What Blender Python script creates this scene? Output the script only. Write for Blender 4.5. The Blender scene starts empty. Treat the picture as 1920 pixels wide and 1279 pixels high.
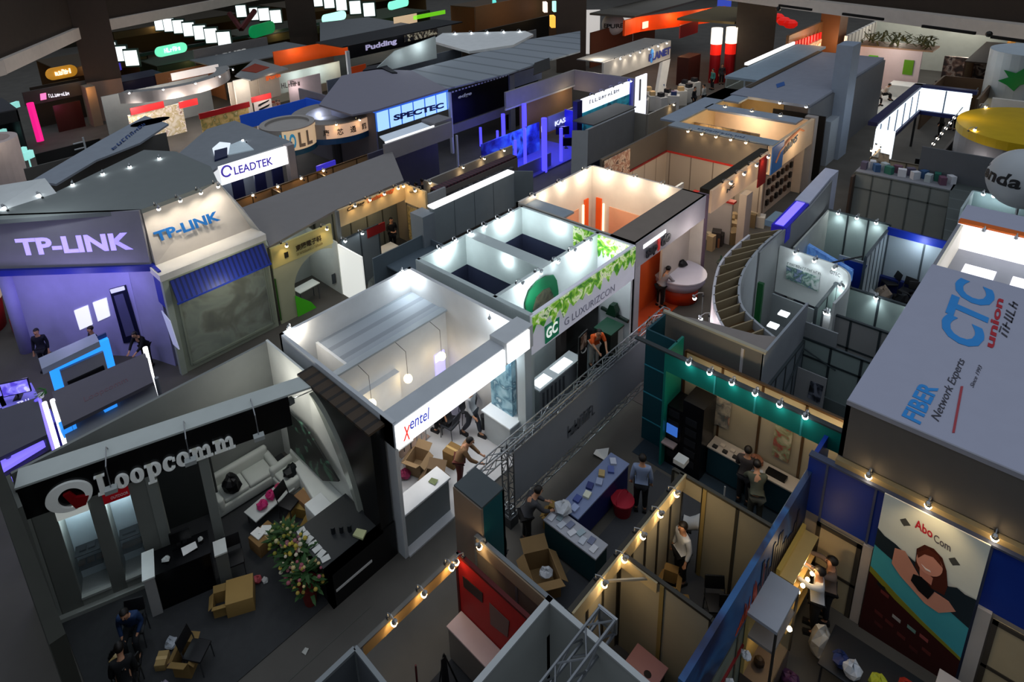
import bpy, bmesh, math, random
from mathutils import Vector, Matrix
from mathutils.geometry import tessellate_polygon
random.seed(7)
sc = bpy.context.scene
COL = sc.collection
PI = math.pi
# ---------------------------------------------------------------- camera model (shift lens, 1920x1279 frame)
FPX, PPX, PPY, CAMZ = 1218.1, 820.8, 242.1, 14.5
PIT, YAW, ROL = 0.31300, 0.83365, -0.06182
def _rot():
    cy, sy = math.cos(YAW), math.sin(YAW)
    f = Vector((cy*math.cos(PIT), sy*math.cos(PIT), -math.sin(PIT)))
    r = Vector((sy, -cy, 0)); u = r.cross(f)
    cr, sr = math.cos(ROL), math.sin(ROL)
    return r*cr+u*sr, u*cr-r*sr, f
CR, CU, CF = _rot()
CAM = Vector((0, 0, CAMZ))
def ray(px, py): return CR*((px-PPX)/FPX)-CU*((py-PPY)/FPX)+CF
def P(px, py, z=0.0):
    d = ray(px, py); return CAM+d*((z-CAMZ)/d.z)
def onx(px, py, x):
    d = ray(px, py); return CAM+d*(x/d.x)
def ony(px, py, y):
    d = ray(px, py); return CAM+d*(y/d.y)
def onw(px, py, a, b):
    n = Vector((b[1]-a[1], a[0]-b[0], 0)); d = ray(px, py)
    return CAM+d*((Vector((a[0], a[1], 0))-Vector((0, 0, 0))).dot(n)/d.dot(n))
def proj(p):
    d = Vector(p)-CAM; return PPX+FPX*d.dot(CR)/d.dot(CF), PPY-FPX*d.dot(CU)/d.dot(CF)
# ---------------------------------------------------------------- materials
def lin(h):
    h = h.lstrip('#'); o = []
    for i in (0, 2, 4):
        c = int(h[i:i+2], 16)/255
        o.append(c/12.92 if c <= .04045 else ((c+.055)/1.055)**2.4)
    return o
_M = {}
def M(h, rough=.6, metal=0., emit=0., var=.10, scale=2.2, alpha=1., trans=0., emh=None):
    k = (h, rough, metal, emit, var, scale, alpha, trans, emh)
    if k in _M: return _M[k]
    m = bpy.data.materials.new('surface_'+h); m.use_nodes = True
    nt = m.node_tree; b = nt.nodes['Principled BSDF']; c = lin(h)
    b.inputs['Roughness'].default_value = rough; b.inputs['Metallic'].default_value = metal
    b.inputs['Specular IOR Level'].default_value = .3
    tc = nt.nodes.new('ShaderNodeTexCoord'); no = nt.nodes.new('ShaderNodeTexNoise')
    no.inputs['Scale'].default_value = scale; no.inputs['Detail'].default_value = 3
    nt.links.new(tc.outputs['Object'], no.inputs['Vector'])
    mx = nt.nodes.new('ShaderNodeMix'); mx.data_type = 'RGBA'
    mx.inputs[6].default_value = (*[v*(1-var) for v in c], 1); mx.inputs[7].default_value = (*[min(1, v*(1+var)) for v in c], 1)
    nt.links.new(no.outputs['Fac'], mx.inputs[0])
    nt.links.new(mx.outputs[2], b.inputs['Base Color'])
    if emit:
        e = lin(emh or h); b.inputs['Emission Color'].default_value = (*e, 1); b.inputs['Emission Strength'].default_value = emit
    if alpha < 1: b.inputs['Alpha'].default_value = alpha
    if trans: b.inputs['Transmission Weight'].default_value = trans; b.inputs['IOR'].default_value = 1.1
    _M[k] = m; return m
def Mpic(key, stops, scale=1.3, emit=0., detail=3, rough=.5, dist=.6):
    """printed artwork: a noise field coloured by a ramp of the print's inks"""
    if key in _M: return _M[key]
    m = bpy.data.materials.new('print_'+key); m.use_nodes = True
    nt = m.node_tree; b = nt.nodes['Principled BSDF']; b.inputs['Roughness'].default_value = rough
    tc = nt.nodes.new('ShaderNodeTexCoord'); no = nt.nodes.new('ShaderNodeTexNoise')
    no.inputs['Scale'].default_value = scale; no.inputs['Detail'].default_value = detail; no.inputs['Distortion'].default_value = dist
    nt.links.new(tc.outputs['Object'], no.inputs['Vector'])
    r = nt.nodes.new('ShaderNodeValToRGB'); el = r.color_ramp.elements
    while len(el) < len(stops): el.new(.5)
    for e, (p, h) in zip(el, stops): e.position = p; e.color = (*lin(h), 1)
    nt.links.new(no.outputs['Fac'], r.inputs['Fac']); nt.links.new(r.outputs['Color'], b.inputs['Base Color'])
    if emit:
        nt.links.new(r.outputs['Color'], b.inputs['Emission Color']); b.inputs['Emission Strength'].default_value = emit
    _M[key] = m; return m
def Mlines(key, h, hl, axis, period, width, rough=.6, metal=0., emit=0., off=0.):
    """surface with evenly spaced seams across one object axis"""
    if key in _M: return _M[key]
    m = bpy.data.materials.new('seamed_'+key); m.use_nodes = True
    nt = m.node_tree; b = nt.nodes['Principled BSDF']; b.inputs['Roughness'].default_value = rough; b.inputs['Metallic'].default_value = metal
    tc = nt.nodes.new('ShaderNodeTexCoord'); sp = nt.nodes.new('ShaderNodeSeparateXYZ')
    nt.links.new(tc.outputs['Object'], sp.inputs[0])
    a = nt.nodes.new('ShaderNodeMath'); a.operation = 'ADD'; a.inputs[1].default_value = off+period*200
    nt.links.new(sp.outputs['XYZ'.index(axis)], a.inputs[0])
    q = nt.nodes.new('ShaderNodeMath'); q.operation = 'MODULO'; q.inputs[1].default_value = period; nt.links.new(a.outputs[0], q.inputs[0])
    l = nt.nodes.new('ShaderNodeMath'); l.operation = 'LESS_THAN'; l.inputs[1].default_value = width; nt.links.new(q.outputs[0], l.inputs[0])
    mx = nt.nodes.new('ShaderNodeMix'); mx.data_type = 'RGBA'
    mx.inputs[6].default_value = (*lin(h), 1); mx.inputs[7].default_value = (*lin(hl), 1)
    nt.links.new(l.outputs[0], mx.inputs[0]); nt.links.new(mx.outputs[2], b.inputs['Base Color'])
    if emit:
        nt.links.new(mx.outputs[2], b.inputs['Emission Color']); b.inputs['Emission Strength'].default_value = emit
    _M[key] = m; return m
# ---------------------------------------------------------------- mesh building
def root_loc(o):
    while o is not None and o.parent is not None: o = o.parent
    return Vector(o.location) if o is not None else Vector((0, 0, 0))
class MB:
    def __init__(s): s.v = []; s.f = []; s.smooth = False
    def add(s, vs, fs):
        n = len(s.v); s.v += [Vector(v) for v in vs]; s.f += [tuple(i+n for i in f) for f in fs]; return s
    def box(s, x0, x1, y0, y1, z0, z1):
        return s.prism([(x0, y0), (x1, y0), (x1, y1), (x0, y1)], z0, z1)
    def obox(s, c, sx, sy, sz, rz=0., rx=0., ry=0.):
        R = Matrix.Rotation(rz, 3, 'Z') @ Matrix.Rotation(ry, 3, 'Y') @ Matrix.Rotation(rx, 3, 'X'); c = Vector(c)
        vs = [c+R @ Vector((x*sx/2, y*sy/2, z*sz/2)) for z in (-1, 1) for x, y in ((-1, -1), (1, -1), (1, 1), (-1, 1))]
        return s.add(vs, [(3, 2, 1, 0), (4, 5, 6, 7), (0, 1, 5, 4), (1, 2, 6, 5), (2, 3, 7, 6), (3, 0, 4, 7)])
    def prism(s, poly, z0, z1):
        n = len(poly); zz0 = z0 if isinstance(z0, (list, tuple)) else [z0]*n; zz1 = z1 if isinstance(z1, (list, tuple)) else [z1]*n
        vs = [(p[0], p[1], a) for p, a in zip(poly, zz0)]+[(p[0], p[1], a) for p, a in zip(poly, zz1)]
        fs = [(i, (i+1) % n, n+(i+1) % n, n+i) for i in range(n)]
        if n <= 4: fs += [tuple(range(n))[::-1], tuple(range(n, 2*n))]
        else:
            for t in tessellate_polygon([[Vector((p[0], p[1], 0)) for p in poly]]): fs += [tuple(t), tuple(i+n for i in t)]
        return s.add(vs, fs)
    def wall(s, a, b, z0, z1, t=.06, side=0):
        a = Vector((a[0], a[1])); b = Vector((b[0], b[1])); d = (b-a).normalized(); n = Vector((-d.y, d.x))
        o0 = n*(t/2)*(1+side); o1 = n*(-t/2)*(1-side)
        return s.prism([a+o1, b+o1, b+o0, a+o0], z0, z1)
    def path(s, pts, z0, z1, t=.06):
        """wall of constant thickness along a polyline"""
        n = len(pts); L = []; Rr = []
        for i, p in enumerate(pts):
            a = Vector(pts[max(0, i-1)][:2]); b = Vector(pts[min(n-1, i+1)][:2]); d = (b-a).normalized(); nn = Vector((-d.y, d.x))*t/2
            L.append(Vector(p[:2])+nn); Rr.append(Vector(p[:2])-nn)
        for i in range(n-1): s.prism([L[i], Rr[i], Rr[i+1], L[i+1]], z0, z1)
        return s
    def slab(s, pts, t=.03, n=None):
        pts = [Vector(p) for p in pts]; m = len(pts)
        nn = n or (pts[1]-pts[0]).cross(pts[2]-pts[0]).normalized(); nn = Vector(nn)*t
        fs = [(i, (i+1) % m, m+(i+1) % m, m+i) for i in range(m)]
        if m <= 4: fs += [tuple(range(m))[::-1], tuple(range(m, 2*m))]
        else:
            for tt in tessellate_polygon([pts]): fs += [tuple(tt), tuple(i+m for i in tt)]
        return s.add(pts+[p+nn for p in pts], fs)
    def tube(s, pts, r=.02, n=6, cap=True):
        pts = [Vector(p) for p in pts]; m = len(pts); rs = r if isinstance(r, (list, tuple)) else [r]*m; vs = []; up = None
        for i, p in enumerate(pts):
            d = (pts[min(m-1, i+1)]-pts[max(0, i-1)]).normalized()
            a = d.cross(Vector((0, 0, 1)) if abs(d.z) < .95 else Vector((1, 0, 0))).normalized()
            if up is not None and a.dot(up) < 0: a = -a
            up = a; b = d.cross(a)
            vs += [p+(a*math.cos(2*PI*k/n)+b*math.sin(2*PI*k/n))*rs[i] for k in range(n)]
        fs = [(i*n+k, i*n+(k+1) % n, (i+1)*n+(k+1) % n, (i+1)*n+k) for i in range(m-1) for k in range(n)]
        if cap: fs += [tuple(range(n))[::-1], tuple(range((m-1)*n, m*n))]
        return s.add(vs, fs)
    def lathe(s, prof, c=(0, 0, 0), n=20, a0=0., a1=2*PI, sx=1., sy=1.):
        full = abs(a1-a0-2*PI) < 1e-6; k = n if full else n+1; c = Vector(c); vs = []
        for r, z in prof:
            for i in range(k):
                a = a0+(a1-a0)*i/n; vs.append(c+Vector((r*math.cos(a)*sx, r*math.sin(a)*sy, z)))
        fs = []
        for j in range(len(prof)-1):
            for i in range(n):
                i2 = (i+1) % k; fs.append((j*k+i, j*k+i2, (j+1)*k+i2, (j+1)*k+i))
        if full:
            if prof[0][0] > 1e-4: fs.append(tuple(range(k))[::-1])
            if prof[-1][0] > 1e-4: fs.append(tuple(range((len(prof)-1)*k, len(prof)*k)))
        return s.add(vs, fs)
    def ball(s, c, r, n=12, sx=1., sy=1., sz=1.):
        m = max(4, n//2); return s.lathe([(max(1e-5, r*math.sin(PI*j/m)), -r*sz*math.cos(PI*j/m)) for j in range(m+1)], c, n, sx=sx, sy=sy)
    def build(s, name, mat, parent=None, label=None, smooth=None, bevel=0., sub=0):
        off = root_loc(parent) if parent is not None else (sum((v for v in s.v), Vector())/max(1, len(s.v)))
        if parent is None: off = Vector((off.x, off.y, min(v.z for v in s.v)))
        me = bpy.data.meshes.new(name)
        rz = 0.
        if parent is not None:
            r = parent
            while r.parent is not None: r = r.parent
            rz = r.rotation_euler.z
        R = Matrix.Rotation(-rz, 3, 'Z')
        me.from_pydata([R @ (v-off) for v in s.v], [], s.f)
        bm = bmesh.new(); bm.from_mesh(me)
        bmesh.ops.remove_doubles(bm, verts=bm.verts, dist=1e-5) if (bevel or sub) else None
        bmesh.ops.recalc_face_normals(bm, faces=bm.faces); bm.to_mesh(me); bm.free()
        o = bpy.data.objects.new(name, me); COL.objects.link(o); me.materials.append(mat)
        if parent is not None: o.parent = parent
        else: o.location = off
        if label: o['label'] = label
        if smooth if smooth is not None else s.smooth:
            for p in me.polygons: p.use_smooth = True
        if bevel:
            b = o.modifiers.new('bevel', 'BEVEL'); b.width = bevel; b.segments = 3; b.limit_method = 'ANGLE'
            for p in me.polygons: p.use_smooth = True
        if sub:
            b = o.modifiers.new('subdivision', 'SUBSURF'); b.levels = sub; b.render_levels = sub
            for p in me.polygons: p.use_smooth = True
        return o
def tag(o, label, cat, group=None, kind=None):
    o['label'] = label; o['category'] = cat
    if group: o['group'] = group
    if kind: o['kind'] = kind
    return o
def T(name, label, cat, loc=(0, 0, 0), group=None, rz=0.):
    o = bpy.data.objects.new(name, None); COL.objects.link(o); o.location = loc; o.rotation_euler.z = rz; o.empty_display_size = .2
    return tag(o, label, cat, group)
def struct(o, label=None, cat='building'):
    o['kind'] = 'structure'; o['label'] = label or o.name.replace('_', ' '); o['category'] = cat; return o
def dup(o, parent=None):
    c = o.copy(); COL.objects.link(c)
    if parent is not None: c.parent = parent
    for ch in o.children: dup(ch, c)
    return c
ORD = ['leftmost', 'second from left', 'third from left', 'fourth from left', 'fifth from left', 'sixth from left', 'seventh from left', 'eighth from left', 'ninth from left', 'tenth from left', 'eleventh from left', 'twelfth from left', 'thirteenth from left', 'fourteenth from left', 'fifteenth from left', 'sixteenth from left']
def series(objs, text, group=None):
    """label repeats by their order across the photograph"""
    L = sorted(objs, key=lambda o: proj(o.matrix_world.translation if o.parent else o.location)[0])
    for i, o in enumerate(L):
        o['label'] = (text % ORD[i]) if len(L) > 1 else (text % 'single' if '%s' in text else text)
        if group: o['group'] = group
    return objs
# ---------------------------------------------------------------- lettering
_RAW = {}
def _glyphs(s, bold, shear):
    k = (s, bold, shear)
    if k in _RAW: return _RAW[k]
    if s[0] == '~':  # lettering too soft to read in the photograph: letter sized strokes without any wording
        rd = random.Random(len(s)*7+int(s[1:])); mb = MB(); x = 0.
        for i in range(int(s[1:])):
            w = rd.uniform(.35, .6); t = .13
            for j in range(rd.choice((1, 2, 2))): mb.box(x+j*(w-t), x+j*(w-t)+t, 0, rd.uniform(.6, 1.), -.02, .02)
            for j in range(rd.choice((1, 1, 2))): z = rd.choice((0, .4, .8)); mb.box(x, x+w, z, z+t, -.02, .02)
            x += w+.18
        if shear: mb.v = [Vector((v.x+shear*v.y, v.y, v.z)) for v in mb.v]
        _RAW[k] = (mb.v, mb.f); return _RAW[k]
    cu = bpy.data.curves.new('t', 'FONT'); cu.body = s; cu.offset = bold; cu.shear = shear; cu.fill_mode = 'BOTH'; cu.extrude = .02; cu.resolution_u = 3
    o = bpy.data.objects.new('t', cu); COL.objects.link(o)
    dg = bpy.context.evaluated_depsgraph_get(); me = bpy.data.meshes.new_from_object(o.evaluated_get(dg))
    vs = [v.co.copy() for v in me.vertices]; fs = [tuple(p.vertices) for p in me.polygons]
    bpy.data.objects.remove(o); bpy.data.curves.remove(cu); bpy.data.meshes.remove(me)
    _RAW[k] = (vs, fs); return _RAW[k]
def text(name, s, o, u, v, w, h, mat, parent, depth=.03, bold=0., shear=0., label=None, mb=None):
    """lettering with its baseline corner at o, running w along u and h along v, standing depth proud of the wall"""
    vs, fs = _glyphs(s, bold, shear)
    x0 = min(p.x for p in vs); x1 = max(p.x for p in vs); y0 = min(p.y for p in vs); y1 = max(p.y for p in vs)
    o = Vector(o); u = Vector(u).normalized(); v = Vector(v); v = (v-u*v.dot(u)).normalized() if False else v.normalized(); n = u.cross(v).normalized()
    if n.dot(CAM-o) < 0: n = -n
    m = mb or MB(); m.add([o+u*((p.x-x0)/max(1e-6, x1-x0)*w)+v*((p.y-y0)/max(1e-6, y1-y0)*h)+n*(depth*(.5 if p.z < 0 else 1.)) for p in vs], fs)
    if mb: return None
    return m.build(name, mat, parent, label)
def textp(s, pl, p0, p1, pt, mat, parent, depth=.03, bold=0., shear=0., name='lettering', label=None, mb=None):
    """lettering on the wall pl=('x',c)|('y',c)|('w',a,b)|('z',h) from photo points: baseline start, end, and a point at cap height above the start"""
    f = {'x': lambda q: onx(q[0], q[1], pl[1]), 'y': lambda q: ony(q[0], q[1], pl[1]), 'w': lambda q: onw(q[0], q[1], pl[1], pl[2]), 'z': lambda q: P(q[0], q[1], pl[1])}[pl[0]]
    a, b, c = f(p0), f(p1), f(pt); u = (b-a); v = (c-a)
    if pl[0] != 'z': v = Vector((0, 0, 1))*v.z
    return text(name, s, a, u, v, u.length, v.length, mat, parent, depth, bold, shear, label, mb)
def panel(pl, pts, t, mat, parent, name='panel', label=None):
    """flat board on a wall plane given by photo corners, t thick toward the camera"""
    f = {'x': lambda q: onx(q[0], q[1], pl[1]), 'y': lambda q: ony(q[0], q[1], pl[1]), 'w': lambda q: onw(q[0], q[1], pl[1], pl[2]), 'z': lambda q: P(q[0], q[1], pl[1])}[pl[0]]
    q = [f(p) for p in pts]; n = (q[1]-q[0]).cross(q[2]-q[0]).normalized()
    if n.dot(CAM-q[0]) < 0: n = -n
    m = MB().slab(q, t, n)
    return m.build(name, mat, parent, label) if name else (q, n)
# ---------------------------------------------------------------- spotlights
WARM, COOL, NEUT, PURP, ORNG = (1., .72, .38), (.86, .95, 1.), (1., .9, .76), (.35, .25, 1.), (1., .5, .18)
_L = {}
def lightdata(kind, col, e, size=70, rad=.06, blend=.8):
    k = (kind, col, e, size, rad)
    if k not in _L:
        d = bpy.data.lights.new('lamp', kind); d.color = col; d.energy = e; d.shadow_soft_size = rad
        if kind == 'SPOT': d.spot_size = math.radians(size); d.spot_blend = blend
        _L[k] = d
    return _L[k]
def aim(o, d):
    o.rotation_euler = Vector(d).to_track_quat('-Z', 'Y').to_euler()
METAL_D = M('3a3b3d', .4, .6); METAL_L = M('9a9da0', .35, .7)
_SP = {}
def spot(p, d, e=25., col=WARM, size=85, arm=.4, tilt=-.9, back=.45, head=None):
    """arm spotlight clamped at p on a wall top, reaching out along d and lighting back at the wall below"""
    p = Vector(p); d = Vector((d[0], d[1], 0)).normalized(); hot = {WARM: 'ffd9a0', COOL: 'f4fbff', NEUT: 'fff0d8', PURP: '9a90ff', ORNG: 'ffb060'}[col]
    k = (round(arm, 2), hot)
    if k not in _SP:
        _SP[k] = []
        _SP[k].append(('clamp', MB().obox((0, 0, .03), .06, .06, .06), METAL_D))
        _SP[k].append(('arm', MB().tube([(0, 0, .04), (0, 0, .14), (arm*.5, 0, .2), (arm, 0, .16)], .012, 5), METAL_L))
        _SP[k].append(('lamp_head', MB().tube([(arm+.04, 0, .19), (arm, 0, .14), (arm-.02, 0, .09)], [.03, .045, .055], 8), METAL_L))
        _SP[k].append(('lens', MB().ball((arm-.03, 0, .06), .062, 8), M(hot, .3, 0, 22.)))
    t = T('arm_spotlight', 'arm spotlight', 'spotlight', p); t.rotation_euler.z = math.atan2(d.y, d.x)
    for i, (n, mb, mt) in enumerate(_SP[k]):
        if isinstance(mb, MB):
            me = bpy.data.meshes.new(n); me.from_pydata(mb.v, [], mb.f); me.materials.append(mt); _SP[k][i] = (n, me, mt); mb = me
        o = bpy.data.objects.new(n, mb); COL.objects.link(o); o.parent = t
    if e:
        l = bpy.data.objects.new('lamp', lightdata('SPOT', col, e, size)); COL.objects.link(l); l.parent = t
        l.location = (arm-.04, 0, .0); aim(l, (-back, 0, tilt))
    return t
def spots(a, b, n, d, e, col, text, group=None, ends=.12, **kw):
    a, b = Vector(a), Vector(b); L = []
    for i in range(n):
        f = ends+(1-2*ends)*(i/(n-1) if n > 1 else .5); L.append(spot(a.lerp(b, f), d, e, col, **kw))
    return series(L, text, group)
def glow(p, col, e, rad=.12, size=None, d=(0, 0, -1)):  # bare light without a fixture, in places added only to brighten
    l = bpy.data.objects.new('lamp', lightdata('SPOT' if size else 'POINT', col, e, size or 70, rad)); COL.objects.link(l); l.location = p
    if size: aim(l, d)
    return l
# ---------------------------------------------------------------- people
def skin(nodes, edges, root=0, sub=1):
    me = bpy.data.meshes.new('s'); me.from_pydata([n[0] for n in nodes], edges, [])
    o = bpy.data.objects.new('s', me); COL.objects.link(o)
    md = o.modifiers.new('skin', 'SKIN'); md.use_smooth_shade = True
    for i, sv in enumerate(me.skin_vertices[0].data):
        r = nodes[i][1]; sv.radius = r if isinstance(r, tuple) else (r, r); sv.use_root = (i == root)
    s = o.modifiers.new('sub', 'SUBSURF'); s.levels = sub; s.render_levels = sub
    dg = bpy.context.evaluated_depsgraph_get(); m2 = bpy.data.meshes.new_from_object(o.evaluated_get(dg))
    bpy.data.objects.remove(o); bpy.data.meshes.remove(me)
    return m2
def lerp(a, b, t): return tuple(a[i]+(b[i]-a[i])*t for i in range(3))
def pose(kind):
    # facing +Y; joints of a 1.70 m adult
    J = dict(pel=(0, 0, .92), wai=(0, .0, 1.08), che=(0, .0, 1.29), nec=(0, .01, 1.45), hb=(0, .03, 1.54), hd=(0, .035, 1.62))
    for s, k in ((-1, 'L'), (1, 'R')):
        J['hip'+k] = (.09*s, 0, .86); J['kne'+k] = (.10*s, .02, .49); J['ank'+k] = (.105*s, -.02, .09); J['toe'+k] = (.12*s, .13, .035)
        J['sho'+k] = (.175*s, 0, 1.38); J['elb'+k] = (.225*s, -.03, 1.12); J['wri'+k] = (.24*s, .06, .88); J['han'+k] = (.24*s, .09, .80)
    def lean(a, y0=0., z0=.92, keys=('wai', 'che', 'nec', 'hb', 'hd', 'shoL', 'shoR', 'elbL', 'elbR', 'wriL', 'wriR', 'hanL', 'hanR')):
        for k in keys:
            x, y, z = J[k]; dy, dz = y-y0, z-z0; J[k] = (x, y0+dy*math.cos(a)+dz*math.sin(a), z0+dz*math.cos(a)-dy*math.sin(a))
    if kind == 'walk':
        J['kneL'] = (-.1, .16, .52); J['ankL'] = (-.1, .22, .1); J['toeL'] = (-.11, .36, .05); J['kneR'] = (.1, -.04, .49); J['ankR'] = (.1, -.28, .12); J['toeR'] = (.11, -.15, .04)
        J['elbL'] = (-.23, -.12, 1.14); J['wriL'] = (-.22, -.1, .9); J['hanL'] = (-.22, -.08, .82); J['elbR'] = (.23, .06, 1.13); J['wriR'] = (.22, .22, .95); J['hanR'] = (.21, .29, .9)
    elif kind == 'lean':
        lean(.45); J['elbL'] = (-.22, .36, 1.12); J['elbR'] = (.22, .36, 1.12)
        J['wriL'] = (-.15, .55, 1.0); J['wriR'] = (.15, .55, 1.0); J['hanL'] = (-.13, .63, .97); J['hanR'] = (.13, .63, .97)
    elif kind == 'bend':
        lean(1.0); J['elbL'] = (-.2, .5, .95); J['elbR'] = (.2, .5, .95)
        J['wriL'] = (-.16, .58, .72); J['wriR'] = (.16, .58, .72); J['hanL'] = (-.14, .6, .64); J['hanR'] = (.14, .6, .64)
    elif kind == 'reach':
        J['elbL'] = (-.24, .2, 1.42); J['elbR'] = (.24, .2, 1.42); J['wriL'] = (-.17, .42, 1.5); J['wriR'] = (.17, .42, 1.5); J['hanL'] = (-.15, .5, 1.52); J['hanR'] = (.15, .5, 1.52)
    elif kind == 'hold':
        J['elbL'] = (-.22, .03, 1.12); J['elbR'] = (.22, .03, 1.12); J['wriL'] = (-.1, .25, 1.12); J['wriR'] = (.1, .25, 1.12); J['hanL'] = (-.06, .31, 1.13); J['hanR'] = (.06, .31, 1.13)
    elif kind in ('sit', 'sitlean'):
        for k in list(J): J[k] = (J[k][0], J[k][1], J[k][2]-.40)
        for s, k in ((-1, 'L'), (1, 'R')):
            J['hip'+k] = (.09*s, .04, .5); J['kne'+k] = (.12*s, .43, .5); J['ank'+k] = (.12*s, .42, .09); J['toe'+k] = (.13*s, .57, .035)
            J['elb'+k] = (.23*s, .06, .72); J['wri'+k] = (.15*s, .28, .68); J['han'+k] = (.12*s, .35, .67)
        if kind == 'sitlean': lean(.4, 0, .52)
    return J
_P = {}
def person_meshes(kind):
    if kind in _P: return _P[kind]
    J = pose(kind); N = []; E = []; ix = {}
    def n(k, r, p=None):
        N.append((p or J[k], r)); ix[k] = len(N)-1; return ix[k]
    def e(a, b): E.append((ix[a], ix[b]))
    n('pel', (.145, .105)); n('wai', (.125, .095)); n('che', (.15, .105)); n('nec', .052); n('hb', (.068, .078)); n('hd', (.075, .092))
    n('top', (.06, .075), (J['hd'][0], J['hd'][1]-.005, J['hd'][2]+.07))
    for a, b in (('pel', 'wai'), ('wai', 'che'), ('che', 'nec'), ('nec', 'hb'), ('hb', 'hd'), ('hd', 'top')): e(a, b)
    n('nose', .016, (J['hd'][0], J['hd'][1]+.105, J['hd'][2]-.015)); e('hd', 'nose')
    for s, k in ((-1, 'L'), (1, 'R')):
        n('ear'+k, .016, (J['hd'][0]+.085*s, J['hd'][1]-.01, J['hd'][2]-.01)); e('hd', 'ear'+k)
        n('hip'+k, .088); n('kne'+k, .058); n('ank'+k, .04); n('toe'+k, .032)
        e('pel', 'hip'+k); e('hip'+k, 'kne'+k); e('kne'+k, 'ank'+k); e('ank'+k, 'toe'+k)
        n('sho'+k, .058); n('elb'+k, .042); n('wri'+k, .029); n('han'+k, (.034, .02))
        e('che', 'sho'+k); e('sho'+k, 'elb'+k); e('elb'+k, 'wri'+k); e('wri'+k, 'han'+k)
        h = Vector(J['han'+k]); d = (h-Vector(J['wri'+k])).normalized(); sd = d.cross(Vector((0, 1, 0)) if abs(d.y) < .8 else Vector((0, 0, 1))).normalized(); dn = Vector((0, .3, -1)).normalized()
        for q, ln in enumerate((.06, .075, .08, .07)):
            b = h+sd*((q-1.5)*.02)+d*.02; n('f%d%s' % (q, k), .0095, tuple(b+d*ln*.5)); e('han'+k, 'f%d%s' % (q, k))
            n('g%d%s' % (q, k), .008, tuple(b+d*ln*.85+dn*.02)); e('f%d%s' % (q, k), 'g%d%s' % (q, k))
        n('t'+k, .01, tuple(h+sd*-.045+d*.01)); e('han'+k, 't'+k); n('u'+k, .009, tuple(h+sd*-.055+d*.045)); e('t'+k, 'u'+k)
    body = skin(N, E)
    def sub(keys, edges, extra=(), root=0):
        NN = [(J[k] if isinstance(k, str) else k, r) for k, r in keys]; return skin(NN, edges, root)
    shirt = [('wai', (.15, .118)), ('che', (.17, .128)), (lerp(J['che'], J['nec'], .72), .085), (lerp(J['pel'], J['wai'], .25), (.158, .125))]
    se = [(0, 1), (1, 2), (0, 3)]
    for k in 'LR':
        b = len(shirt); shirt += [('sho'+k, .076), (lerp(J['sho'+k], J['elb'+k], .55), .064), (lerp(J['sho'+k], J['elb'+k], .95), .06)]; se += [(1, b), (b, b+1), (b+1, b+2)]
    long = list(shirt); le = list(se)
    for k, b in (('L', 4), ('R', 7)):
        c = len(long); long += [(lerp(J['elb'+k], J['wri'+k], .5), .05), (lerp(J['elb'+k], J['wri'+k], .95), .042)]; le += [(b+2, c), (c, c+1)]
    tr = [('pel', (.16, .122))]; te = []
    for k in 'LR':
        b = len(tr); tr += [('hip'+k, .105), ('kne'+k, .078), (lerp(J['kne'+k], J['ank'+k], .9), .062)]; te += [(0, b), (b, b+1), (b+1, b+2)]
    hd = Vector(J['hd']); up = (Vector(J['hd'])-Vector(J['nec'])).normalized()
    def mk(mb, smooth=True):
        me = bpy.data.meshes.new('m'); me.from_pydata(mb.v, [], mb.f)
        for p in me.polygons: p.use_smooth = smooth
        return me
    hair = MB(); rows = []
    for j in range(7):
        for i in range(14):
            a = 2*PI*i/14; el = PI/2-j*.33; ln = 1.
            front = math.sin(a) > .2
            if front and el < .45: el = .45
            rows.append(hd+Vector((0, 0, .025))+Vector((.096*math.cos(el)*math.cos(a), -.012+.112*math.cos(el)*math.sin(a), .102*math.sin(el))))
    hair.add(rows, [(j*14+i, j*14+(i+1) % 14, (j+1)*14+(i+1) % 14, (j+1)*14+i) for j in range(6) for i in range(14)])
    shoes = MB()
    for k in 'LR':
        a, t = Vector(J['ank'+k]), Vector(J['toe'+k]); d = Vector((t.x-a.x, t.y-a.y, 0)).normalized()
        shoes.obox(a+d*.06-Vector((0, 0, a.z-.045+min(0, .0))), .095, .27, .09, math.atan2(d.y, d.x)-PI/2) if a.z < .12 else shoes.obox(a+d*.06-Vector((0, 0, .045)), .095, .27, .09, math.atan2(d.y, d.x)-PI/2)
    eyes = MB()
    for s in (-1, 1): eyes.ball(hd+Vector((.033*s, .088, .012)), .012, 6)
    eyes.obox(hd+Vector((0, .088, -.055)), .045, .012, .01)
    _P[kind] = dict(body=body, tshirt=skin([(J[k] if isinstance(k, str) else k, r) for k, r in shirt], se), shirt=skin([(J[k] if isinstance(k, str) else k, r) for k, r in long], le),
                    trousers=skin([(J[k] if isinstance(k, str) else k, r) for k, r in tr], te), hair=mk(hair), shoes=mk(shoes, False), face=mk(eyes))
    return _P[kind]
SKIN_M = M('b98768', .6)
def person(loc, rz, kind, top, bottom, label, sleeves='shirt', hair='17120f', z=0., group=None, s=1.):
    """rz: heading in degrees, 0 looks along +Y"""
    t = T('person', label, 'person', (loc[0], loc[1], z), group, math.radians(rz)); t.scale = (s, s, s)
    ms = person_meshes(kind)
    for n, mt in (('body', SKIN_M), (sleeves, M(top, .8)), ('trousers', M(bottom, .8)), ('hair', M(hair, .5)), ('shoes', M('18181a', .5)), ('face', M('241512', .5))):
        o = bpy.data.objects.new({'tshirt': 'shirt'}.get(n, n), ms[n]); COL.objects.link(o); o.parent = t
        if not ms[n].materials: ms[n].materials.append(mt)
        o.material_slots[0].link = 'OBJECT'; o.material_slots[0].material = mt
    return t
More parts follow.
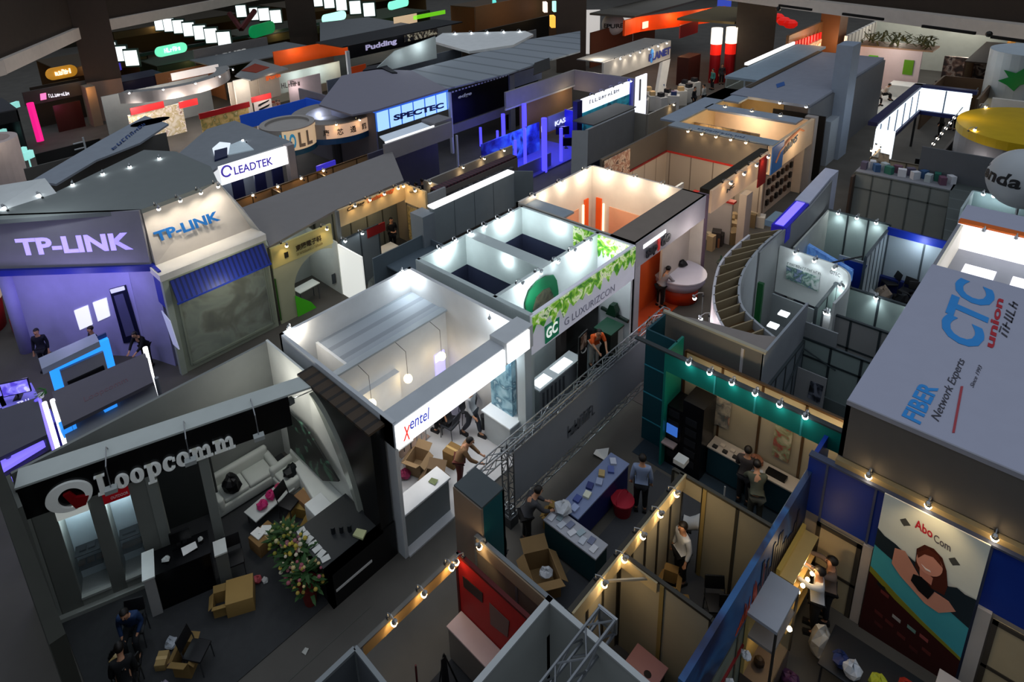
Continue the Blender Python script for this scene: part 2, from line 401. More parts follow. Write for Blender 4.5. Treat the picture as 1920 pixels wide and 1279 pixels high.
# ---------------------------------------------------------------- furniture and loose goods
def chair(loc, rz, label, mat='151517', group=None, z=0.):
    t = T('folding_chair', label, 'chair', (loc[0], loc[1], z), group); m = M(mat, .5); fr = M('4a4b4e', .4, .6)
    MB().obox(t.location+Vector((0, 0, .45)), .44, .42, .05).build('seat', m, t, bevel=.015)
    c = t.location; MB().slab([c+Vector(q) for q in ((-.21, -.2, .6), (.21, -.2, .6), (.2, -.27, .9), (-.2, -.27, .9))], .035).build('backrest', m, t, bevel=.015)
    for x, y in ((-.2, .18), (.2, .18), (-.2, -.18), (.2, -.18)):
        MB().tube([c+Vector((x*1.02, y*1.15, 0)), c+Vector((x, y, .44)), *([c+Vector((x, -.21, .62))] if y < 0 else [])], .014, 6).build('leg', fr, t)
    t.rotation_euler.z = math.radians(rz); return t
def carton(c, sx, sy, sz, rz, label, open_=True, col='8a6a42', z=0., group=None, tape=True):
    t = T('cardboard_box', label, 'box', (c[0], c[1], z), group); m = M(col, .8); o = t.location; b = MB(); w = .012
    if open_:
        for args in (((0, 0, w/2), sx, sy, w), ((sx/2, 0, sz/2), w, sy, sz), ((-sx/2, 0, sz/2), w, sy, sz), ((0, sy/2, sz/2), sx, w, sz), ((0, -sy/2, sz/2), sx, w, sz)):
            b.obox(o+Vector(args[0]), *args[1:])
        b.build('body', m, t)
        for s in (-1, 1):
            x = s*sx/2; MB().slab([o+Vector(q) for q in ((x, -sy/2, sz), (x, sy/2, sz), (x+s*sx*.38, sy/2, sz+sx*.18), (x+s*sx*.38, -sy/2, sz+sx*.18))], .01).build('flap', m, t)
        for s in (-1, 1):
            y = s*sy/2; MB().slab([o+Vector(q) for q in ((-sx/2, y, sz), (sx/2, y, sz), (sx/2, y+s*sy*.3, sz-sy*.25), (-sx/2, y+s*sy*.3, sz-sy*.25))], .01).build('flap', m, t)
    else:
        b.obox(o+Vector((0, 0, sz/2)), sx, sy, sz).build('body', m, t, bevel=.008)
        if tape: MB().obox(o+Vector((0, 0, sz/2)), .07, sy+.006, sz+.006).build('tape', M('b89a62', .4), t)
    t.rotation_euler.z = math.radians(rz); return t
def cabinet(name, label, cat, x0, x1, y0, y1, h, body, top, z=0., plinth=True, toph=.05, doors=0, face='-y'):
    t = T(name, label, cat, ((x0+x1)/2, (y0+y1)/2, z)); b = M(body, .5); tp = M(top, .35)
    if plinth: MB().box(x0+.04, x1-.04, y0+.04, y1-.04, z, z+.08).build('plinth', M('1c1c1e'), t)
    MB().box(x0, x1, y0, y1, z+(.08 if plinth else 0), z+h-toph).build('body', b, t)
    MB().box(x0-.025, x1+.025, y0-.025, y1+.025, z+h-toph, z+h).build('top', tp, t, bevel=.01)
    if doors:
        for i in range(doors):
            if face in ('-y', '+y'):
                w = (x1-x0)/doors; yy = y0 if face == '-y' else y1; a = x0+w*i+.015; d = MB().box(a, a+w-.03, yy-.015, yy+.015, z+.12, z+h-toph-.03).build('door', b, t)
                MB().box(a+w-.1, a+w-.07, yy-.04, yy+.04, z+h*.55, z+h*.7).build('handle', METAL_L, d)
            else:
                w = (y1-y0)/doors; xx = x0 if face == '-x' else x1; a = y0+w*i+.015; d = MB().box(xx-.015, xx+.015, a, a+w-.03, z+.12, z+h-toph-.03).build('door', b, t)
                MB().box(xx-.04, xx+.04, a+w-.1, a+w-.07, z+h*.55, z+h*.7).build('handle', METAL_L, d)
    return t
def table(c, sx, sy, h, rz, label, top='d8d8d6', leg='55575a', z=0., name='table', group=None, cat='table'):
    t = T(name, label, cat, (c[0], c[1], z), group); o = t.location
    MB().obox(o+Vector((0, 0, h-.02)), sx, sy, .04).build('table_top', M(top, .4), t, bevel=.008)
    for x, y in ((-1, -1), (1, -1), (1, 1), (-1, 1)):
        MB().tube([o+Vector((x*(sx/2-.06), y*(sy/2-.06), 0)), o+Vector((x*(sx/2-.06), y*(sy/2-.06), h-.04))], .02, 6).build('leg', M(leg, .4, .5), t)
    t.rotation_euler.z = math.radians(rz); return t
def tv(c, w, h, d, label, pic, z=0., stand=True, tilt=0.):
    """flat screen facing along d, centre of its lower edge at c"""
    d = Vector((d[0], d[1], 0)).normalized(); u = Vector((-d.y, d.x, 0)); t = T('flat_screen', label, 'screen', (c[0], c[1], z)); o = t.location; zz = Vector((0, 0, 1))
    b = z+(.12 if stand else 0); q = Vector((c[0], c[1], b))
    MB().slab([q-u*w/2, q+u*w/2, q+u*w/2+zz*h, q-u*w/2+zz*h], .05, -d).build('housing', M('101012', .3), t)
    MB().slab([q-u*(w/2-.03)+zz*.03, q+u*(w/2-.03)+zz*.03, q+u*(w/2-.03)+zz*(h-.03), q-u*(w/2-.03)+zz*(h-.03)], .006, d).build('display', pic, t)
    if stand:
        MB().obox(o+Vector((0, 0, .01)), .3, .22, .02, math.atan2(d.y, d.x)).build('foot', M('161618', .4), t); MB().tube([o+Vector((0, 0, .01))-d*.03, Vector((c[0], c[1], b+.05))-d*.03], .025, 6).build('neck', M('161618', .4), t)
    return t
def crumple(c, r, label, col, cat='bag', name='plastic_bag', z=0., flat=.7, seed=0, parent=None):
    rd = random.Random(seed or int(c[0]*971+c[1]*131)); m = MB().ball((c[0], c[1], z+r*flat), r, 10, sz=flat)
    m.v = [Vector((c[0]+(v.x-c[0])*rd.uniform(.75, 1.25), c[1]+(v.y-c[1])*rd.uniform(.75, 1.25), max(z, z+(v.z-z)*rd.uniform(.8, 1.2)))) for v in m.v]
    o = m.build(name, M(col, .5, var=.25, scale=8), parent)
    if parent is None: tag(o, label, cat)
    return o
def paper(c, w, l, rz, label, col='e8e8e4', z=0., name='paper_sheet', cat='paper', h=.008, curl=.03, group=None):
    cs, sn = math.cos(math.radians(rz)), math.sin(math.radians(rz)); q = []
    for x, y, k in ((-w/2, -l/2, 0), (w/2, -l/2, curl), (w/2, l/2, 0), (-w/2, l/2, curl*.6)): q.append(Vector((c[0]+x*cs-y*sn, c[1]+x*sn+y*cs, z+.004+k)))
    m = MB(); m.add(q+[v+Vector((0, 0, h)) for v in q], [(0, 1, 2), (0, 2, 3), (4, 5, 6), (4, 6, 7), (0, 1, 5, 4), (1, 2, 6, 5), (2, 3, 7, 6), (3, 0, 4, 7)])
    return tag(m.build(name, M(col, .7)), label, cat, group)
def poster(pl, pts, mat, label, t=.025, name='poster', cat='poster', border=None):
    o = panel(pl, pts, t, mat, None, name); return tag(o, label, cat)
def truss(a, b, w=.25, r=.022, name='truss_beam', parent=None, n=None):
    a, b = Vector(a), Vector(b); d = (b-a).normalized(); s = d.cross(Vector((0, 0, 1)) if abs(d.z) < .9 else Vector((1, 0, 0))).normalized(); up = s.cross(d); m = MB()
    cs = [(s*i+up*j)*w/2 for i, j in ((-1, -1), (1, -1), (1, 1), (-1, 1))]
    for c in cs: m.tube([a+c, b+c], r, 6)
    k = n or max(2, int((b-a).length/w/1.3))
    for i in range(k):
        p, q = a.lerp(b, i/k), a.lerp(b, (i+1)/k)
        for j in range(4):
            c0, c1 = cs[j], cs[(j+1) % 4]
            m.tube([p+(c0 if i % 2 else c1), q+(c1 if i % 2 else c0)], r*.6, 5)
    for p in (a, b):
        for j in range(4): m.tube([p+cs[j], p+cs[(j+1) % 4]], r*.8, 5)
    return m.build(name, M('7c8084', .35, .75), parent)
# ---------------------------------------------------------------- colours used by several booths
WHITE, LGREY, GREY, DGREY, BLACK = 'c9cbcc', 'aeb3b6', '85898c', '55585b', '0b0b0c'
# ---------------------------------------------------------------- hall floor
fl = MB().box(-6, 110, -40, 130, -.2, 0).build('floor', M('4e4b46', .75, var=.3, scale=.9)); struct(fl, 'dark concrete hall floor', 'floor')
# ================================================================ BLACK CORNER BOOTH WITH SERIF LETTERING
A = T('exhibition_booth', 'black corner booth with big white serif lettering and a lounge of white sofas', 'booth', (3.5, 12, 0))
Fa, Fb = Vector((.36, 14.08)), Vector((5.75, 12.27)); fd = (Fb-Fa).normalized(); fn = Vector((fd.y, -fd.x)); FL = (Fb-Fa).length
def aF(s, o=0., z=0.): p = Fa+fd*s+fn*o; return Vector((p.x, p.y, z))
def sF(px, py): q = onw(px, py, Fa, Fb); return (Vector((q.x, q.y))-Fa).dot(fd), q.z
MB().prism([Fa, Fb, Fb-fn*.5, Fa-fn*.5], 2.95, 3.78).build('fascia', M(BLACK, .25), A)
MB().prism([Fa+fn*.02, Vector((6.5, 12.05)), Vector((6.6, 12.55)), Fa-fn*.55], 3.78, 3.83).build('fascia_cap', M('b2b9b5', .5), A)
PLF = ('w', tuple(Fa), tuple(Fb)); LW = M('dfe3e0', .35, emit=.06)
# serif lettering, drawn glyph by glyph: unit x-height 1
def serif_word(o, u, v, w, xh, mat, parent):
    m = MB(); n = u.cross(v).normalized()
    if n.dot(CAM-o) < 0: n = -n
    pen = [0.]; polys = []
    def rect(x0, y0, x1, y1): polys.append(([(x0, y0), (x1, y0), (x1, y1), (x0, y1)], None))
    def bowl(cx, cy, rx, ry, a0=0, a1=360, thick=.3, thin=.1):
        N = 24; out = []; inn = []
        for i in range(N+1):
            a = math.radians(a0+(a1-a0)*i/N); out.append((cx+rx*math.cos(a), cy+ry*math.sin(a))); inn.append((cx+(rx-thick)*math.cos(a), cy+(ry-thin)*math.sin(a)))
        for i in range(N): polys.append(([out[i], out[i+1], inn[i+1], inn[i]], None))
    def stem(x, y0, y1, w_=.3, sl=True, sr=True, top=True, bot=True):
        rect(x, y0, x+w_, y1)
        if bot: rect(x-(.12 if sl else 0), y0, x+w_+(.12 if sr else 0), y0+.09)
        if top: rect(x-(.14 if sl else 0), y1-.09, x+w_, y1)
    x = 0.
    rect(x-.0, 0, x+.95, .12); rect(x+.14, 0, x+.46, 1.52); rect(x, 1.42, x+.62, 1.52); rect(x+.85, 0, x+.95, .42); x += 1.06
    for _ in range(2): bowl(x+.42, .5, .42, .53); x += .92
    stem(x+.14, -.5, 1.0); bowl(x+.56, .5, .42, .53, -150, 150); x += 1.08
    bowl(x+.42, .5, .42, .53, 50, 320); polys.append(([(x+.62, .66), (x+.8, .66), (x+.8, .86), (x+.62, .86)], None)); x += .86
    bowl(x+.42, .5, .42, .53); x += .94
    for _ in range(2):
        stem(x+.1, 0, 1.0); 
        for k in range(2):
            bx = x+.4+k*.5; bowl(bx+.1, .62, .25, .38, 0, 160, .2, .14); stem(bx+.1+.02, 0, .7, .24, top=False)
        x += 1.5
    sc_ = w/(x-.05)
    for pl, _ in polys: m.slab([o+u*(px*sc_)+v*(py*xh) for px, py in pl], .07, n)
    return m.build('lettering', mat, parent)
s0, z0 = sF(186, 931); s1, z1 = sF(443, 832)
serif_word(aF(s0, .0, z0+.06), Vector((fd.x, fd.y, 0)), Vector((0, 0, 1)), s1-s0, .33, LW, A)
lc, lz = sF(130, 929); R1 = (sF(178, 926)[0]-sF(82, 930)[0])/2
m = MB(); N = 40; nn = Vector((fn.x, fn.y, 0))
def ell(a, rx, rz, ox=0, oz=0): return aF(lc+ox+rx*math.cos(a), 0, lz+oz+rz*math.sin(a))
for i in range(N):
    a0 = math.radians(-62+345*i/N); a1 = math.radians(-62+345*(i+1)/N)
    t0 = .06+.15*abs(math.sin((i/N)*PI*.93))**1.0; t1 = .06+.15*abs(math.sin(((i+1)/N)*PI*.93))
    m.slab([ell(a0, R1, .37), ell(a1, R1, .37), ell(a1, R1-t1*1.2, .37-t1*.75), ell(a0, R1-t0*1.2, .37-t0*.75)], .06, nn)
m.build('logo_ring', LW, A)
rp = [(-.1, .1), (.03, .12), (.12, -.06), (.36, -.12), (.26, -.33), (.06, -.34), (-.02, -.12)]
MB().slab([aF(lc+x, 0, lz+y) for x, y in rp], .07, nn).build('logo_blade', M('8d1218', .4), A)
for s in (1.75, 3.35, 4.85):
    m = MB(); m.tube([aF(s, -.25, 3.83), aF(s, -.1, 4.0), aF(s, .45, 3.95), aF(s, .5, 3.45)], .014, 6)
    m.build('lamp_arm', METAL_L, A); MB().obox(aF(s, .52, 3.4), .24, .16, .1, math.atan2(fd.y, fd.x)).build('floodlight', M('9a9f9c', .4), A)
# display wall under the fascia, two lit showcases
WB = M('6f726c', .6); zt = 2.95
MB().prism([Fa, aF(.12), aF(.12, -1.), aF(0, -1.)], 0, zt).build('end_panel', M('8f938c', .5), A)
g = [sF(98, 985)[0]+.12, sF(150, 968)[0]+.2, sF(184, 968)[0]+.18, sF(238, 950)[0]+.12]
back = MB().prism([aF(.12, -.5), aF(g[3]+.5, -.5), aF(g[3]+.5, -.55), aF(.12, -.55)], 0, zt)
back.build('showcase_back', M('cfe0e6', .5), A)
for a, b in ((.1, g[0]), (g[1], g[2]), (g[3], g[3]+.42)): MB().prism([aF(a), aF(b), aF(b, -.5), aF(a, -.5)], 0, zt).build('mullion', WB, A)
for i, (a, b) in enumerate(((g[0], g[1]), (g[2], g[3]))):
    MB().prism([aF(a), aF(b), aF(b, -.5), aF(a, -.5)], 0, .34).build('sill', M('8f938c', .5), A)
    MB().prism([aF(a, .05), aF(b, .05), aF(b, -.5), aF(a, -.5)], .34, .4).build('sill_edge', M('a9ada6', .5), A)
    MB().prism([aF(a), aF(b), aF(b, -.5), aF(a, -.5)], 2.72, zt).build('head', WB, A)
    MB().prism([aF(a, .04), aF(b, .04), aF(b, -.02), aF(a, -.02)], 2.66, 2.9).build('header_sign', M('c9cfca', .5, emit=.35) if i == 0 else M('a3131d', .5, emit=.1), A)
    MB().prism([aF(a+.02, -.05), aF(b-.02, -.05), aF(b-.02, -.06), aF(a+.02, -.06)], .4, 2.7).build('glass', M('a8bcc2', .05, alpha=.10), A)
    for zz in (.95, 1.35): MB().prism([aF(a+.05, -.15), aF(b-.05, -.15), aF(b-.05, -.45), aF(a+.05, -.45)], zz, zz+.03).build('shelf', M('242628', .3), A)
    glow(aF((a+b)/2, -.2, 2.6), (.75, .9, 1.), 16, .05)
    for q in range(5): MB().obox(aF(a+.12+(b-a-.24)*q/4, -.3, .98+.045+(.37 if q % 2 else 0)), .14, .12, .05, math.atan2(fd.y, fd.x)).build('showcase_device', M('1d1f22' if q % 2 else '4b3a2c', .4), A)
text('header_lettering', 'OUTDOOR', aF(g[2]+.15, .045, 2.74), Vector((fd.x, fd.y, 0)), Vector((0, 0, 1)), .35, .07, M('e8dcdc', .5), A, .01)
MB().prism([aF(-.05, .12), aF(g[3]+.45, .12), aF(g[3]+.45, -.0), aF(-.05, 0)], 0, .12).build('plinth', M('9da199', .5), A)
# columns and dark room
c1 = sF(268, 930)[0]+.12; c2 = sF(372, 893)[0]
for s in (c1, c2+.06): MB().prism([aF(s, .02), aF(s+.22, .02), aF(s+.22, -.2), aF(s, -.2)], 0, 2.95).build('column', M('7d817b', .5), A)
MB().prism([aF(c1, -1.3), aF(c2+.3, -1.3), aF(c2+.3, -1.36), aF(c1, -1.36)], 0, 3.0).build('room_wall', M('3d403e', .6), A)
MB().prism([aF(c2+.22, -.2), aF(c2+.25, -.2), aF(c2+.25, -1.6), aF(c2+.22, -1.6)], 0, 2.9).build('glass_partition', M('7f8c92', .1, alpha=.25), A)
# rear and side walls
MB().wall((.4, 14.7), (6.6, 14.7), 0, 3.75, .08).build('rear_wall', M('7b7f7c', .6), A)
MB().box(.3, .38, 13.6, 14.75, 0, 3.7).build('side_wall', M('6c6f69', .6), A)
MB().box(.4, 6.4, 10.0, 14.7, 0, .02).build('carpet', M('343536', .9, var=.2, scale=6), A)
X0 = 6.32
MB().box(6.5, 6.72, 9.82, 12.6, 0, 3.8).build('side_wall_core', M(BLACK, .25), A)
MB().box(6.5, 6.56, 12.6, 14.7, 0, 3.8).build('side_wall_rear', M('d2d5cf', .5), A)
MB().box(6.30, 6.75, 9.8, 12.75, 3.8, 3.86).build('slatted_top', Mlines('slat', '3a2c1c', '17110b', 'Y', .34, .1, .7), A)
# black front with the quarter-ellipse opening edge
def arc(y0, z0, ry, rz, n=18, a0=0, a1=90): return [(y0-ry*math.cos(math.radians(a0+(a1-a0)*i/n)), z0+rz*math.sin(math.radians(a0+(a1-a0)*i/n))) for i in range(n+1)]
E1 = arc(12.55, .1, 2.15, 3.62)
blk = MB()
prof = [(9.82, 0), (E1[0][0], 0)]+E1+[(12.55, 3.8), (9.82, 3.8)]
blk.slab([Vector((6.36, y, z)) for y, z in prof], .14, Vector((1, 0, 0))); blk.build('arched_side', M(BLACK, .25), A)
wf = [(12.6, .02)]+E1+[(12.6, 3.7)]
MB().slab([Vector((6.46, y, z)) for y, z in wf], .04, Vector((1, 0, 0))).build('arch_infill', M('d9dcd6', .45), A)
E2 = arc(12.6, .25, 1.86, 3.1, 18, 12, 78); E3 = arc(12.6, .2, 2.05, 3.4, 18, 10, 80)
m = MB()
for i in range(18):
    t = .16*math.sin(PI*i/18)+.02; t2 = .16*math.sin(PI*(i+1)/18)+.02
    m.slab([Vector((6.30, E3[i][0], E3[i][1])), Vector((6.30, E3[i+1][0], E3[i+1][1])), Vector((6.3, E3[i+1][0]+t2*1.5, E3[i+1][1]-t2*.6)), Vector((6.3, E3[i][0]+t*1.5, E3[i][1]-t*.6))], .16, Vector((1, 0, 0)))
m.build('arch_crescent', M('c9cfc4', .2, .5), A)  # pale crescent band, raised and tapering at both ends
MB().box(4.88, 6.74, 9.8, 10.02, 0, 1.02).build('front_ledge_panel', M('101011', .3), A)
MB().box(5.0, 6.0, 9.785, 9.8, .42, .48).build('ledge_strip', M('8e9090', .4, emit=.12), A)
MB().box(4.88, 6.4, 9.8, 11.3, .95, 1.02).build('ledge_top', M('26292b', .5), A)
MB().box(4.88, 4.96, 9.8, 11.3, 0, .95).build('ledge_end', M('131314', .3), A)
MB().slab([Vector((6.25, y, z)) for y, z in ((12.1, .95), (13.7, .95), (13.7, 2.3), (12.6, 2.3), (11.3, 1.5))], .05, Vector((1, 0, 0))).build('dark_banner', Mpic('greenart', [(.3, '060807'), (.55, '0b120f'), (.62, '3f6a55'), (.7, '0c0f0e'), (.85, '6e7d80')], 2.2), A)
MB().prism([(6.46, 13.4), (6.46, 10.6), (6.2, 10.45), (5.85, 10.75), (5.85, 11.9), (6.1, 13.4)], 0, .72).build('bench', M('d0d4cf', .4), A, bevel=.04)
MB().box(5.6, 6.1, 11.05, 12.0, 0, .78).build('white_bench_top', M('dfe3e2', .35), A, bevel=.02)
glow((6.0, 12.4, 3.55), (1., .97, .85), 22, .06, 120, (.35, -.55, -.9)); glow((5.6, 13.2, 3.3), (1., .96, .88), 40, .2)
MB().tube([(6.45, 12.35, 3.5), (5.9, 12.4, 3.55)], .014, 6).build('lamp_arm', METAL_L, A); MB().obox((5.86, 12.4, 3.52), .14, .14, .14).build('floodlight', M('55585a', .4), A)
# sofas, table, goods in the lounge
def sofa(name, label, c, w, rz, cat='sofa'):
    t = T(name, label, cat, (c[0], c[1], 0)); o = t.location; m = M('c3c7bf', .55)
    MB().obox(o+Vector((0, .0, .2)), w, .82, .3).build('base', m, t, bevel=.05)
    n = 2 if w > 1.2 else 1
    for i in range(n): MB().obox(o+Vector(((i-(n-1)/2)*(w-.4)/n, -.06, .41)), (w-.42)/n, .62, .14).build('seat_cushion', m, t, bevel=.05)
    MB().obox(o+Vector((0, .34, .5)), w-.1, .2, .55).build('backrest', m, t, bevel=.08)
    for s in (-1, 1): MB().obox(o+Vector((s*(w/2-.1), -.02, .38)), .2, .8, .44).build('armrest', m, t, bevel=.08)
    for x in (-1, 1):
        for y in (-1, 1): MB().tube([o+Vector((x*(w/2-.1), y*.32, 0)), o+Vector((x*(w/2-.1), y*.32, .07))], .025, 6).build('foot', METAL_D, t)
    t.rotation_euler.z = math.radians(rz); return t
sofa('sofa', 'long white leather sofa against the lounge back wall with a black jacket on it', (5.05, 14.2), 1.8, -3)
sofa('armchair', 'white leather armchair in the lounge corner beside the carton', (6.05, 13.45), .95, -88, 'armchair')
crumple((4.62, 14.0), .24, 'black jacket thrown over the white sofa', '08080a', 'jacket', 'jacket', .48, 1.0)
crumple((5.98, 13.3), .2, 'dark bag left on the white armchair seat', '0e1416', 'bag', 'shoulder_bag', .48, .8)
t = table((5.2, 13.1), 1.25, .5, .4, 8, 'low white table in front of the sofa with pink bags', 'c6cac6', cat='table', name='coffee_table')
for x, y, l in ((4.95, 13.02, 'pink plastic bag at the near end of the low white table'), (5.25, 13.12, 'pink plastic bag in the middle of the low white table')): crumple((x, y), .14, l, 'c02a6c', z=.4)
crumple((5.55, 13.22), .11, 'small pink bag at the far end of the low white table', 'c8456e', z=.4)
carton((6.0, 12.45), .62, .5, .5, 5, 'closed brown carton between the armchair and the white bench', False, '8f6c49')
carton((5.45, 12.2), .45, .4, .32, 30, 'smaller ochre carton with loose flaps in front of the brown carton', True, '94783c')
carton((4.6, 12.35), .6, .45, .38, 8, 'brown carton with white papers on top beside the low table', False, '8a6a40')
for i, (x, y, r, l) in enumerate(((4.5, 12.42, 12, 'white leaflet stack at the left end of the carton top'), (4.68, 12.36, 40, 'white papers fanned over the middle of the carton top'))): paper((x, y), .24, .3, r, l, z=.382, h=.03)
chair((5.5, 12.62), 200, 'black chair behind the flower stands in the lounge')
chair((3.75, 12.2), 160, 'black folding chair beside the pale column')
# reception counter
t = T('reception_counter', 'black reception counter with a white left end under the fascia', 'counter', (2.75, 12.65, 0))
cd = fd; co = Vector((2.0, 12.72)); cn = fn
def cF(s, o): p = co+cd*s+cn*o; return (p.x, p.y)
MB().prism([cF(.18, .1), cF(1.35, .1), cF(1.35, -.5), cF(.18, -.5)], 0, 1.06).build('front', M('060607', .25), t)
MB().prism([cF(.16, .13), cF(1.38, .13), cF(1.38, -.53), cF(.16, -.53)], 1.06, 1.1).build('top', M('08080a', .2), t)
MB().prism([cF(-.04, .16), cF(.18, .16), cF(.18, -.55), cF(-.04, -.55)], 0, 1.1).build('end_panel', M('9c9c9a', .5), t)
MB().prism([cF(-.06, .18), cF(.2, .18), cF(.2, -.57), cF(-.06, -.57)], 1.1, 1.14).build('end_top', M('d3d6d0', .4), t)
p = cF(.95, -.2); paper(p, .32, .22, -10, 'white leaflet with printing lying on the black counter', z=1.1)
p = cF(.45, -.15); crumple(p, .09, 'crumpled tissue on the black counter', 'b9bbb6', 'paper', 'paper_tissue', 1.1, .4)
p = cF(1.2, -.3); crumple(p, .06, 'small white cup shaped scrap on the black counter', 'b9bbb6', 'paper', 'paper_scrap', 1.1, .8)
p = cF(.8, -.42); t = T('monitor', 'black monitor standing on the black counter', 'monitor', (p[0], p[1], 1.1)); o = t.location
MB().obox(o+Vector((0, 0, .25)), .45, .05, .3, -.33).build('housing', M('0a0a0c', .3), t); MB().obox(o+Vector((0, .0, .01)), .22, .16, .02, -.33).build('foot', M('0a0a0c', .3), t); MB().tube([o+Vector((0, 0, .02)), o+Vector((0, 0, .15))], .02).build('neck', M('0a0a0c', .3), t)
t = T('pedestal', 'slim grey pedestal with white top beside the black counter', 'pedestal', (3.5, 12.2, 0)); o = t.location
MB().obox(o+Vector((0, 0, .5)), .26, .36, 1.0, -.33).build('body', M('5f625e', .5), t); MB().obox(o+Vector((0, 0, 1.02)), .28, .4, .04, -.33).build('top', M('cdd0cb', .4), t)
# flower stands
def flowers(c, h, label, cols, seed, wrap):
    rd = random.Random(seed); t = T('flower_stand', label, 'flowers', (c[0], c[1], 0)); o = t.location
    MB().lathe([(.12, 0), (.14, .05), (.2, h*.55), (.26, h*.62)], o, 12).build('wrapped_pot', M(wrap, .6, var=.3, scale=6), t)
    b = MB()
    for i in range(90):
        a, e = rd.uniform(0, 2*PI), rd.uniform(-.2, 1.4); r = rd.uniform(.22, .48); p = o+Vector((math.cos(a)*math.cos(e)*r, math.sin(a)*math.cos(e)*r, h*.72+math.sin(e)*r*.9)); d = Vector((math.cos(a), math.sin(a), rd.uniform(-.2, .7))).normalized()
        s = d.cross(Vector((0, 0, 1))).normalized()*.045; b.add([p-s-d*.08, p+s-d*.08, p+s*.8+d*.06, p+d*.16, p-s*.8+d*.06], [(0, 1, 2, 3, 4)])
    b.build('foliage', M('2a4a22', .7, var=.5, scale=7), t)['kind'] = 'stuff'
    for k, col in enumerate(cols):
        b = MB()
        for i in range(16):
            a, e = rd.uniform(0, 2*PI), rd.uniform(.0, 1.5); r = rd.uniform(.3, .5); b.ball(o+Vector((math.cos(a)*math.cos(e)*r, math.sin(a)*math.cos(e)*r, h*.74+math.sin(e)*r*.95)), rd.uniform(.035, .06), 7, sz=.7)
        f = b.build('blossoms', M(col, .6, var=.3, scale=9), t); f['kind'] = 'stuff'
flowers((4.75, 11.45), 1.0, 'green leafy flower stand nearest the lounge carton', ['3c5a1e', '8a8430', 'b9b183'], 3, '2a2a24')
flowers((4.72, 10.85), 1.05, 'yellow blossomed flower stand in the middle of the three', ['b3a03c', 'c2b9a0', '8a5a60'], 4, '5a2420')
flowers((4.6, 10.3), 1.0, 'flower stand with dark red wrapping nearest the aisle', ['a08a3c', '96505c', 'c7b07a'], 5, '6a2420')
t = T('leaflet_row', 'row of white leaflets laid along the black ledge beside the flowers', 'leaflets', (5.1, 10.7, 1.02), 'leaflets'); b = MB()
for i in range(7): b.obox((5.05+i*.0, 11.2-i*.17, 1.03+i*.001), .2, .14, .014, .2*(i % 3-1))
b.build('leaflets', M('cfd0cc', .6), t)
paper((5.95, 10.1), .2, .26, 25, 'pale yellow note pad at the right end of the black ledge', 'b9bd8e', 1.02, h=.05)
for i in range(3):
    tag(MB().tube([(5.55+i*.15, 10.6-i*.12, 1.02), (5.55+i*.15, 10.6-i*.12, 1.2)], .05, 10).build('jar', M('1c2023', .3)), ['black jar nearest the bench on the dark ledge', 'black jar in the middle of the three on the dark ledge', 'black jar nearest the aisle on the dark ledge'][i], 'jar')
# things on the dark floor in front
carton((3.5, 11.45), .6, .6, .42, 62, 'ochre cardboard box with a wide flat lid on the dark floor', False, '9a7c46', tape=False)
carton((3.1, 11.62), .34, .3, .34, 62, 'smaller carton tucked beside the wide ochre lid', True, '8d7240')
crumple((4.0, 11.62), .1, 'red and white snack bag on the dark floor', 'a84a50', z=0)
crumple((4.12, 11.5), .08, 'white crumpled wrapper beside the red snack bag', 'c3c3bf', z=0)
person((1.5, 12.35), 150, 'sitlean', '1c3358', '16181c', 'person in a dark blue shirt seated beside the showcase base')
chair((1.5, 12.3), 150, 'black folding chair under the person in dark blue')
chair((1.05, 11.55), 20, 'black folding chair in the clutter at the bottom left')
person((.95, 11.2), -20, 'sitlean', '111214', '101114', 'person in black seated at the bottom left edge')
chair((.95, 11.2), -20, 'black chair under the person in black at bottom left')
carton((2.05, 11.0), .42, .36, .45, 40, 'open tan carton near the folding chair at the bottom', True, '82683c')
chair((2.25, 10.85), 215, 'black folding chair behind the open tan carton')
carton((1.05, 12.15), .3, .22, .16, 20, 'small tan box on the floor beside the seated person in blue', False, 'a08350')
carton((1.7, 11.45), .3, .22, .18, 50, 'small tan box of wrappers near the white plastic bag', False, '9d8455')
crumple((1.98, 11.68), .13, 'white plastic bag lying on the dark floor', 'a9b0b8')
crumple((1.83, 11.28), .09, 'pink printed wrapper beside the small tan box', '9a7684', 'wrapper', 'wrapper')
crumple((1.25, 11.1), .12, 'yellow leafy posy among the clutter at the bottom left', 'b5b56c', 'flowers', 'posy')
crumple((1.5, 10.95), .12, 'pale lilac wrapping among the clutter at the bottom left', '8c8594', 'wrapper', 'wrapper')
crumple((1.0, 12.35), .1, 'black handbag on the floor beside the seated person', '0c0c0e', 'bag', 'handbag', 0, .8)
struct(MB().box(.05, .28, 9.6, 14.9, 0, 4.3).build('wall_left', M('2b2c26', .8, var=.35, scale=1.3)), 'dark wall at the left edge of the aisle', 'wall')
struct(MB().box(1.9, 5.5, 9.25, 9.275, 0, .006).build('trim_1', M('4b4b45', .6)), 'pale joint line in the dark aisle floor', 'floor')
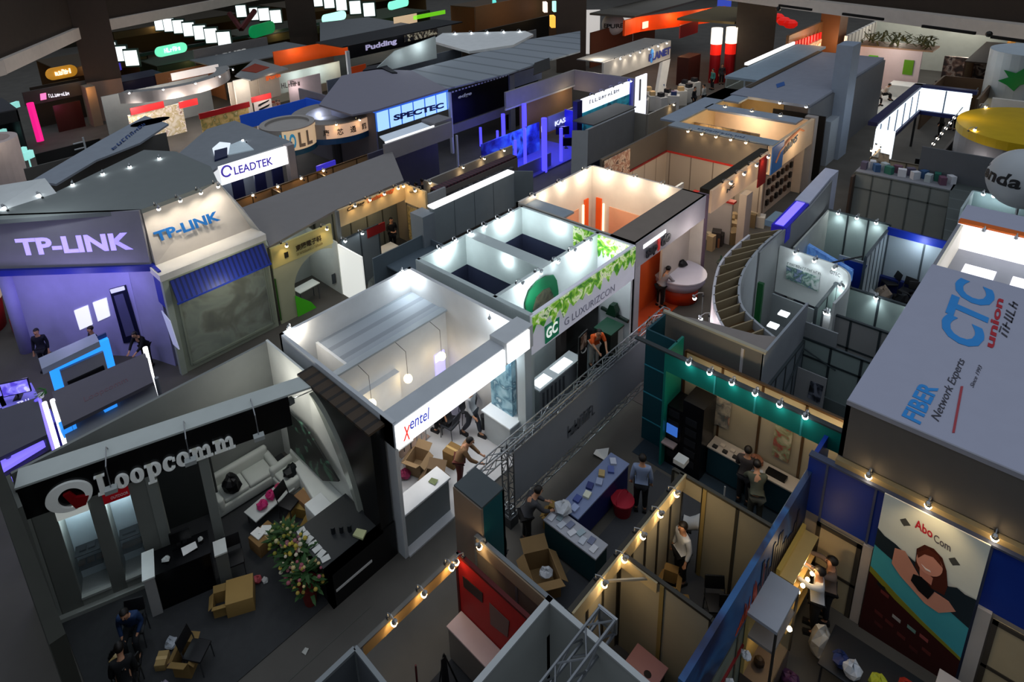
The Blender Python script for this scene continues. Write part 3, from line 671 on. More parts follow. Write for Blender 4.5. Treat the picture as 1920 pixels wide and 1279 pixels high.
# ================================================================ WHITE BOOTH WITH LONG LIGHTBOX
B = T('exhibition_booth', 'white square booth with a long lit lightbox sign and partial roof', 'booth', (9, 12, 0))
W = M('c8cacb', .6); W2 = M('bcc0c3', .6)
x0, x1, y0, y1, H = 6.78, 11.5, 9.5, 14.4, 4.0
MB().box(x0, x0+.1, y0+.05, y1, 0, H).build('side_wall', W2, B)
MB().box(x1-.12, x1, y0+.3, y1, 0, H).build('side_wall', W, B)
MB().box(x0, x1, y1-.1, y1, 0, H).build('rear_wall', W, B)
MB().box(x0, x1-1.05, y0, y0+.5, 3.3, 3.98).build('fascia', M('b4b9bd', .5), B)
MB().box(x1-1.05, x1+.05, y0-.05, y0+.5, 3.45, 4.12).build('corner_fascia', M('c2c6c8', .5), B)
MB().box(x0+.02, x1-1.1, y0-.06, y0, 3.34, 3.95).build('lightbox', M('ffffff', .4, emit=1.6), B)
MB().box(x1-1.0, x1-.15, y0-.1, y0-.05, 3.5, 4.08).build('corner_lightbox', M('ffffff', .4, emit=1.5), B)
ly = y0-.065
textp('X', ('y', ly), (756, 828), (771, 822), (753, 802), M('e2413a', .5, emit=1.), B, .01, .02, .25, 'logo_initial')
textp('entel', ('y', ly), (769, 806), (806, 784), (765, 786), M('4a55b8', .5, emit=.7), B, .01, .01, .2)
MB().box(x1-.28, x1, y0-.02, y0+.26, 0, 3.45).build('corner_post', M('b9c3c6', .4), B)
# rear meeting room with a flat canvas roof and its partitions
MB().box(x0+1.05, x1-.12, 12.78, y1-.1, 3.1, 3.2).build('roof_canvas', Mlines('roofseam', '8f979f', '7b828a', 'Y', .55, .18, .7), B)
MB().box(x0+.1, x1-.12, 12.7, 12.8, 0, 3.22).build('partition', W, B)
MB().box(x0+1.0, x0+1.08, 12.8, y1-.1, 0, 3.22).build('partition', W, B)
MB().box(x0+.1, x1-.12, 12.62, 12.84, 3.2, 3.26).build('partition_cap', M('9aa2a8', .5), B)
for xx, ww, hh in ((7.25, .5, 2.0), (11.0, .4, 1.9)):
    MB().box(xx-ww/2, xx+ww/2, 12.66, 12.7, .3, hh).build('lit_doorway', M('a9a4ee', .4, emit=.9), B)
    MB().box(xx-ww/2, xx+ww/2-.1, 12.65, 12.66, hh-.25, hh).build('doorway_sign', M('ffffff', .4, emit=1.2), B)
MB().box(x0+.1, x1-.1, y0, y1, 0, .05).build('floor_deck', M('b9babc', .4, var=.05), B)
MB().box(7.0, 9.3, 12.5, 12.7, 0, 2.3).build('cabinet_wall', W2, B)
for x_, y_, e, c in ((x1-.35, y1-.35, 45, COOL), (x0+.35, y1-.3, 40, NEUT), (x1-.4, y0+1.1, 20, COOL)): 
    s = spot((x_, y_+(.3 if y_ > 12 else 0), H), (-.7, -.7), 0, COOL, arm=.15); s['label'] = {0: 'arm spotlight at the rear corner of the white booth'}.get(0) if x_ > 9 and y_ > 12 else ('arm spotlight at the rear left corner of the white booth' if x_ < 9 else 'arm spotlight at the right wall of the white booth')
    glow((x_, y_, H-.06), c, e, .07)
for xx, yy, e in ((7.7, 11.2, 60), (9.3, 11.2, 70), (10.7, 11.0, 60)): glow((xx, yy, 3.1), (1., .95, .9), e, .35, 150, (0, 0, -1))
glow((10.2, 13.5, 2.9), (.7, .68, 1.), 15, .3)
# hanging lamps
GL = []
for i, (px, py) in enumerate(((697, 757), (765, 710), (828, 668))):
    q = P(px, py, 2.2); t = T('globe_lamp', 'globe lamp', 'lamp', (q.x, q.y, 2.08)); GL.append(t)
    MB().ball((q.x, q.y, 2.2), .13, 14).build('globe', M('ffe9bd', .4, emit=2.2), t, smooth=True)
    MB().tube([(q.x, q.y, 2.32), (q.x, q.y, 3.1), (q.x, 12.66, 3.2)], .008, 5).build('cord', METAL_D, t)
    glow((q.x, q.y, 2.0), WARM, 6, .14)
series(GL, '%s of the three round globe lamps hanging in the white booth')
# meeting tables
for x, y, l, lab in ((8.3, 11.95, 1.2, 'white meeting table under the leftmost globe lamp'), (10.55, 12.0, 1.1, 'white meeting table under the rightmost globe lamp')):
    table((x, y), l, .7, .74, 0, lab, 'd4d6d8')
for i, (dx, dy) in enumerate(((-.4, .1), (-.2, -.15), (-.05, .15), (.12, -.1), (.3, .12), (.42, -.12))):
    w = tag(MB().obox((8.3+dx, 11.95+dy, .755), .16, .12, .03, i).build('router_box', M('1c2a52', .4)), ['dark router at the left rear corner of the meeting table', 'dark router at the left front edge of the meeting table', 'dark router left of the table centre', 'dark router right of the table centre', 'dark router at the right rear edge of the meeting table', 'dark router at the right front corner of the meeting table'][i], 'router')
chair((7.75, 11.55), 30, 'grey chair at the left meeting table', '55606c', z=.05); chair((9.0, 12.3), 200, 'dark chair beside the left meeting table', '2a2e36', z=.05)
chair((10.2, 11.5), 10, 'dark chair under the seated visitor by the right meeting table', '2a2e36', z=.05); chair((11.0, 11.6), 60, 'black chair beyond the seated visitor', '1c1e22', z=.05)
person((10.2, 11.5), 10, 'sitlean', '17181d', '15161a', 'person in black seated at the meeting table under a globe lamp', z=.05)
t = T('glass_screen', 'thin framed glass screen between the two meeting tables', 'screen', (9.35, 11.8, .05))
for i in range(3): MB().tube([(9.1+i*.25, 11.7+i*.1, .05), (9.1+i*.25, 11.7+i*.1, 1.7)], .015, 6).build('post', METAL_L, t)
MB().slab([Vector(v) for v in ((9.1, 11.7, .3), (9.6, 11.9, .3), (9.6, 11.9, 1.65), (9.1, 11.7, 1.65))], .01).build('glass', M('b9c4c8', .05, alpha=.2), t)
# front reception counter
t = T('reception_counter', 'grey fronted white topped reception counter at the open front of the white booth', 'counter', (7.8, 9.95, 0))
MB().box(6.85, 8.45, 9.72, 9.8, 0, 1.04).build('front_panel', M('6f7577', .5), t); MB().box(6.85, 8.45, 9.8, 10.15, .0, 1.04).build('body', M('83898b', .5), t)
MB().box(6.8, 8.5, 9.68, 10.2, 1.04, 1.1).build('top', M('d2d4d6', .35), t, bevel=.01)
paper((8.1, 9.9), .16, .2, 15, 'green printed card on the white counter top', '6e7a52', 1.1, h=.01)
# clutter behind the counter
carton((8.75, 11.3), .55, .45, .45, 20, 'brown carton with a red wrapper behind the lightbox', True, '8b7355', z=.05)
crumple((8.3, 11.35), .16, 'magenta bag beside the brown carton', '8a2a50', z=.05)
carton((8.55, 10.5), .7, .5, .32, 30, 'open carton with white papers behind the reception counter', True, '6e5a44', z=.05)
paper((8.55, 10.5), .3, .4, 30, 'white papers inside the open carton', z=.2)
crumple((8.05, 10.65), .22, 'bright blue bag behind the reception counter', '2a4a9a', z=.05)
crumple((7.55, 10.85), .24, 'black coat heaped behind the reception counter', '15161c', 'coat', 'coat', .05, 1.0)
crumple((7.5, 10.45), .18, 'red bag behind the reception counter', 'a03428', z=.05)
crumple((7.4, 10.15), .14, 'tan bag at the corner behind the reception counter', '8d7658', z=.05)
chair((7.05, 10.45), 0, 'black stool chair at the left end of the reception counter', z=.05)
person((10.65, 11.05), 190, 'walk', '9a9ca0', '2c3038', 'person in grey shirt walking on the white booth floor', z=.05)
person((9.15, 10.05), 215, 'lean', '7a5c40', '5a2a24', 'person in brown top bending at the front of the white booth', z=.05)
carton((9.55, 10.75), .42, .36, .5, 10, 'brown carton standing on the white booth floor', False, '7d6138', z=.05)
crumple((9.1, 9.78), .22, 'pale blue plastic sheet on the floor in front of the white booth', '5f9cc0', 'sheet', 'plastic_sheet', .05, .5)
paper((9.2, 12.15), 1.1, .5, 0, 'brown paper strip on the white booth floor', '9a8478', .05)
tag(MB().tube([(11.1, 11.0, .05), (11.1, 11.0, .5)], .1, 12).build('waste_bin', M('24262a', .4)), 'dark bin beside the poster wall of the white booth', 'bin')
# pod with posters at the right front
t = T('display_pod', 'white display pod with pale blue posters and a glossy shelf', 'display stand', (11.3, 10.1, 0))
MB().box(10.85, 11.6, 9.75, 10.75, 0, .95).build('base', M('aeb6ba', .45), t, bevel=.03)
MB().box(10.8, 11.65, 9.7, 10.8, .95, 1.02).build('shelf', M('dfe6ea', .3), t, bevel=.02)
MB().box(11.2, 11.38, 9.95, 10.75, 1.02, 2.9).build('panel', Mpic('bluepost', [(.35, '9fc0cc'), (.5, '7fa8b8'), (.6, '3f6a80'), (.7, 'b9d2da')], 3., .1), t)
glow((10.9, 10.1, 3.1), COOL, 18, .08)
# ================================================================ GREEN BOOTH
G = T('exhibition_booth', 'white booth with grass green printed fascia and two open topped rooms', 'booth', (14.5, 12, 0))
WG = M('bcc8c6', .55); NAVY = M('262b40', .6); x0, x1, y0, y1 = 11.98, 17.28, 9.86, 14.6
MB().box(x0-.06, x0+.1, y0, y1, 0, H).build('side_wall', WG, G)
MB().box(x0, x1, y1-.1, y1, 2.9, H).build('rear_wall_upper', WG, G); MB().box(x0, x1, y1-.1, y1, 0, 2.9).build('rear_wall_lower', NAVY, G)
MB().box(x1-.1, x1, y0+1.35, y1, 2.9, H).build('side_wall_upper', WG, G); MB().box(x1-.1, x1, y0+1.35, y1, 0, 2.9).build('side_wall_lower', NAVY, G)
MB().box(x1-.1, x1, y0, y0+1.35, 0, H).build('front_side_wall', M('d2d6d8', .5), G)
MB().box(x0, x1, y0+1.3, y0+1.42, 0, H).build('partition', M('c3cdcb', .55), G)
MB().box(14.15, 14.65, y0+1.42, y1-.1, 2.9, H).build('cross_wall_upper', WG, G); MB().box(14.2, 14.6, y0+1.42, y1-.1, 0, 2.9).build('cross_wall_lower', NAVY, G)
MB().box(x0, x1, y0+1.4, y1, 0, .02).build('carpet', M('20242e', .9), G)
MB().box(x0, x1, y0, y0+1.4, 0, .06).build('floor_deck', M('565c5e', .5), G)
MB().box(x0-.05, x1, y0-.05, y0+.06, 2.75, H).build('fascia', M('c9cad6', .45, emit=.22), G)
GRASS = Mpic('grass', [(.25, '1d5a17'), (.42, '3f8a1c'), (.52, '8fc23c'), (.6, 'e6efc8'), (.72, '2c6d1a')], 3.2, .35, 4, .5, 1.2)
rd = random.Random(2)
def grassy(f, L, zt, zb, name='grass_print'):
    m = MB(); n = 34; pr_ = []
    for i in range(n+1):
        s = L*i/n; z = zb+(zt-zb)*(.18+.42*abs(math.sin(i*.9+.5)) if i % 3 else rd.uniform(.0, .3)); pr_.append((s, z))
    for i in range(n):
        m.slab([f(pr_[i][0], pr_[i][1]), f(pr_[i+1][0], pr_[i+1][1]), f(pr_[i+1][0], zt), f(pr_[i][0], zt)], .02)
    return m.build(name, GRASS, G)
grassy(lambda s, z: Vector((x0-.04+s, y0-.075, z)), x1-x0, 3.98, 3.25)
grassy(lambda s, z: Vector((x1-.125, y0+s+.1, z)), 2.2, 3.98, 3.0)
panel(('y', y0-.07), [(1021, 613), (1048, 594), (1047, 625), (1022, 645)], .02, M('146b4a', .5, emit=.3), G, 'logo_plate')
textp('GC', ('y', y0-.1), (1024, 637), (1045, 620), (1024, 617), M('e8f0ea', .5, emit=.6), G, .015, .03)
textp('G LUXURIZCON', ('y', y0-.06), (1058, 612), (1152, 545), (1056, 600), M('8d8ea2', .5), G, .01)
# green arch logo screen on the inner wall
ay = y0+1.28; m = MB(); pts = [onx(0, 0, 1)]*0
def gy(px, py): q = ony(px, py, ay); return q
oq = [gy(*p) for p in ((983, 568), (990, 545), (1005, 527), (1022, 517), (1036, 515), (1042, 525), (1045, 545), (1044, 575), (1030, 590), (985, 590))]
MB().slab(oq, .05, Vector((0, -1, 0))).build('arch_logo', M('0d5a37', .45), G)
iq = [gy(*p) for p in ((996, 580), (1003, 556), (1016, 542), (1027, 538), (1034, 552), (1035, 570), (1028, 585), (1000, 590))]
MB().slab(iq, .08, Vector((0, -1, 0))).build('arch_screen', Mpic('archart', [(.3, '2d2a20'), (.5, '4a4a38'), (.7, '15201c')], 4), G)
glow((13.1, 14.2, 3.75), COOL, 30, .08); glow((16.2, 14.1, 3.75), COOL, 38, .08); glow((16.8, 12.8, 3.75), COOL, 22, .08); glow((14.0, 12.6, 3.75), COOL, 12, .08)
glow((13.4, 10.6, 3.5), COOL, 35, .1); glow((16.2, 10.6, 3.6), COOL, 55, .1)
spots((12.3, 14.58, H), (17.1, 14.58, H), 6, (0, -1), 6, COOL, '%s of the small spotlights on the rear wall of the grass fascia booth', 'small spotlights on the grass fascia booth rear wall', arm=.2)
spots((12.4, 11.2, H), (17.0, 11.2, H), 5, (0, -1), 5, COOL, '%s of the spotlights over the green arch logo wall', 'spotlights over the arch logo wall', arm=.25)
for i, (x, y, r, l) in enumerate(((12.7, 12.4, 30, 'black chair in the left open topped room'), (13.4, 12.9, 120, 'second black chair in the left open topped room, by its right wall'), (15.6, 12.6, 10, 'black chair in the right open topped room'), (16.3, 13.3, 200, 'second black chair in the right open topped room, by its rear wall'))): chair((x, y), r, l)
table((13.1, 12.0), .9, .6, .74, 0, 'small dark table with white cups in the left open topped room', '33363f')
table((15.9, 12.2), 1.1, .6, .74, 0, 'dark table in the right open topped room', '23252b')
for x, y, l in ((12.9, 12.0, 'white cup at the left end of the small dark table'), (13.3, 12.05, 'white cup at the right end of the small dark table'), (15.7, 12.2, 'white cup on the dark table in the right room')): tag(MB().tube([(x, y, .74), (x, y, .84)], .05, 10).build('paper_cup', M('d9dcde')), l, 'cup')
# front fittings of the green booth
t = T('display_counter', 'white counter with two lit panels in the grass fascia booth', 'counter', (13.6, 10.3, 0))
MB().box(12.6, 14.5, 10.1, 10.5, .06, .95).build('body', M('84898c', .5), t); MB().box(12.55, 14.7, 10.05, 10.55, .95, 1.0).build('top', M('b9bec0', .4), t)
for a, b in ((12.65, 13.25), (13.55, 14.3)): MB().box(a, b, 10.12, 10.45, 1.0, 1.02).build('lit_panel', M('f4f6f8', .4, emit=.9), t)
for i in range(6): MB().box(12.75+i*.2, 12.82+i*.2, 10.07, 10.1, .2, .8).build('brochure_slot', M('4c4f55', .5), t)
t = T('column_banner', 'dark brown banner column behind the white counter', 'banner', (14.5, 10.75, 0)); MB().box(14.35, 14.65, 10.62, 10.82, 0.06, 2.2).build('banner', M('2b2523', .6), t)
t = T('banner_stand', 'black roll-up banner stand with a printed portrait at its head', 'banner', (14.57, 9.95, .06))
MB().slab([Vector(v) for v in ((14.30, 9.93, .1), (14.85, 9.99, .1), (14.85, 9.99, 2.0), (14.30, 9.93, 2.0))], .03).build('cloth', M('09090b', .6), t)
MB().slab([Vector(v) for v in ((14.37, 9.89, 1.5), (14.78, 9.95, 1.5), (14.75, 9.95, 1.95), (14.40, 9.9, 1.95))], .02).build('printed_head', Mpic('headprint', [(.3, '2c1a10'), (.5, '6a4a34'), (.6, 'b39a86'), (.8, '24160f')], 5.), t)
m = MB(); 
for i in range(8):
    a0, a1 = PI+PI*i/8, PI+PI*(i+1)/8; m.tube([(14.57+.13*math.cos(a0), 9.9, 1.42+.1*math.sin(a0)), (14.57+.13*math.cos(a1), 9.9, 1.42+.1*math.sin(a1))], .018, 5)
m.build('printed_necklace', M('b9b9b5', .4), t); MB().box(14.25, 14.90, 9.85, 10.07, .06, .12).build('base', METAL_L, t)
t = T('display_kiosk', 'dark green kiosk with a white front panel in the grass fascia booth', 'kiosk', (16.3, 9.95, .06))
MB().box(15.85, 16.3, 9.75, 10.35, .06, 1.3).build('body', M('0d1d18', .4), t); MB().box(16.3, 16.6, 9.75, 10.35, .06, 1.25).build('front_panel', M('9ea6a4', .5), t); MB().box(15.82, 16.62, 9.72, 10.38, 1.3, 1.36).build('top', M('123d2c', .4), t)
person((15.6, 10.2), 150, 'lean', 'd2541c', '9a948c', 'person in an orange top leaning toward the dark green kiosk', z=.06, sleeves='tshirt')
t = T('dark_screen_wall', 'large black screen wall behind the person in orange', 'screen', (16.0, 11.0, 0)); MB().box(15.0, 16.95, 10.95, 11.12, .5, 2.3).build('screen', M('14120f', .25), t); MB().box(15.0, 16.95, 11.0, 11.12, 0.06, .5).build('base', M('2a2a28'), t)
t = T('router_sculpture', 'dark green router shaped sculpture on the white side wall', 'sculpture', (16.6, 10.0, 1.6))
sy = 9.93; q = [onx(p[0], p[1], 17.1) for p in ((1128, 577), (1178, 603))]
MB().tube([q[0], q[1]], .07, 8).build('bar', M('11231c', .4), t)
MB().slab([onx(p[0], p[1], 17.1) for p in ((1143, 583), (1150, 566), (1158, 568), (1162, 580), (1160, 590))], .25, Vector((-1, 0, 0))).build('head', M('11301f', .4), t)
# ================================================================ ORANGE AND WHITE BOOTH
O = T('exhibition_booth', 'white open topped booth with orange floor and warm lit inner walls', 'booth', (19.9, 12, 0))
WO = M('d8cfc4', .55); x0, x1, y0, y1 = 17.38, 22.42, 9.86, 14.95
MB().box(x0, x0+.08, y0, y1, 0, H).build('side_wall', M('a5a096', .6), O)
MB().box(x0, x1, y1-.1, y1, 0, H).build('rear_wall', WO, O)
MB().box(x1-.1, x1, y0, y1, 0, H).build('side_wall', WO, O)
MB().box(x0, x1, y0, y0+.95, 3.88, H).build('roof_strip', M('7b7066', .7), O)
MB().box(x0, x0+1.1, y0+3.2, y1-.1, 3.7, 3.78).build('roof_corner', M('8f9aa4', .7), O)
MB().box(x0, x1, y0-.02, y0+.08, 3.05, H).build('fascia', M('b6b2b8', .5), O)
MB().box(x0, x0+.32, y0-.03, y0+.3, 0, 3.1).build('post', M('bdb9be', .5), O)
MB().box(20.2, x1, y0+.5, y0+.58, 0, 3.1).build('front_panel', M('b0a69d', .55), O)
MB().box(x1-.06, x1+.1, y0-.06, y0+.35, 0, H).build('end_post', M('6d5a66', .5), O)
MB().box(17.6, 22.3, y0-.0, y1-.1, 0, .03).build('carpet', M('b5441a', .9), O)
MB().box(17.75, 19.4, y0-1.1, y0, 0, .03).build('carpet_apron', M('b5441a', .9), O)
PE = M('e0a888', .5); OR = M('d2501a', .5, emit=.25); HOT = M('ffd9b0', .4, emit=1.6)
MB().box(17.5, 21.3, y1-.14, y1-.1, 0, 2.35).build('dado', PE, O); MB().box(x1-.14, x1-.1, y0+.7, y1-1.0, 0, 2.35).build('dado', PE, O)
MB().box(21.72, 22.0, y1-.16, y1-.1, 0, 2.6).build('door_reveal', OR, O); MB().box(21.6, 21.68, y1-.16, y1-.1, 0, 2.4).build('light_strip', HOT, O)
MB().box(x1-.16, x1-.1, y1-.62, y1-.35, 0, 2.6).build('door_reveal', OR, O); MB().box(x1-.16, x1-.1, y1-.75, y1-.68, 0, 2.4).build('light_strip', HOT, O)
MB().box(19.0, 22.3, 10.75, 10.85, 0, 2.2).build('counter_wall', M('d0521d', .5), O)
for px, tx, c in ((1209, 'Sap', '20242c'), (1229, 'i', 'c8302c'), (1234, 'do', '20242c')): pass
textp('Sap', ('y', y0-.04), (1209, 490), (1230, 471), (1208, 470), M('20242c', .5), O, .06, .05)
textp('i', ('y', y0-.04), (1231, 470), (1235, 466), (1230, 450), M('c8302c', .5, emit=.3), O, .06, .05)
textp('do', ('y', y0-.04), (1237, 464), (1255, 448), (1236, 445), M('20242c', .5), O, .06, .05)
a_, b_ = ony(1207, 468, y0-.04), ony(1249, 434, y0-.04)
MB().box(a_.x, b_.x, y0-.035, y0-.02, a_.z+.02, a_.z+.16).build('halo_strip', M('ffffff', .4, emit=1.5), O)
spots((17.6, y1-.05, H), (22.2, y1-.05, H), 3, (0, -1), 0, NEUT, '%s of the spotlights on the rear wall top of the orange floored booth', 'rear wall spotlights of the orange floored booth', arm=.25)
for xx in (18.9, 20.2, 21.5): glow((xx, y1-.45, 3.75), (1., .88, .7), 13, .06)
for yy in (14.2, 12.9, 11.6): glow((x1-.5, yy, 3.75), (1., .88, .7), 13, .06)
spots((x1-.05, y0+1.3, H), (x1-.05, y1-.6, H), 3, (-1, 0), 0, NEUT, '%s of the spotlights on the right wall top of the orange floored booth', 'right wall spotlights of the orange floored booth', arm=.25)
glow((19.0, 10.9, 2.9), (1., .72, .45), 30, .2); glow((21.0, 9.0, 2.9), (1., .9, .85), 35, .2); glow((21.0, 13.0, 2.8), (1., .75, .5), 30, .3)  # the light before the front panel is added to brighten it
t = T('curved_counter', 'white topped curved counter with an orange base on the orange floor', 'counter', (21.3, 10.35, 0))
MB().lathe([(.72, .03), (.72, .62)], (21.3, 10.2, 0), 24).build('orange_base', M('c2340c', .45), t, smooth=True)
MB().lathe([(.78, .6), (.95, .85), (.95, 1.05)], (21.3, 10.2, 0), 24).build('white_drum', M('b5b0c0', .45), t, smooth=True)
MB().lathe([(1.0, 1.05), (1.0, 1.1), (0, 1.1)], (21.3, 10.2, 0), 24).build('top', M('cfcad4', .35), t)
person((20.2, 10.35), 250, 'lean', '8f8a8e', '151518', 'woman in grey blouse and black trousers leaning on the curved counter', hair='0d0b0b')
person((20.95, 11.0), 200, 'hold', '16161c', '16161c', 'person in black standing behind the curved counter')
chair((18.4, 10.9), 100, 'dark chair on the orange floor by the entrance', '1a1a1c'); 
crumple((18.9, 11.4), .25, 'pink and blue shopping bag on the orange floor', '8a6a84', z=.03, flat=.9); crumple((21.7, 10.3), .2, 'black bag on the curved counter', '121216', 'bag', 'handbag', 1.1, .6)
t = T('potted_plant', 'dark potted plant on the orange floor beside the white post', 'plant', (18.15, 9.5, 0)); o = t.location
MB().lathe([(.13, .0), (.16, .3)], o, 12).build('pot', M('24201c'), t); b = MB(); rd = random.Random(9)
for i in range(50):
    a = rd.uniform(0, 6.28); p = o+Vector((math.cos(a)*rd.uniform(.05, .3), math.sin(a)*rd.uniform(.05, .3), rd.uniform(.35, .95))); b.obox(p, .03, .2, .004, a, rd.uniform(-1, 1))
b.build('foliage', M('1d3a1e', .7, var=.5), t)['kind'] = 'stuff'
# ---------------------------------------------------------------- shell scheme walls: panels with aluminium posts and rails
def shell(par, a, b, z0, z1, col, step=1.0, t=.05, rails=(1,), frame='6f7477', name='wall_panel', var=.08):
    a, b = Vector((a[0], a[1])), Vector((b[0], b[1])); L = (b-a).length; d = (b-a)/L
    o = MB().wall(a, b, z0, z1, t).build(name, M(col, .55, var=var), par); m = MB(); k = max(1, round(L/step))
    for i in range(k+1): p = a+d*L*i/k; m.obox((p.x, p.y, (z0+z1)/2), .06, t+.035, z1-z0, math.atan2(d.y, d.x))
    for r in rails: z = z0+(z1-z0)*r; m.wall(a, b, z-.03, z+.03, t+.035)
    m.build('frame', M(frame, .4, .4), par); return o
# ================================================================ HANGING BANNER ON A TRUSS
t = T('truss_banner', 'long grey fabric banner framed by a metal truss along the aisle', 'banner', (12.6, 8.42, 0))
MB().box(9.45, 15.95, 8.4, 8.42, .5, 2.2).build('fabric', M('7a8088', .8, var=.06), t)
truss((8.0, 8.42, 2.32), (16.9, 8.42, 2.32), .22, .02, 'truss_beam', t, 26); truss((9.2, 8.42, .42), (16.0, 8.42, .42), .2, .018, 'truss_beam', t, 20)
truss((9.25, 8.42, .3), (9.25, 8.42, 2.3), .2, .02, 'truss_leg', t, 8); truss((16.05, 8.42, .0), (16.05, 8.42, 2.3), .2, .02, 'truss_leg', t, 8)
MB().box(9.1, 9.4, 8.25, 8.6, 0, .3).build('foot', M('4a4d50', .4, .6), t)
textp('~9', ('y', 8.38), (1065, 822), (1115, 775), (1064, 800), M('4a5058', .8), t, .006)
# ================================================================ DESK BOOTH BEHIND THE BANNER
C = T('exhibition_booth', 'open shell scheme booth with a teal end column and beige partitions', 'booth', (9, 6.2, 0))
MB().box(7.08, 7.72, 7.55, 7.62, 0, 3.2).build('column_side', M('0f4b52', .4), C); MB().box(7.02, 7.08, 7.15, 7.95, 0, 3.2).build('column_front', M('77695c', .55), C)
MB().box(7.08, 7.72, 7.15, 7.2, 0, 3.2).build('column_side', M('0f4b52', .4), C); MB().box(7.66, 7.72, 7.15, 7.95, 0, 3.2).build('column_back', M('0f4b52', .4), C)
MB().box(7.05, 7.7, 7.15, 7.95, 3.2, 3.24).build('column_cap', M('3d4548', .5), C)
shell(C, (6.95, 5.1), (6.95, 7.25), 0, 2.5, '6c6459', 1.0); MB().box(6.88, 6.92, 5.1, 7.2, 2.18, 2.5).build('fascia', M('8a7a64', .5), C)
shell(C, (7.0, 5.0), (11.2, 5.0), 0, 2.5, '8f8876', .52, frame='35322c'); MB().box(7.0, 11.2, 4.9, 4.94, 2.22, 2.56).build('fascia', M('a39472', .5), C)
shell(C, (8.64, 3.15), (8.64, 4.95), 0, 2.5, '8f8876', .9, frame='35322c'); MB().box(8.56, 8.6, 4.15, 4.95, 2.25, 2.5).build('fascia', M('a39472', .5), C)
shell(C, (11.2, 3.05), (11.2, 4.5), 0, 2.5, '7b7666', .75, frame='3a372f'); shell(C, (11.2, 4.5), (11.2, 5.2), 2.05, 2.5, '7b7666', .7, frame='3a372f')
MB().box(11.14, 11.26, 4.42, 4.5, 0, 2.5).build('door_post', M('7a6a40', .5), C); MB().box(8.58, 8.7, 4.02, 4.1, 0, 2.5).build('door_post', M('7a6a40', .5), C)
shell(C, (11.25, 3.1), (13.2, 3.1), 0, 2.4, '6a675c', 1.0)
MB().tube([(7.9, 4.98, 2.42), (8.64, 4.3, 2.42)], .03, 6).build('brace_pole', M('a59a84', .3, .6), C)
MB().box(7.0, 13.2, 3.1, 6.6, 0, .012).build('carpet', M('3c3e42', .9, var=.15), C)
spots((7.4, 5.0, 2.5), (11.0, 5.0, 2.5), 5, (0, -1), 10, WARM, '%s of the warm spotlights along the beige partition rail', 'warm spotlights along the beige partition', arm=.22, tilt=-1., back=.6, size=75)
glow((6.6, 7.0, 2.45), WARM, 5, .05, 90, (.6, 0, -1)); glow((7.9, 4.6, 2.1), WARM, 5, .1); glow((10.2, 4.4, 2.3), WARM, 14, .15)
s = spot((6.95, 7.0, 2.5), (-1, 0), 6, WARM, arm=.2); s['label'] = 'warm spotlight at the foot of the teal end column'
# desks
t = cabinet('display_desk', 'long teal display desk covered in leaflets at the near side of the aisle', 'desk', 9.3, 9.75, 5.95, 7.35, .9, '10343a', '9a9ca4', doors=0)
cabinet('display_desk', 'deep blue fronted display desk with blue leaflet boxes on it', 'desk', 9.85, 12.05, 6.8, 7.3, .92, '141d55', '6d7a9c')
RDM = random.Random(12)
for i in range(9):
    y = 6.1+i*.145; w = ['leaflet nearest the chair side on the teal desk', 'second leaflet pile on the teal desk', 'third leaflet pile on the teal desk', 'fourth leaflet pile on the teal desk', 'fifth leaflet pile on the teal desk', 'sixth leaflet pile on the teal desk', 'seventh leaflet pile on the teal desk', 'eighth leaflet pile on the teal desk', 'farthest leaflet pile on the teal desk'][i]
    paper((9.45+.14*(i % 2), y), .2, .13, RDM.uniform(-15, 15), w, ['c2c4ca', '6a7088', 'b0b6c0', '8fa0a8'][i % 4], .9, 'leaflet_pile', 'leaflets', .02, .005, 'leaflet piles on the teal desk')
for i in range(8):
    x = 10.0+i*.26; w = ['nearest', 'second', 'third', 'fourth', 'fifth', 'sixth', 'seventh', 'farthest'][i]+' leaflet box on the deep blue desk'
    tag(MB().obox((x, 7.05+.1*(i % 2)-.05, .92+.03), .2, .15, .06, .1*i).build('leaflet_box', M(['93a0c2', '3c4a86', 'c6c8b4', '2c3468', '8c96b0', 'a08a5c', '4a5890', 'aab0c0'][i], .5)), w, 'leaflets', 'leaflet boxes on the deep blue desk')
crumple((9.75, 7.15), .2, 'white plastic bag held over the end of the desks', 'b4b8bd', z=.9)
carton((9.9, 7.6), .35, .3, .4, 15, 'yellowish carton behind the corner of the two desks', True, '9c7c42')
carton((8.55, 6.85), .75, .6, .55, 58, 'large open carton with wide flaps in front of the teal desk', True, '7e6440')
crumple((8.62, 6.8), .15, 'white foam block lying inside the large open carton', 'b6bac0', 'packing', 'packing_foam', .25, .6)
crumple((8.9, 7.45), .14, 'crumpled pale wrapper on the aisle floor near the teal desk', '6e6c6c', 'wrapper', 'wrapper')
paper((8.4, 7.35), .1, .14, 30, 'small white scrap on the aisle floor left of the large carton', 'c4c4c0')
paper((12.6, 7.95), .3, .36, 20, 'white sheet of paper leaning under the long banner', 'd8d8d4', curl=.2)
paper((3.95, 9.5), .12, .1, 20, 'small pale scrap on the dark aisle near the black booth', 'b0b0a8')
crumple((3.2, 9.0), .1, 'pale scrap of paper on the aisle by the dark grey box', '9a968c', 'paper', 'paper_scrap')
t = T('folding_crate', 'red shopping basket standing on the floor beside the deep blue desk', 'basket', (11.4, 6.55, 0)); o = t.location
for nm, z0_, z1_ in (('body', 0, .42),): MB().lathe([(.2, .01), (.26, .42), (.24, .42), (.18, .03), (0, .03)], o, 16).build('body', M('7c1020', .5), t)
MB().lathe([(.25, .42), (.29, .42), (.29, .46), (.25, .46)], o, 16).build('rim', M('9c1428', .5), t)
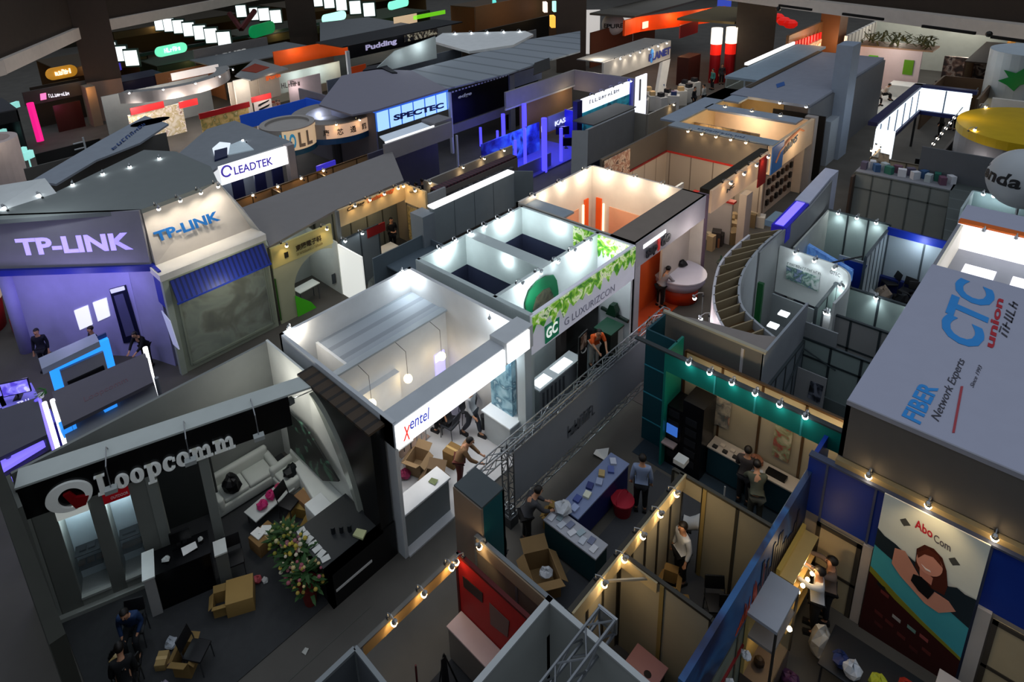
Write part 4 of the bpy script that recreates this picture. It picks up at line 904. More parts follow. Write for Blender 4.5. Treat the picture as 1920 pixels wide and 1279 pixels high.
m = MB(); m.tube([o+Vector((.26*math.cos(a), .26*math.sin(a)*.2, .45+.2*math.sin(a))) for a in [PI*i/10 for i in range(11)]], .012, 5); m.build('handle', M('9c1428', .5), t)
person((11.78, 6.27), -60, 'stand', '7c8aa6', '0d0e12', 'man in pale blue shirt and black trousers standing by the deep blue desk')
person((9.1, 7.75), -120, 'lean', '3c3c40', '0e0e10', 'person in dark top holding a white bag beside the truss leg')
person((7.95, 7.6), 90, 'hold', '16181c', '121316', 'person in black standing right behind the teal end column')
person((10.75, 4.68), 60, 'stand', 'b8bcc2', '101114', 'man in white shirt standing in the partition doorway')
person((11.4, 4.95), 200, 'bend', '9ca0a4', '202226', 'person in pale shirt bending behind the man in the doorway')
carton((10.4, 4.75), .35, .3, .35, 20, 'tan carton on the floor before the partition doorway', True, '8a6d3e'); carton((10.1, 4.3), .45, .35, .3, 40, 'brown carton lower on the floor of the partition room', False, '6e5a34')
chair((10.5, 3.75), 130, 'black padded chair left of the pair against the beige panels', '0c0c0e'); chair((10.3, 3.35), 130, 'black padded chair right of the pair against the beige panels', '0c0c0e')
table((9.7, 3.7), .55, .8, .72, 0, 'small teal topped table behind the beige partition', '174e52', '2a2c2e')
table((8.15, 4.1), .65, .65, .75, 0, 'pale pink square table with a dark hole below the beige partition', '9c7272', '5a4a4a')
tag(MB().tube([(8.1, 4.0, .75), (8.1, 4.0, .76)], .07, 12).build('cable_cap', M('1a1214')), 'dark round cable cap in the middle of the pink table', 'cap')
# ================================================================ RED BOOTH AT THE BOTTOM
R_ = T('exhibition_booth', 'small booth with a red wall and a warm lit rail at the bottom', 'booth', (5.2, 6.2, 0))
shell(R_, (6.42, 5.05), (6.42, 7.27), 0, 2.5, '8c1414', 2.2, frame='4a1212'); MB().box(3.96, 6.42, 7.22, 7.26, 2.22, 2.5).build('fascia', M('a08050', .5), R_)
MB().box(3.96, 4.02, 7.2, 7.28, 0, 2.5).build('post', METAL_L, R_); MB().box(3.96, 6.42, 7.2, 7.28, 2.5, 2.53).build('rail', M('5a5a58', .4, .5), R_)
panel(('x', 6.39), [(868, 1080), (905, 1112), (905, 1130), (870, 1100)], .01, M('23191a', .5), R_, 'sign'); panel(('x', 6.39), [(918, 1130), (955, 1165), (952, 1195), (920, 1170)], .01, M('5a4644', .5), R_, 'sign')
MB().box(3.6, 6.4, 5.0, 7.2, 0, .012).build('carpet', M('2b2c2f', .9, var=.2), R_)
spots((4.4, 7.24, 2.53), (6.3, 7.24, 2.53), 3, (0, -1), 11, WARM, '%s of the three warm spotlights on the rail of the red booth', 'spotlights on the red booth rail', arm=.2, back=.6)
s = spot((6.42, 7.1, 2.5), (-1, 0), 5, WARM, arm=.22); s['label'] = 'warm spotlight at the corner of the red wall'
cabinet('counter', 'white topped counter along the red wall', 'counter', 5.98, 6.36, 5.5, 7.2, .98, '6c6660', 'b09c9c')
t = T('easel', 'black folded display easel standing in the red booth', 'easel', (5.35, 6.6, 0)); m = MB()
for a, b in (((5.1, 6.45, 0), (5.45, 6.75, 1.25)), ((5.65, 6.35, 0), (5.45, 6.75, 1.25)), ((5.45, 7.0, 0), (5.45, 6.75, 1.25)), ((5.28, 6.58, .6), (5.56, 6.55, .6))): m.tube([a, b], .018, 6)
m.build('frame', M('0b0b0c', .4), t); MB().slab([Vector(v) for v in ((5.1, 6.5, .15), (5.35, 6.5, .15), (5.48, 6.74, 1.2), (5.36, 6.74, 1.2))], .02).build('board', M('141416', .5), t)
tag(MB().tube([(4.75, 6.75, 0), (4.85, 6.85, 1.5)], .02, 8).build('pole', M('4a1216', .4)), 'dark red pole leaning in the red booth', 'pole')
person((4.55, 6.35), -100, 'sitlean', 'a8868a', '1c1c20', 'person in a pale pink shirt seated at the white table at the bottom'); chair((4.55, 6.35), -100, 'black chair under the person in pale pink')
table((4.95, 6.15), .8, .55, .72, -40, 'white table with a green sheet in front of the seated person in pink', 'c0c0be')
paper((4.95, 6.15), .3, .22, -35, 'green printed sheet lying on the white table', '3f6a52', .722); paper((4.78, 6.0), .16, .22, 10, 'grey printed sheet beside the green sheet', '8a90a0', .722)
person((5.0, 5.6), 60, 'sitlean', '14141a', '141418', 'dark haired person seated at the very bottom by the white table'); chair((5.0, 5.6), 60, 'chair under the dark haired person at the very bottom')
# dark grey open box and light grey open box
D_ = T('exhibition_booth', 'dark grey panelled booth corner at the bottom centre', 'booth', (2.5, 7, 0)); shell(D_, (1.0, 7.28), (3.9, 7.28), 0, 2.5, '4a4e52', 2.9, frame='7d8284'); shell(D_, (3.92, 5.4), (3.92, 7.28), 0, 2.5, '52565a', 1.9, frame='7d8284')
t = T('pallet_frame', 'light metal frame lying on the aisle at the bottom edge', 'frame', (2.6, 8.0, 0))
for a, b in (((2.3, 8.2, .03), (2.85, 7.9, .03)), ((2.3, 7.6, .03), (2.85, 7.9, .03)), ((2.3, 8.2, .03), (2.3, 7.6, .03))): MB().tube([a, b], .03, 6).build('bar', M('9a9c9c', .3, .5), t)
E_ = T('exhibition_booth', 'pale grey open topped fabric box with a metal truss along one side', 'booth', (5, 3.8, 0)); EG = M('898d8a', .75, var=.05)
MB().box(2.8, 6.5, 5.02, 5.08, 0, 3.25).build('wall_fabric', EG, E_); MB().box(6.46, 6.52, .8, 5.05, 0, 3.25).build('wall_fabric', EG, E_)
MB().box(2.8, 6.54, 5.0, 5.1, 3.25, 3.29).build('edge_trim', M('a9adad', .4, .3), E_); MB().box(6.44, 6.54, .8, 5.1, 3.25, 3.29).build('edge_trim', M('a9adad', .4, .3), E_)
truss((2.5, 4.2, 3.15), (6.95, 4.2, 3.15), .3, .028, 'truss_beam', E_, 11); MB().box(6.95, 6.99, 4.02, 4.38, 2.97, 3.33).build('truss_plate', METAL_L, E_)
# ================================================================ TEAL BOOTH
K = T('exhibition_booth', 'teal fascia booth with warm lit beige panels and black cabinets', 'booth', (14, 4.8, 0)); TE = M('0b6a5e', .4); TD = M('0c3f4a', .4)
MB().box(13.4, 13.48, 2.6, 6.6, 3.08, 3.64).build('fascia', TE, K); m = MB()
for y in (3.4, 4.4, 5.35): m.box(13.385, 13.4, y-.02, y+.02, 3.08, 3.64)
m.build('fascia_seams', M('2d8a84', .4), K)
MB().box(13.4, 14.3, 6.6, 6.66, 0, 3.64).build('pillar_side', TE, K); MB().box(13.95, 14.0, 6.62, 7.5, 0, 3.64).build('pillar_front', TD, K); MB().box(14.0, 14.9, 7.44, 7.5, 0, 3.64).build('pillar_side', TD, K)
m = MB()
for z in (.7, 1.6, 2.5): m.box(13.93, 13.95, 6.62, 7.5, z, z+.03)
m.build('pillar_seams', M('2f7f90', .4), K)
shell(K, (14.5, 2.6), (14.5, 6.6), 0, 3.1, 'a39a86', 1.0, frame='5c4630')
MB().box(13.4, 14.5, 2.55, 2.62, 0, 3.64).build('end_wall', M('0c2b2a', .5), K); MB().box(13.3, 14.5, 2.6, 7.4, 0, .012).build('carpet', M('24303a', .9), K)
MB().box(13.36, 13.5, 2.58, 7.5, 3.64, 3.68).build('rail', M('3a3f40', .4, .5), K)
for yy in (3.1, 4.0, 4.9, 5.8): glow((13.75, yy, 2.95), WARM, 8, .08)
glow((13.9, 2.85, 2.8), WARM, 10, .06)
spots((13.45, 2.9, 3.66), (13.45, 6.4, 3.66), 6, (-1, 0), 3.5, COOL, '%s of the spotlights along the teal fascia', 'spotlights along the teal fascia', arm=.2)
panel(('x', 14.44), [(1342, 742), (1372, 754), (1366, 805), (1338, 793)], .015, Mpic('tealpost', [(.35, 'b8b0a0'), (.5, '8d8a84'), (.6, '55605f'), (.7, '9c6a5c'), (.85, 'c2bbaa')], 4), K, 'printed_panel')
panel(('x', 14.44), [(1455, 792), (1488, 806), (1478, 868), (1447, 852)], .015, Mpic('tealpost2', [(.35, 'b8b09a'), (.5, '7f8a6a'), (.6, '9a4a44'), (.7, '565a50'), (.85, 'bfb8a4')], 4), K, 'printed_panel')
for i, y in enumerate((5.98, 6.45)):
    t = T('server_cabinet', ['tall black cabinet nearest the teal pillar with a lit blue screen', 'tall black cabinet beside the beige panels'][1-i], 'cabinet', (13.9, y, 0)); h = (2.3, 1.9)[i]
    MB().box(13.6, 14.3, y-.28 if i else y-.35, y+.2, 0, h).build('body', M('08080a', .3), t)
    for k in range(5): MB().box(13.575, 13.6, y-.2, y+.1, .3+k*.33, .5+k*.33).build('drawer' if 1 else '', M('1c1d20', .3), t)
    if i: MB().box(13.55, 13.575, y-.18, y+.12, 1.05, 1.35).build('screen', M('2f5aa8', .4, emit=1.0), t); MB().box(13.35, 13.58, y-.2, y+.15, .8, .84).build('keyboard_shelf', M('8a7a74', .5), t)
cabinet('display_counter', 'teal counter with rows of white devices nearest the black cabinets', 'counter', 13.95, 14.4, 4.65, 5.6, .95, '143640', 'b2a89c'); cabinet('display_counter', 'teal counter with a black device at the far end of the teal booth', 'counter', 13.95, 14.4, 2.9, 4.6, .95, '143640', 'b2a89c')
for i in range(6): tag(MB().obox((14.02+.16*(i % 2), 5.45-.13*i, .98), .1, .11, .05).build('device', M(['2c2a28', 'c4b8a8'][i % 2], .5)), ['first', 'second', 'third', 'fourth', 'fifth', 'sixth'][i]+' small device from the black cabinets on the teal counter', 'device', 'small devices on the teal counter')
tag(MB().box(14.05, 14.25, 3.75, 4.2, .95, 1.03).build('device', M('0b0b0d', .3)), 'long black device on the far teal counter', 'device')
crumple((14.2, 4.5), .18, 'reddish brown cloth heap on the teal counter', '8a5a42', 'cloth', 'cloth_heap', .95, .6); crumple((14.15, 4.75), .14, 'pale pink paper heap on the teal counter', 'b89a92', 'paper', 'paper_heap', .95, .5)
person((13.75, 4.55), -80, 'hold', '3a3432', '16161a', 'person in dark brown top reading a sheet at the teal counter'); person((13.3, 4.1), -60, 'lean', '4c4e40', '3c3c34', 'person in olive top bending over a bag at the teal counter')
paper((13.72, 4.28), .2, .28, 30, 'white sheet held by the person at the teal counter', 'b4b6bb', 1.13); crumple((13.1, 4.45), .28, 'clear bag of goods on the floor of the teal booth', '7c746e', z=0)
crumple((13.35, 3.3), .12, 'white and green bag on the teal booth floor', 'a8b09c'); tag(MB().tube([(13.05, 4.75, 0), (13.05, 4.75, .9)], .02, 6).build('rod', M('a4a8aa', .4)), 'short white rod standing on the teal booth floor', 'rod')
tag(MB().box(11.35, 11.6, 5.05, 5.3, 2.5, 2.62).build('paper_bag', M('b2b2ac', .6)), 'white packet lying on the partition corner below the teal booth', 'bag')
# ================================================================ BLUE BOOTH WITH A PHOTO POSTER
U = T('exhibition_booth', 'blue walled booth with a large photo poster and two pale doors', 'booth', (11, 1, 0)); BL = M('0c2f86', .45)
MB().box(12.5, 12.6, -1.2, 2.95, 2.08, 3.5).build('blue_panel', BL, U); MB().box(12.5, 12.6, -1.2, 2.95, 0, 2.08).build('lower_wall', M('8d8378', .55), U)
m = MB()
for y in (2.6, 1.75, -.0, -.75): m.box(12.47, 12.5, y-.02, y+.02, 0, 3.5)
m.build('frame', M('3c4560', .4), U)
MB().box(12.42, 12.5, 1.62, 1.78, 0, 2.08).build('pilaster', M('a79c92', .5), U); MB().box(12.42, 12.5, -.22, -.02, 0, 2.1).build('pilaster', M('a8a29c', .5), U)
for y0_, y1_ in ((1.8, 2.62), (-1.05, -.25)):
    d = MB().box(12.44, 12.5, y0_, y1_, 0, 1.98).build('door', M('a89878', .5), U); f = MB().box(12.42, 12.46, y0_, y0_+.08, 0, 2.0).box(12.42, 12.46, y1_-.08, y1_, 0, 2.0).box(12.42, 12.46, y0_, y1_, 1.92, 2.0).box(12.42, 12.46, y0_, y1_, .85, .92).build('door_frame', M('3a342c', .4), d)
shell(U, (7.0, 2.9), (13.6, 2.9), 0, 1.85, '6d766c', 1.2, frame='565a52'); MB().box(12.6, 13.6, 2.86, 2.94, 0, 3.4).build('blue_end', BL, U)
MB().box(7.0, 12.55, 2.86, 2.96, 1.82, 3.1).build('fascia', Mpic('city', [(.30, '0a1430'), (.42, '0f2e60'), (.52, '1d5a90'), (.6, '141f40'), (.72, '24406c')], .55), U)
rd = random.Random(5); m = MB(); xs = 8.3
for i in range(16):
    x = 9.0+i*.07; h = rd.uniform(.2, .7)*math.sin(PI*(i+1)/25); m.slab([Vector((x, 2.855, 2.0)), Vector((x+.1, 2.855, 2.0)), Vector((x+.05+rd.uniform(-.1, .1), 2.855, 2.05+h))], .008, Vector((0, -1, 0)))
m.build('red_flame_print', M('b8482c', .5), U)
m = MB()
for i in range(16): x = 9.9+i*.13; m.box(x, x+.1, 2.846, 2.855, 1.9, 1.95+rd.uniform(.2, .9))
m.build('dark_tower_print', M('1a1a2c', .5), U)
MB().box(7.0, 10.6, 2.84, 2.88, 1.2, 1.26).build('red_stripe', M('7a1c20', .5), U); MB().box(12.45, 12.62, -1.2, 2.95, 3.5, 3.54).build('rail', M('3a4258', .4), U)
for i in range(4): crumple((7.9+i*.65, 2.7), .09, ['white bow', 'pale ornament', 'white ornament', 'small white bow'][i]+' fixed on the grey green wall, '+['nearest the bottom edge', 'second from the bottom edge', 'third from the bottom edge', 'nearest the lit showcase'][i], 'c4c6ca', 'ornament', 'ornament', 1.4)
t = T('showcase', 'tall warm lit glass showcase beside the blue booth wall', 'showcase', (10.0, 2.55, 0))
MB().box(9.5, 10.55, 2.35, 2.86, 0, .5).build('base', M('5c5048', .5), t); MB().box(9.5, 10.55, 2.8, 2.86, .5, 2.05).build('back', M('b59e62', .5), t); MB().box(9.48, 10.57, 2.33, 2.86, 2.05, 2.12).build('top', M('9ca0a8', .5), t); MB().box(9.5, 10.55, 2.35, 2.8, 1.5, 1.56).build('shelf', M('8a8480', .5), t)
MB().box(9.5, 10.55, 2.35, 2.37, .5, 1.5).build('glass', M('d8c890', .05, alpha=.12), t); m = MB()
for x, y in ((9.5, 2.35), (10.55, 2.35)): m.box(x-.02, x+.02, y-.02, y+.02, .5, 2.05)
m.build('frame', M('44403c', .4, .5), t); glow((10.0, 2.6, 1.42), WARM, 6, .08); MB().ball((10.3, 2.34, 1.35), .05, 8).build('lamp', M('ffe9c0', .4, emit=8), t)
tag(MB().ball((9.85, 2.65, .62), .1, 10, sz=1.3).build('small_figure', M('2a2018')), 'small dark figure inside the warm lit showcase', 'figurine')
t = T('glass_shelf', 'golden lit shelf unit of bottles beside the two men', 'shelf', (11.4, 2.6, 0)); MB().box(10.8, 12.2, 2.75, 2.82, 0, 2.0).build('back', M('a88a44', .4, emit=.12), t)
for z in (.5, .95, 1.4, 1.85): MB().box(10.8, 12.2, 2.5, 2.78, z, z+.025).build('shelf', M('c8a868', .2), t)
glow((11.5, 2.45, 1.8), WARM, 7, .06)
BO = []
for i in range(14):
    b = MB().tube([(10.9+(i % 7)*.19, 2.62, .975+.45*(i//7)), (10.9+(i % 7)*.19, 2.62, 1.15+.45*(i//7)), (10.9+(i % 7)*.19, 2.62, 1.26+.45*(i//7))], [.04, .04, .015], 8).build('glass_bottle', M(['c8963c', 'a8702c', 'd8b870'][i % 3], .2)); tag(b, 'x', 'bottle', 'glass bottles on the golden shelf'); BO.append(b)
for i, b in enumerate(BO): b['label'] = ORD[i % 7]+' bottle on the '+['lower', 'upper'][i//7]+' golden shelf'
LP = [MB().ball((10.85+i*.3, 2.42, 1.7-.12*i), .045, 8).build('bulb', M('ffe0a0', .4, emit=9)) for i in range(4)]
for i, b in enumerate(LP): tag(b, ['first', 'second', 'third', 'fourth'][i]+' glowing bulb hung before the golden shelf, from the showcase', 'bulb', 'bulbs before the golden shelf')
person((11.65, 2.25), 20, 'reach', 'b4b6ba', '121216', 'man in white shirt reaching up to the golden shelf', s=1.0); person((12.05, 2.15), 20, 'reach', '6a5a50', '15151a', 'darker dressed man reaching up behind the man in white')
crumple((11.2, 1.95), .25, 'large white plastic bag hanging at the white shirted man', 'b0aca4', z=0, flat=1.6)
crumple((9.9, 2.0), .3, 'dark heap of coats on the floor under the showcase', '15121c', 'coats', 'coat_heap'); crumple((10.3, 2.2), .18, 'purple bag on the floor under the showcase', '4a2a4c')
table((11.0, 1.1), 1.0, 1.5, .74, 0, 'dark table with goods in front of the photo poster', '1a1c20', '2c2c30')
for i, (x, y, c, l) in enumerate(((10.75, 1.55, '1b2a5a', 'dark blue goods'), (10.8, .95, 'a4a82c', 'yellow green bag'), (10.62, .75, 'c0b04a', 'yellow plush toy'), (11.05, .55, '9c2a1c', 'red bag'), (10.7, 1.35, 'b4b8be', 'white printed box'))): crumple((x, y), .16, l+' on the dark table before the poster', c, 'goods', 'goods', .74, .9)
table((11.6, -.3), .6, 1.1, .8, 0, 'white table at the foot of the poster', 'b4aca8'); crumple((10.3, .6), .2, 'red toolbox shape on the floor near the yellow goods', '8c1c18', 'bag', 'bag'); paper((10.6, 1.75), .22, .25, 40, 'white card on the floor at the booth entrance', 'c8ccd4')
person((9.9, .2), 40, 'bend', '1c1c20', '1a1a1e', 'person in black bending at the bottom right edge')
# the poster: a flat print
t = T('photo_poster', 'large photo poster of a smiling long haired woman holding a black device', 'poster', (12.38, .8, 0)); PX = 12.395
def pp(v, u): return Vector((PX, 1.6-1.58*u, 3.56*(1-v)))
def pat(name, pts, col, k, emit=.0, mt=None): MB().slab([pp(v, u)+Vector((-.004*k, 0, 0)) for u, v in pts], .004, Vector((-1, 0, 0))).build(name, mt or M(col, .5, emit=emit), t)
MB().box(12.396, 12.42, 0.02, 1.6, .0, 3.56).build('board', M('d9d8cc', .5), t)
pat('print_sky', [(0, 0), (1, 0), (1, .36), (0, .3)], 'd9dccf', 0)
pat('print_maroon', [(0, .55), (.3, .62), (.6, .68), (1, .76), (1, 1), (0, 1)], '35100e', 1)
pat('print_water', [(0, .36), (.5, .46), (1, .56), (1, .78), (.6, .7), (.3, .62), (0, .52)], '3f98a2', 2)
pat('print_olive', [(0, .52), (.3, .61), (.6, .69), (1, .78), (1, .80), (.6, .72), (.3, .655), (0, .56)], '7c7a26', 3)
sk = [(0, .24), (.08, .27), (.2, .285), (.3, .31), (.4, .33), (.6, .36), (.75, .37), (.82, .35), (.9, .365), (1, .36)]
pat('print_skyline', sk+[(1, .56), (.5, .46), (0, .36)], '16242c', 4)
def ell_(cu, cv, ru, rv, a=0, n=20): return [(cu+ru*math.cos(2*PI*i/n)*math.cos(a)-rv*math.sin(2*PI*i/n)*math.sin(a)*1., cv+ru*.45*math.cos(2*PI*i/n)*math.sin(a)+rv*math.sin(2*PI*i/n)*math.cos(a)) for i in range(n)]
pat('print_hair', [(.40, .24), (.46, .19), (.55, .185), (.64, .215), (.7, .28), (.74, .37), (.73, .44), (.6, .44), (.42, .36)], '4a1f14', 5)
pat('print_arms', [(.2, .31), (.3, .295), (.5, .42), (.62, .45), (.78, .46), (.86, .5), (.72, .57), (.58, .56), (.3, .47), (.2, .42)], 'c58a74', 6)
pat('print_face', ell_(.54, .29, .13, .075, .25), 'd6937c', 7); pat('print_neck', [(.46, .34), (.6, .37), (.6, .42), (.48, .4)], 'c4806a', 6.5)
pat('print_smile', [(.47, .318), (.52, .34), (.57, .338), (.56, .33), (.52, .33)], 'f2e8e0', 8); pat('print_fringe', [(.41, .26), (.5, .2), (.6, .21), (.66, .27), (.56, .235), (.48, .245), (.43, .29)], '5a2818', 8)
pat('print_device', [(.42, .41), (.5, .4), (.64, .45), (.6, .52), (.5, .5), (.41, .46)], '0c0d10', 8)
for u, v in ((.24, .115), (.74, .2)): pat('print_spider', [(u-.05, v), (u, v-.025), (u+.06, v+.005), (u+.02, v+.02), (u, v+.03), (u-.03, v+.015)], '4a4a46', 1)
for u, v, c in ((.2, .64, '6a2c28'), (.36, .76, '9c9690'), (.52, .77, '6a8a80'), (.65, .78, '8a4440'), (.3, .82, '5a2420'), (.44, .86, '5a2420'), (.18, .8, '5a2420'), (.58, .9, '4c1e1c'), (.7, .86, '5c2622'), (.2, .88, '4c1e1c'), (.15, .6, '14181c')): pat('print_gadget', [(u-.05, v), (u+.04, v+.012), (u+.04, v+.035), (u-.05, v+.022)], c, 3)
text('lettering', 'Abo', pp(.115, .34)+Vector((-.012, 0, 0)), Vector((0, -1, -.18)), Vector((0, .1, 1)), .28, .2, M('b5232e', .5), t, .006, .02)
text('lettering', 'Com', pp(.14, .53)+Vector((-.012, 0, 0)), Vector((0, -1, -.18)), Vector((0, .1, 1)), .26, .17, M('5a5458', .5), t, .006, .01)
glow((11.9, .8, 3.9), WARM, 22, .08, 100, (.45, 0, -1)); MB().box(12.55, 12.68, -2.5, 2.5, 3.5, 3.66).build('upper_rail', M('8d7d5c', .5), U)
MB().box(12.72, 12.8, -2.5, 2.5, 2.9, 3.66).build('upper_panels', Mlines('upan', 'a08e68', '2a2620', 'Y', .95, .05), U)
for i in range(3):
    s = spot((12.6, 1.9-i*.95, 3.66), (-1, 0), 6, WARM, arm=.2); s['label'] = ['warm spotlight above the left end of the photo poster', 'warm spotlight above the middle of the photo poster', 'warm spotlight above the right door by the photo poster'][i]
# ================================================================ GREY FABRIC BOX WITH ROOF LETTERING
Q = T('exhibition_booth', 'big grey fabric roofed booth with blue roof lettering at the right edge', 'booth', (17, 1, 0)); CL = M('9fa2b4', .8, var=.04)
MB().box(12.7, 19.7, -3.0, 2.5, 4.94, 5.0).build('roof_fabric', CL, Q); MB().box(12.7, 12.78, -3.0, 2.5, 3.66, 4.94).build('shaded_front_fabric', M('565350', .8), Q); MB().box(12.7, 23.1, 2.42, 2.5, 3.0, 4.94).build('side_fabric', M('83858c', .8), Q)  # front fabric is darker: balcony shade put into its colour
MB().box(12.68, 12.72, -3, 2.5, 4.92, 5.02).build('edge_trim', M('8a8c96', .5), Q)
BLU = M('2684cc', .5); 
def roof(s, p0, p1, pt, mt, **k): textp(s, ('z', 5.0), p0, p1, pt, mt, Q, .012, **k)
roof('CTC', (1838, 664), (1868, 548), (1757, 625), BLU, bold=.035)
roof('union', (1863, 655), (1882, 563), (1847, 648), M('a8202e', .5), bold=.03)
roof('Fiber Net', (1880, 632), (1908, 572), (1871, 626), M('3a3a44', .5), bold=.03) if False else roof('~5', (1888, 634), (1909, 572), (1872, 622), M('3a3a44', .5), bold=.02)
roof('FIBER', (1725, 797), (1760, 729), (1690, 780), BLU, bold=.03)
roof('Network Experts', (1765, 795), (1814, 680), (1745, 782), M('3a3a44', .5), shear=.15)
roof('Since 1993', (1825, 728), (1842, 688), (1818, 724), M('50505c', .5), shear=.3)
MB().slab([P(*p, 5.0) for p in ((1785, 812), (1790, 812), (1806, 725), (1801, 725))], .012, Vector((0, 0, 1))).build('red_underline', M('9c3a44', .5), Q)
MB().box(12.7, 23.2, -3, 2.5, 0, .01).build('carpet', M('34343a', .9), Q)
MB().box(19.6, 19.7, -3, 2.42, 4.1, 4.94).build('pit_wall', M('8a8c96', .7), Q); MB().box(19.7, 23.0, -3, 2.42, 4.1, 4.16).build('pit_ceiling', M('9a9ba2', .7), Q)
for a, b in ((1.35, 2.05), (.25, 1.0), (-.95, -.2)): MB().box(20.4, 22.0, a, b, 4.16, 4.18).build('ceiling_light', M('f4f2fa', .4, emit=.95), Q)
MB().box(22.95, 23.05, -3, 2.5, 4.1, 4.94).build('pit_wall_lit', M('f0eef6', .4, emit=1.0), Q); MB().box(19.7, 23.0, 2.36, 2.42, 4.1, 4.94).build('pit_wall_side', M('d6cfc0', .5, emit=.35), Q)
MB().box(23.0, 23.3, -3, 2.5, 4.9, 5.0).build('orange_band', M('b0520e', .5, emit=.12), Q); MB().box(23.3, 24.6, -3, 2.55, 4.86, 4.96).build('roof_strip', CL, Q); MB().box(24.5, 24.6, -3, 2.55, 2.5, 4.86).build('rear_fabric', M('83858c', .8), Q)
spots((22.9, -.6, 4.94), (22.9, 2.2, 4.94), 4, (-1, 0), 0, COOL, '%s of the spotlights along the orange roof band', 'spotlights along the orange roof band', arm=.3)
# ================================================================ CURVED PERGOLA BOOTH
V = T('exhibition_booth', 'booth with an S shaped brown ribbed canopy and a white curved fascia', 'booth', (18, 6.5, 0))
OUT = [(1405, 440), (1372, 468), (1350, 495), (1340, 530), (1338, 560), (1345, 590), (1362, 620), (1395, 655)]
INN = [(1465, 430), (1440, 450), (1420, 470), (1400, 497), (1388, 525), (1386, 555), (1395, 580), (1420, 605), (1452, 632)]
def smooth(pts, n):
    pts = [Vector((p.x, p.y)) for p in pts]; r = []
    for i in range(n+1):
        f = i/n*(len(pts)-1); k = min(int(f), len(pts)-2); t_ = f-k; p0, p1, p2, p3 = pts[max(0, k-1)], pts[k], pts[k+1], pts[min(len(pts)-1, k+2)]
        r.append(.5*((2*p1)+(p2-p0)*t_+(2*p0-5*p1+4*p2-p3)*t_*t_+(3*p1-p0-3*p2+p3)*t_**3))
    return r
so, si = smooth([P(*p, 3.5) for p in OUT], 26), smooth([P(*p, 3.5) for p in INN], 26); zc = 3.22
m = MB()
for i in range(26): m.prism([so[i], so[i+1], si[i+1], si[i]], zc-.04, zc)
m.build('canopy_board', M('5a3f22', .7, var=.3, scale=1.2), V); m = MB()
for i in range(27):
    if i % 2 == 0: m.wall(so[i], si[i], zc, 3.5, .04)
m.build('ribs', M('8f8064', .5), V)
MB().path([p for p in so], 2.55, 3.5, .07).build('curved_fascia', M('cfcacd', .45), V); MB().path([p for p in si], .0, 3.5, .07).build('inner_wall', M('9b9fa4', .55), V)
pA = so[0]; pB = si[0]
MB().wall((22.5, 7.25), (25.0, 7.35), 2.9, 3.5, .5).build('led_beam', M('2a22c8', .5), V); MB().wall((22.6, 7.28), (24.95, 7.38), 3.5, 3.52, .28).build('led_strip', M('6a5cff', .4, emit=1.6), V)
MB().prism([(25.0, 7.1), (28.0, 7.3), (29.0, 7.3), (29.0, 7.8), (27.8, 7.75), (25.0, 7.6)], 0, 3.55).build('tall_pier', M('b3b8cc', .5), V); MB().path([(20.3, 7.05), (22.3, 7.05), (25.0, 7.05), (28.0, 7.25)], 0, 3.45, .06).build('rear_wall', M('7d8082', .6), V)
# grey boxed front of the same booth, facing the teal booth
Z = T('exhibition_booth', 'plain grey fabric backed booth above the teal fascia', 'booth', (15.5, 6, 0))
MB().box(15.0, 15.06, 4.85, 7.55, 0, 3.6).build('wall_fabric', M('6b6864', .75), Z); MB().box(15.0, 18.05, 4.82, 4.88, 0, 3.6).build('wall_fabric', M('8f959c', .7), Z)
MB().box(14.98, 15.1, 4.8, 7.57, 3.6, 3.66).build('edge_trim', M('a09a88', .5), Z); MB().prism([(15.06, 4.88), (15.06, 7.5), (15.35, 6.9), (15.0+.75, 5.3), (16.0, 4.9)], 3.5, 3.55).build('roof_board', M('837b76', .6), Z)
MB().box(18.0, 18.05, 4.0, 4.9, 0, 3.0).build('return_wall', M('868b8e', .6), Z)
MB().prism([(15.1, 7.5), (15.1, 9.2), (19.0, 9.3), (19.0, 7.4), (16.5, 6.6)], 0, .015).build('carpet', M('57504e', .9), Z)
for i, (px, py, l) in enumerate(((1318, 556, 'farthest'), (1330, 594, 'middle'), (1318, 606, 'nearest'))):
    q = P(px, py, 2.6); s = spot((q.x, q.y, 2.6), (-1, .3), 0, COOL); s['label'] = l+' of the three small spotlights outside the white curved fascia'
    MB().tube([(q.x, q.y, 0), (q.x, q.y, 2.6)], .015, 6).build('pole', METAL_L, s)
glow((16.2, 7.3, 2.9), (1., .85, .9), 22, .1); glow((17.2, 6.0, 3.1), NEUT, 6, .2)
# white room inside the bend with curved white wall and green arch
Y = T('exhibition_booth', 'white room with a rounded lettered wall and a dark green arch', 'booth', (20.5, 5.9, 0))
cw = [(22.05, 7.0), (22.0, 6.3), (21.95, 5.6), (21.85, 5.1), (21.55, 4.75), (20.9, 4.55), (20.2, 4.52), (19.5, 4.55)]
MB().path(smooth([Vector((*p, 0)) for p in cw], 20), 1.2, 3.0, .07).build('curved_wall', M('c3c9c8', .5), Y); MB().path(smooth([Vector((x-.12, y+.06, 0)) for x, y in cw], 20), 0, 1.15, .07).build('curved_plinth', M('8f9698', .5), Y)
MB().box(18.2, 22.0, 4.6, 7.0, 0, .02).build('carpet', M('6c7072', .8), Y)
ga = [onx(px, py, 19.2) for px, py in ((1441, 470), (1446, 472), (1442, 545), (1416, 588), (1400, 578), (1432, 540))]
MB().slab([Vector((19.2, 6.62, 3.0)), Vector((19.2, 6.45, 3.0)), Vector((18.6, 6.25, 1.2)), Vector((18.2, 6.3, .5)), Vector((18.2, 6.5, .6)), Vector((18.7, 6.45, 1.4))], .12, Vector((1, 0, 0))).build('green_arch', M('0b4f24', .45), Y)
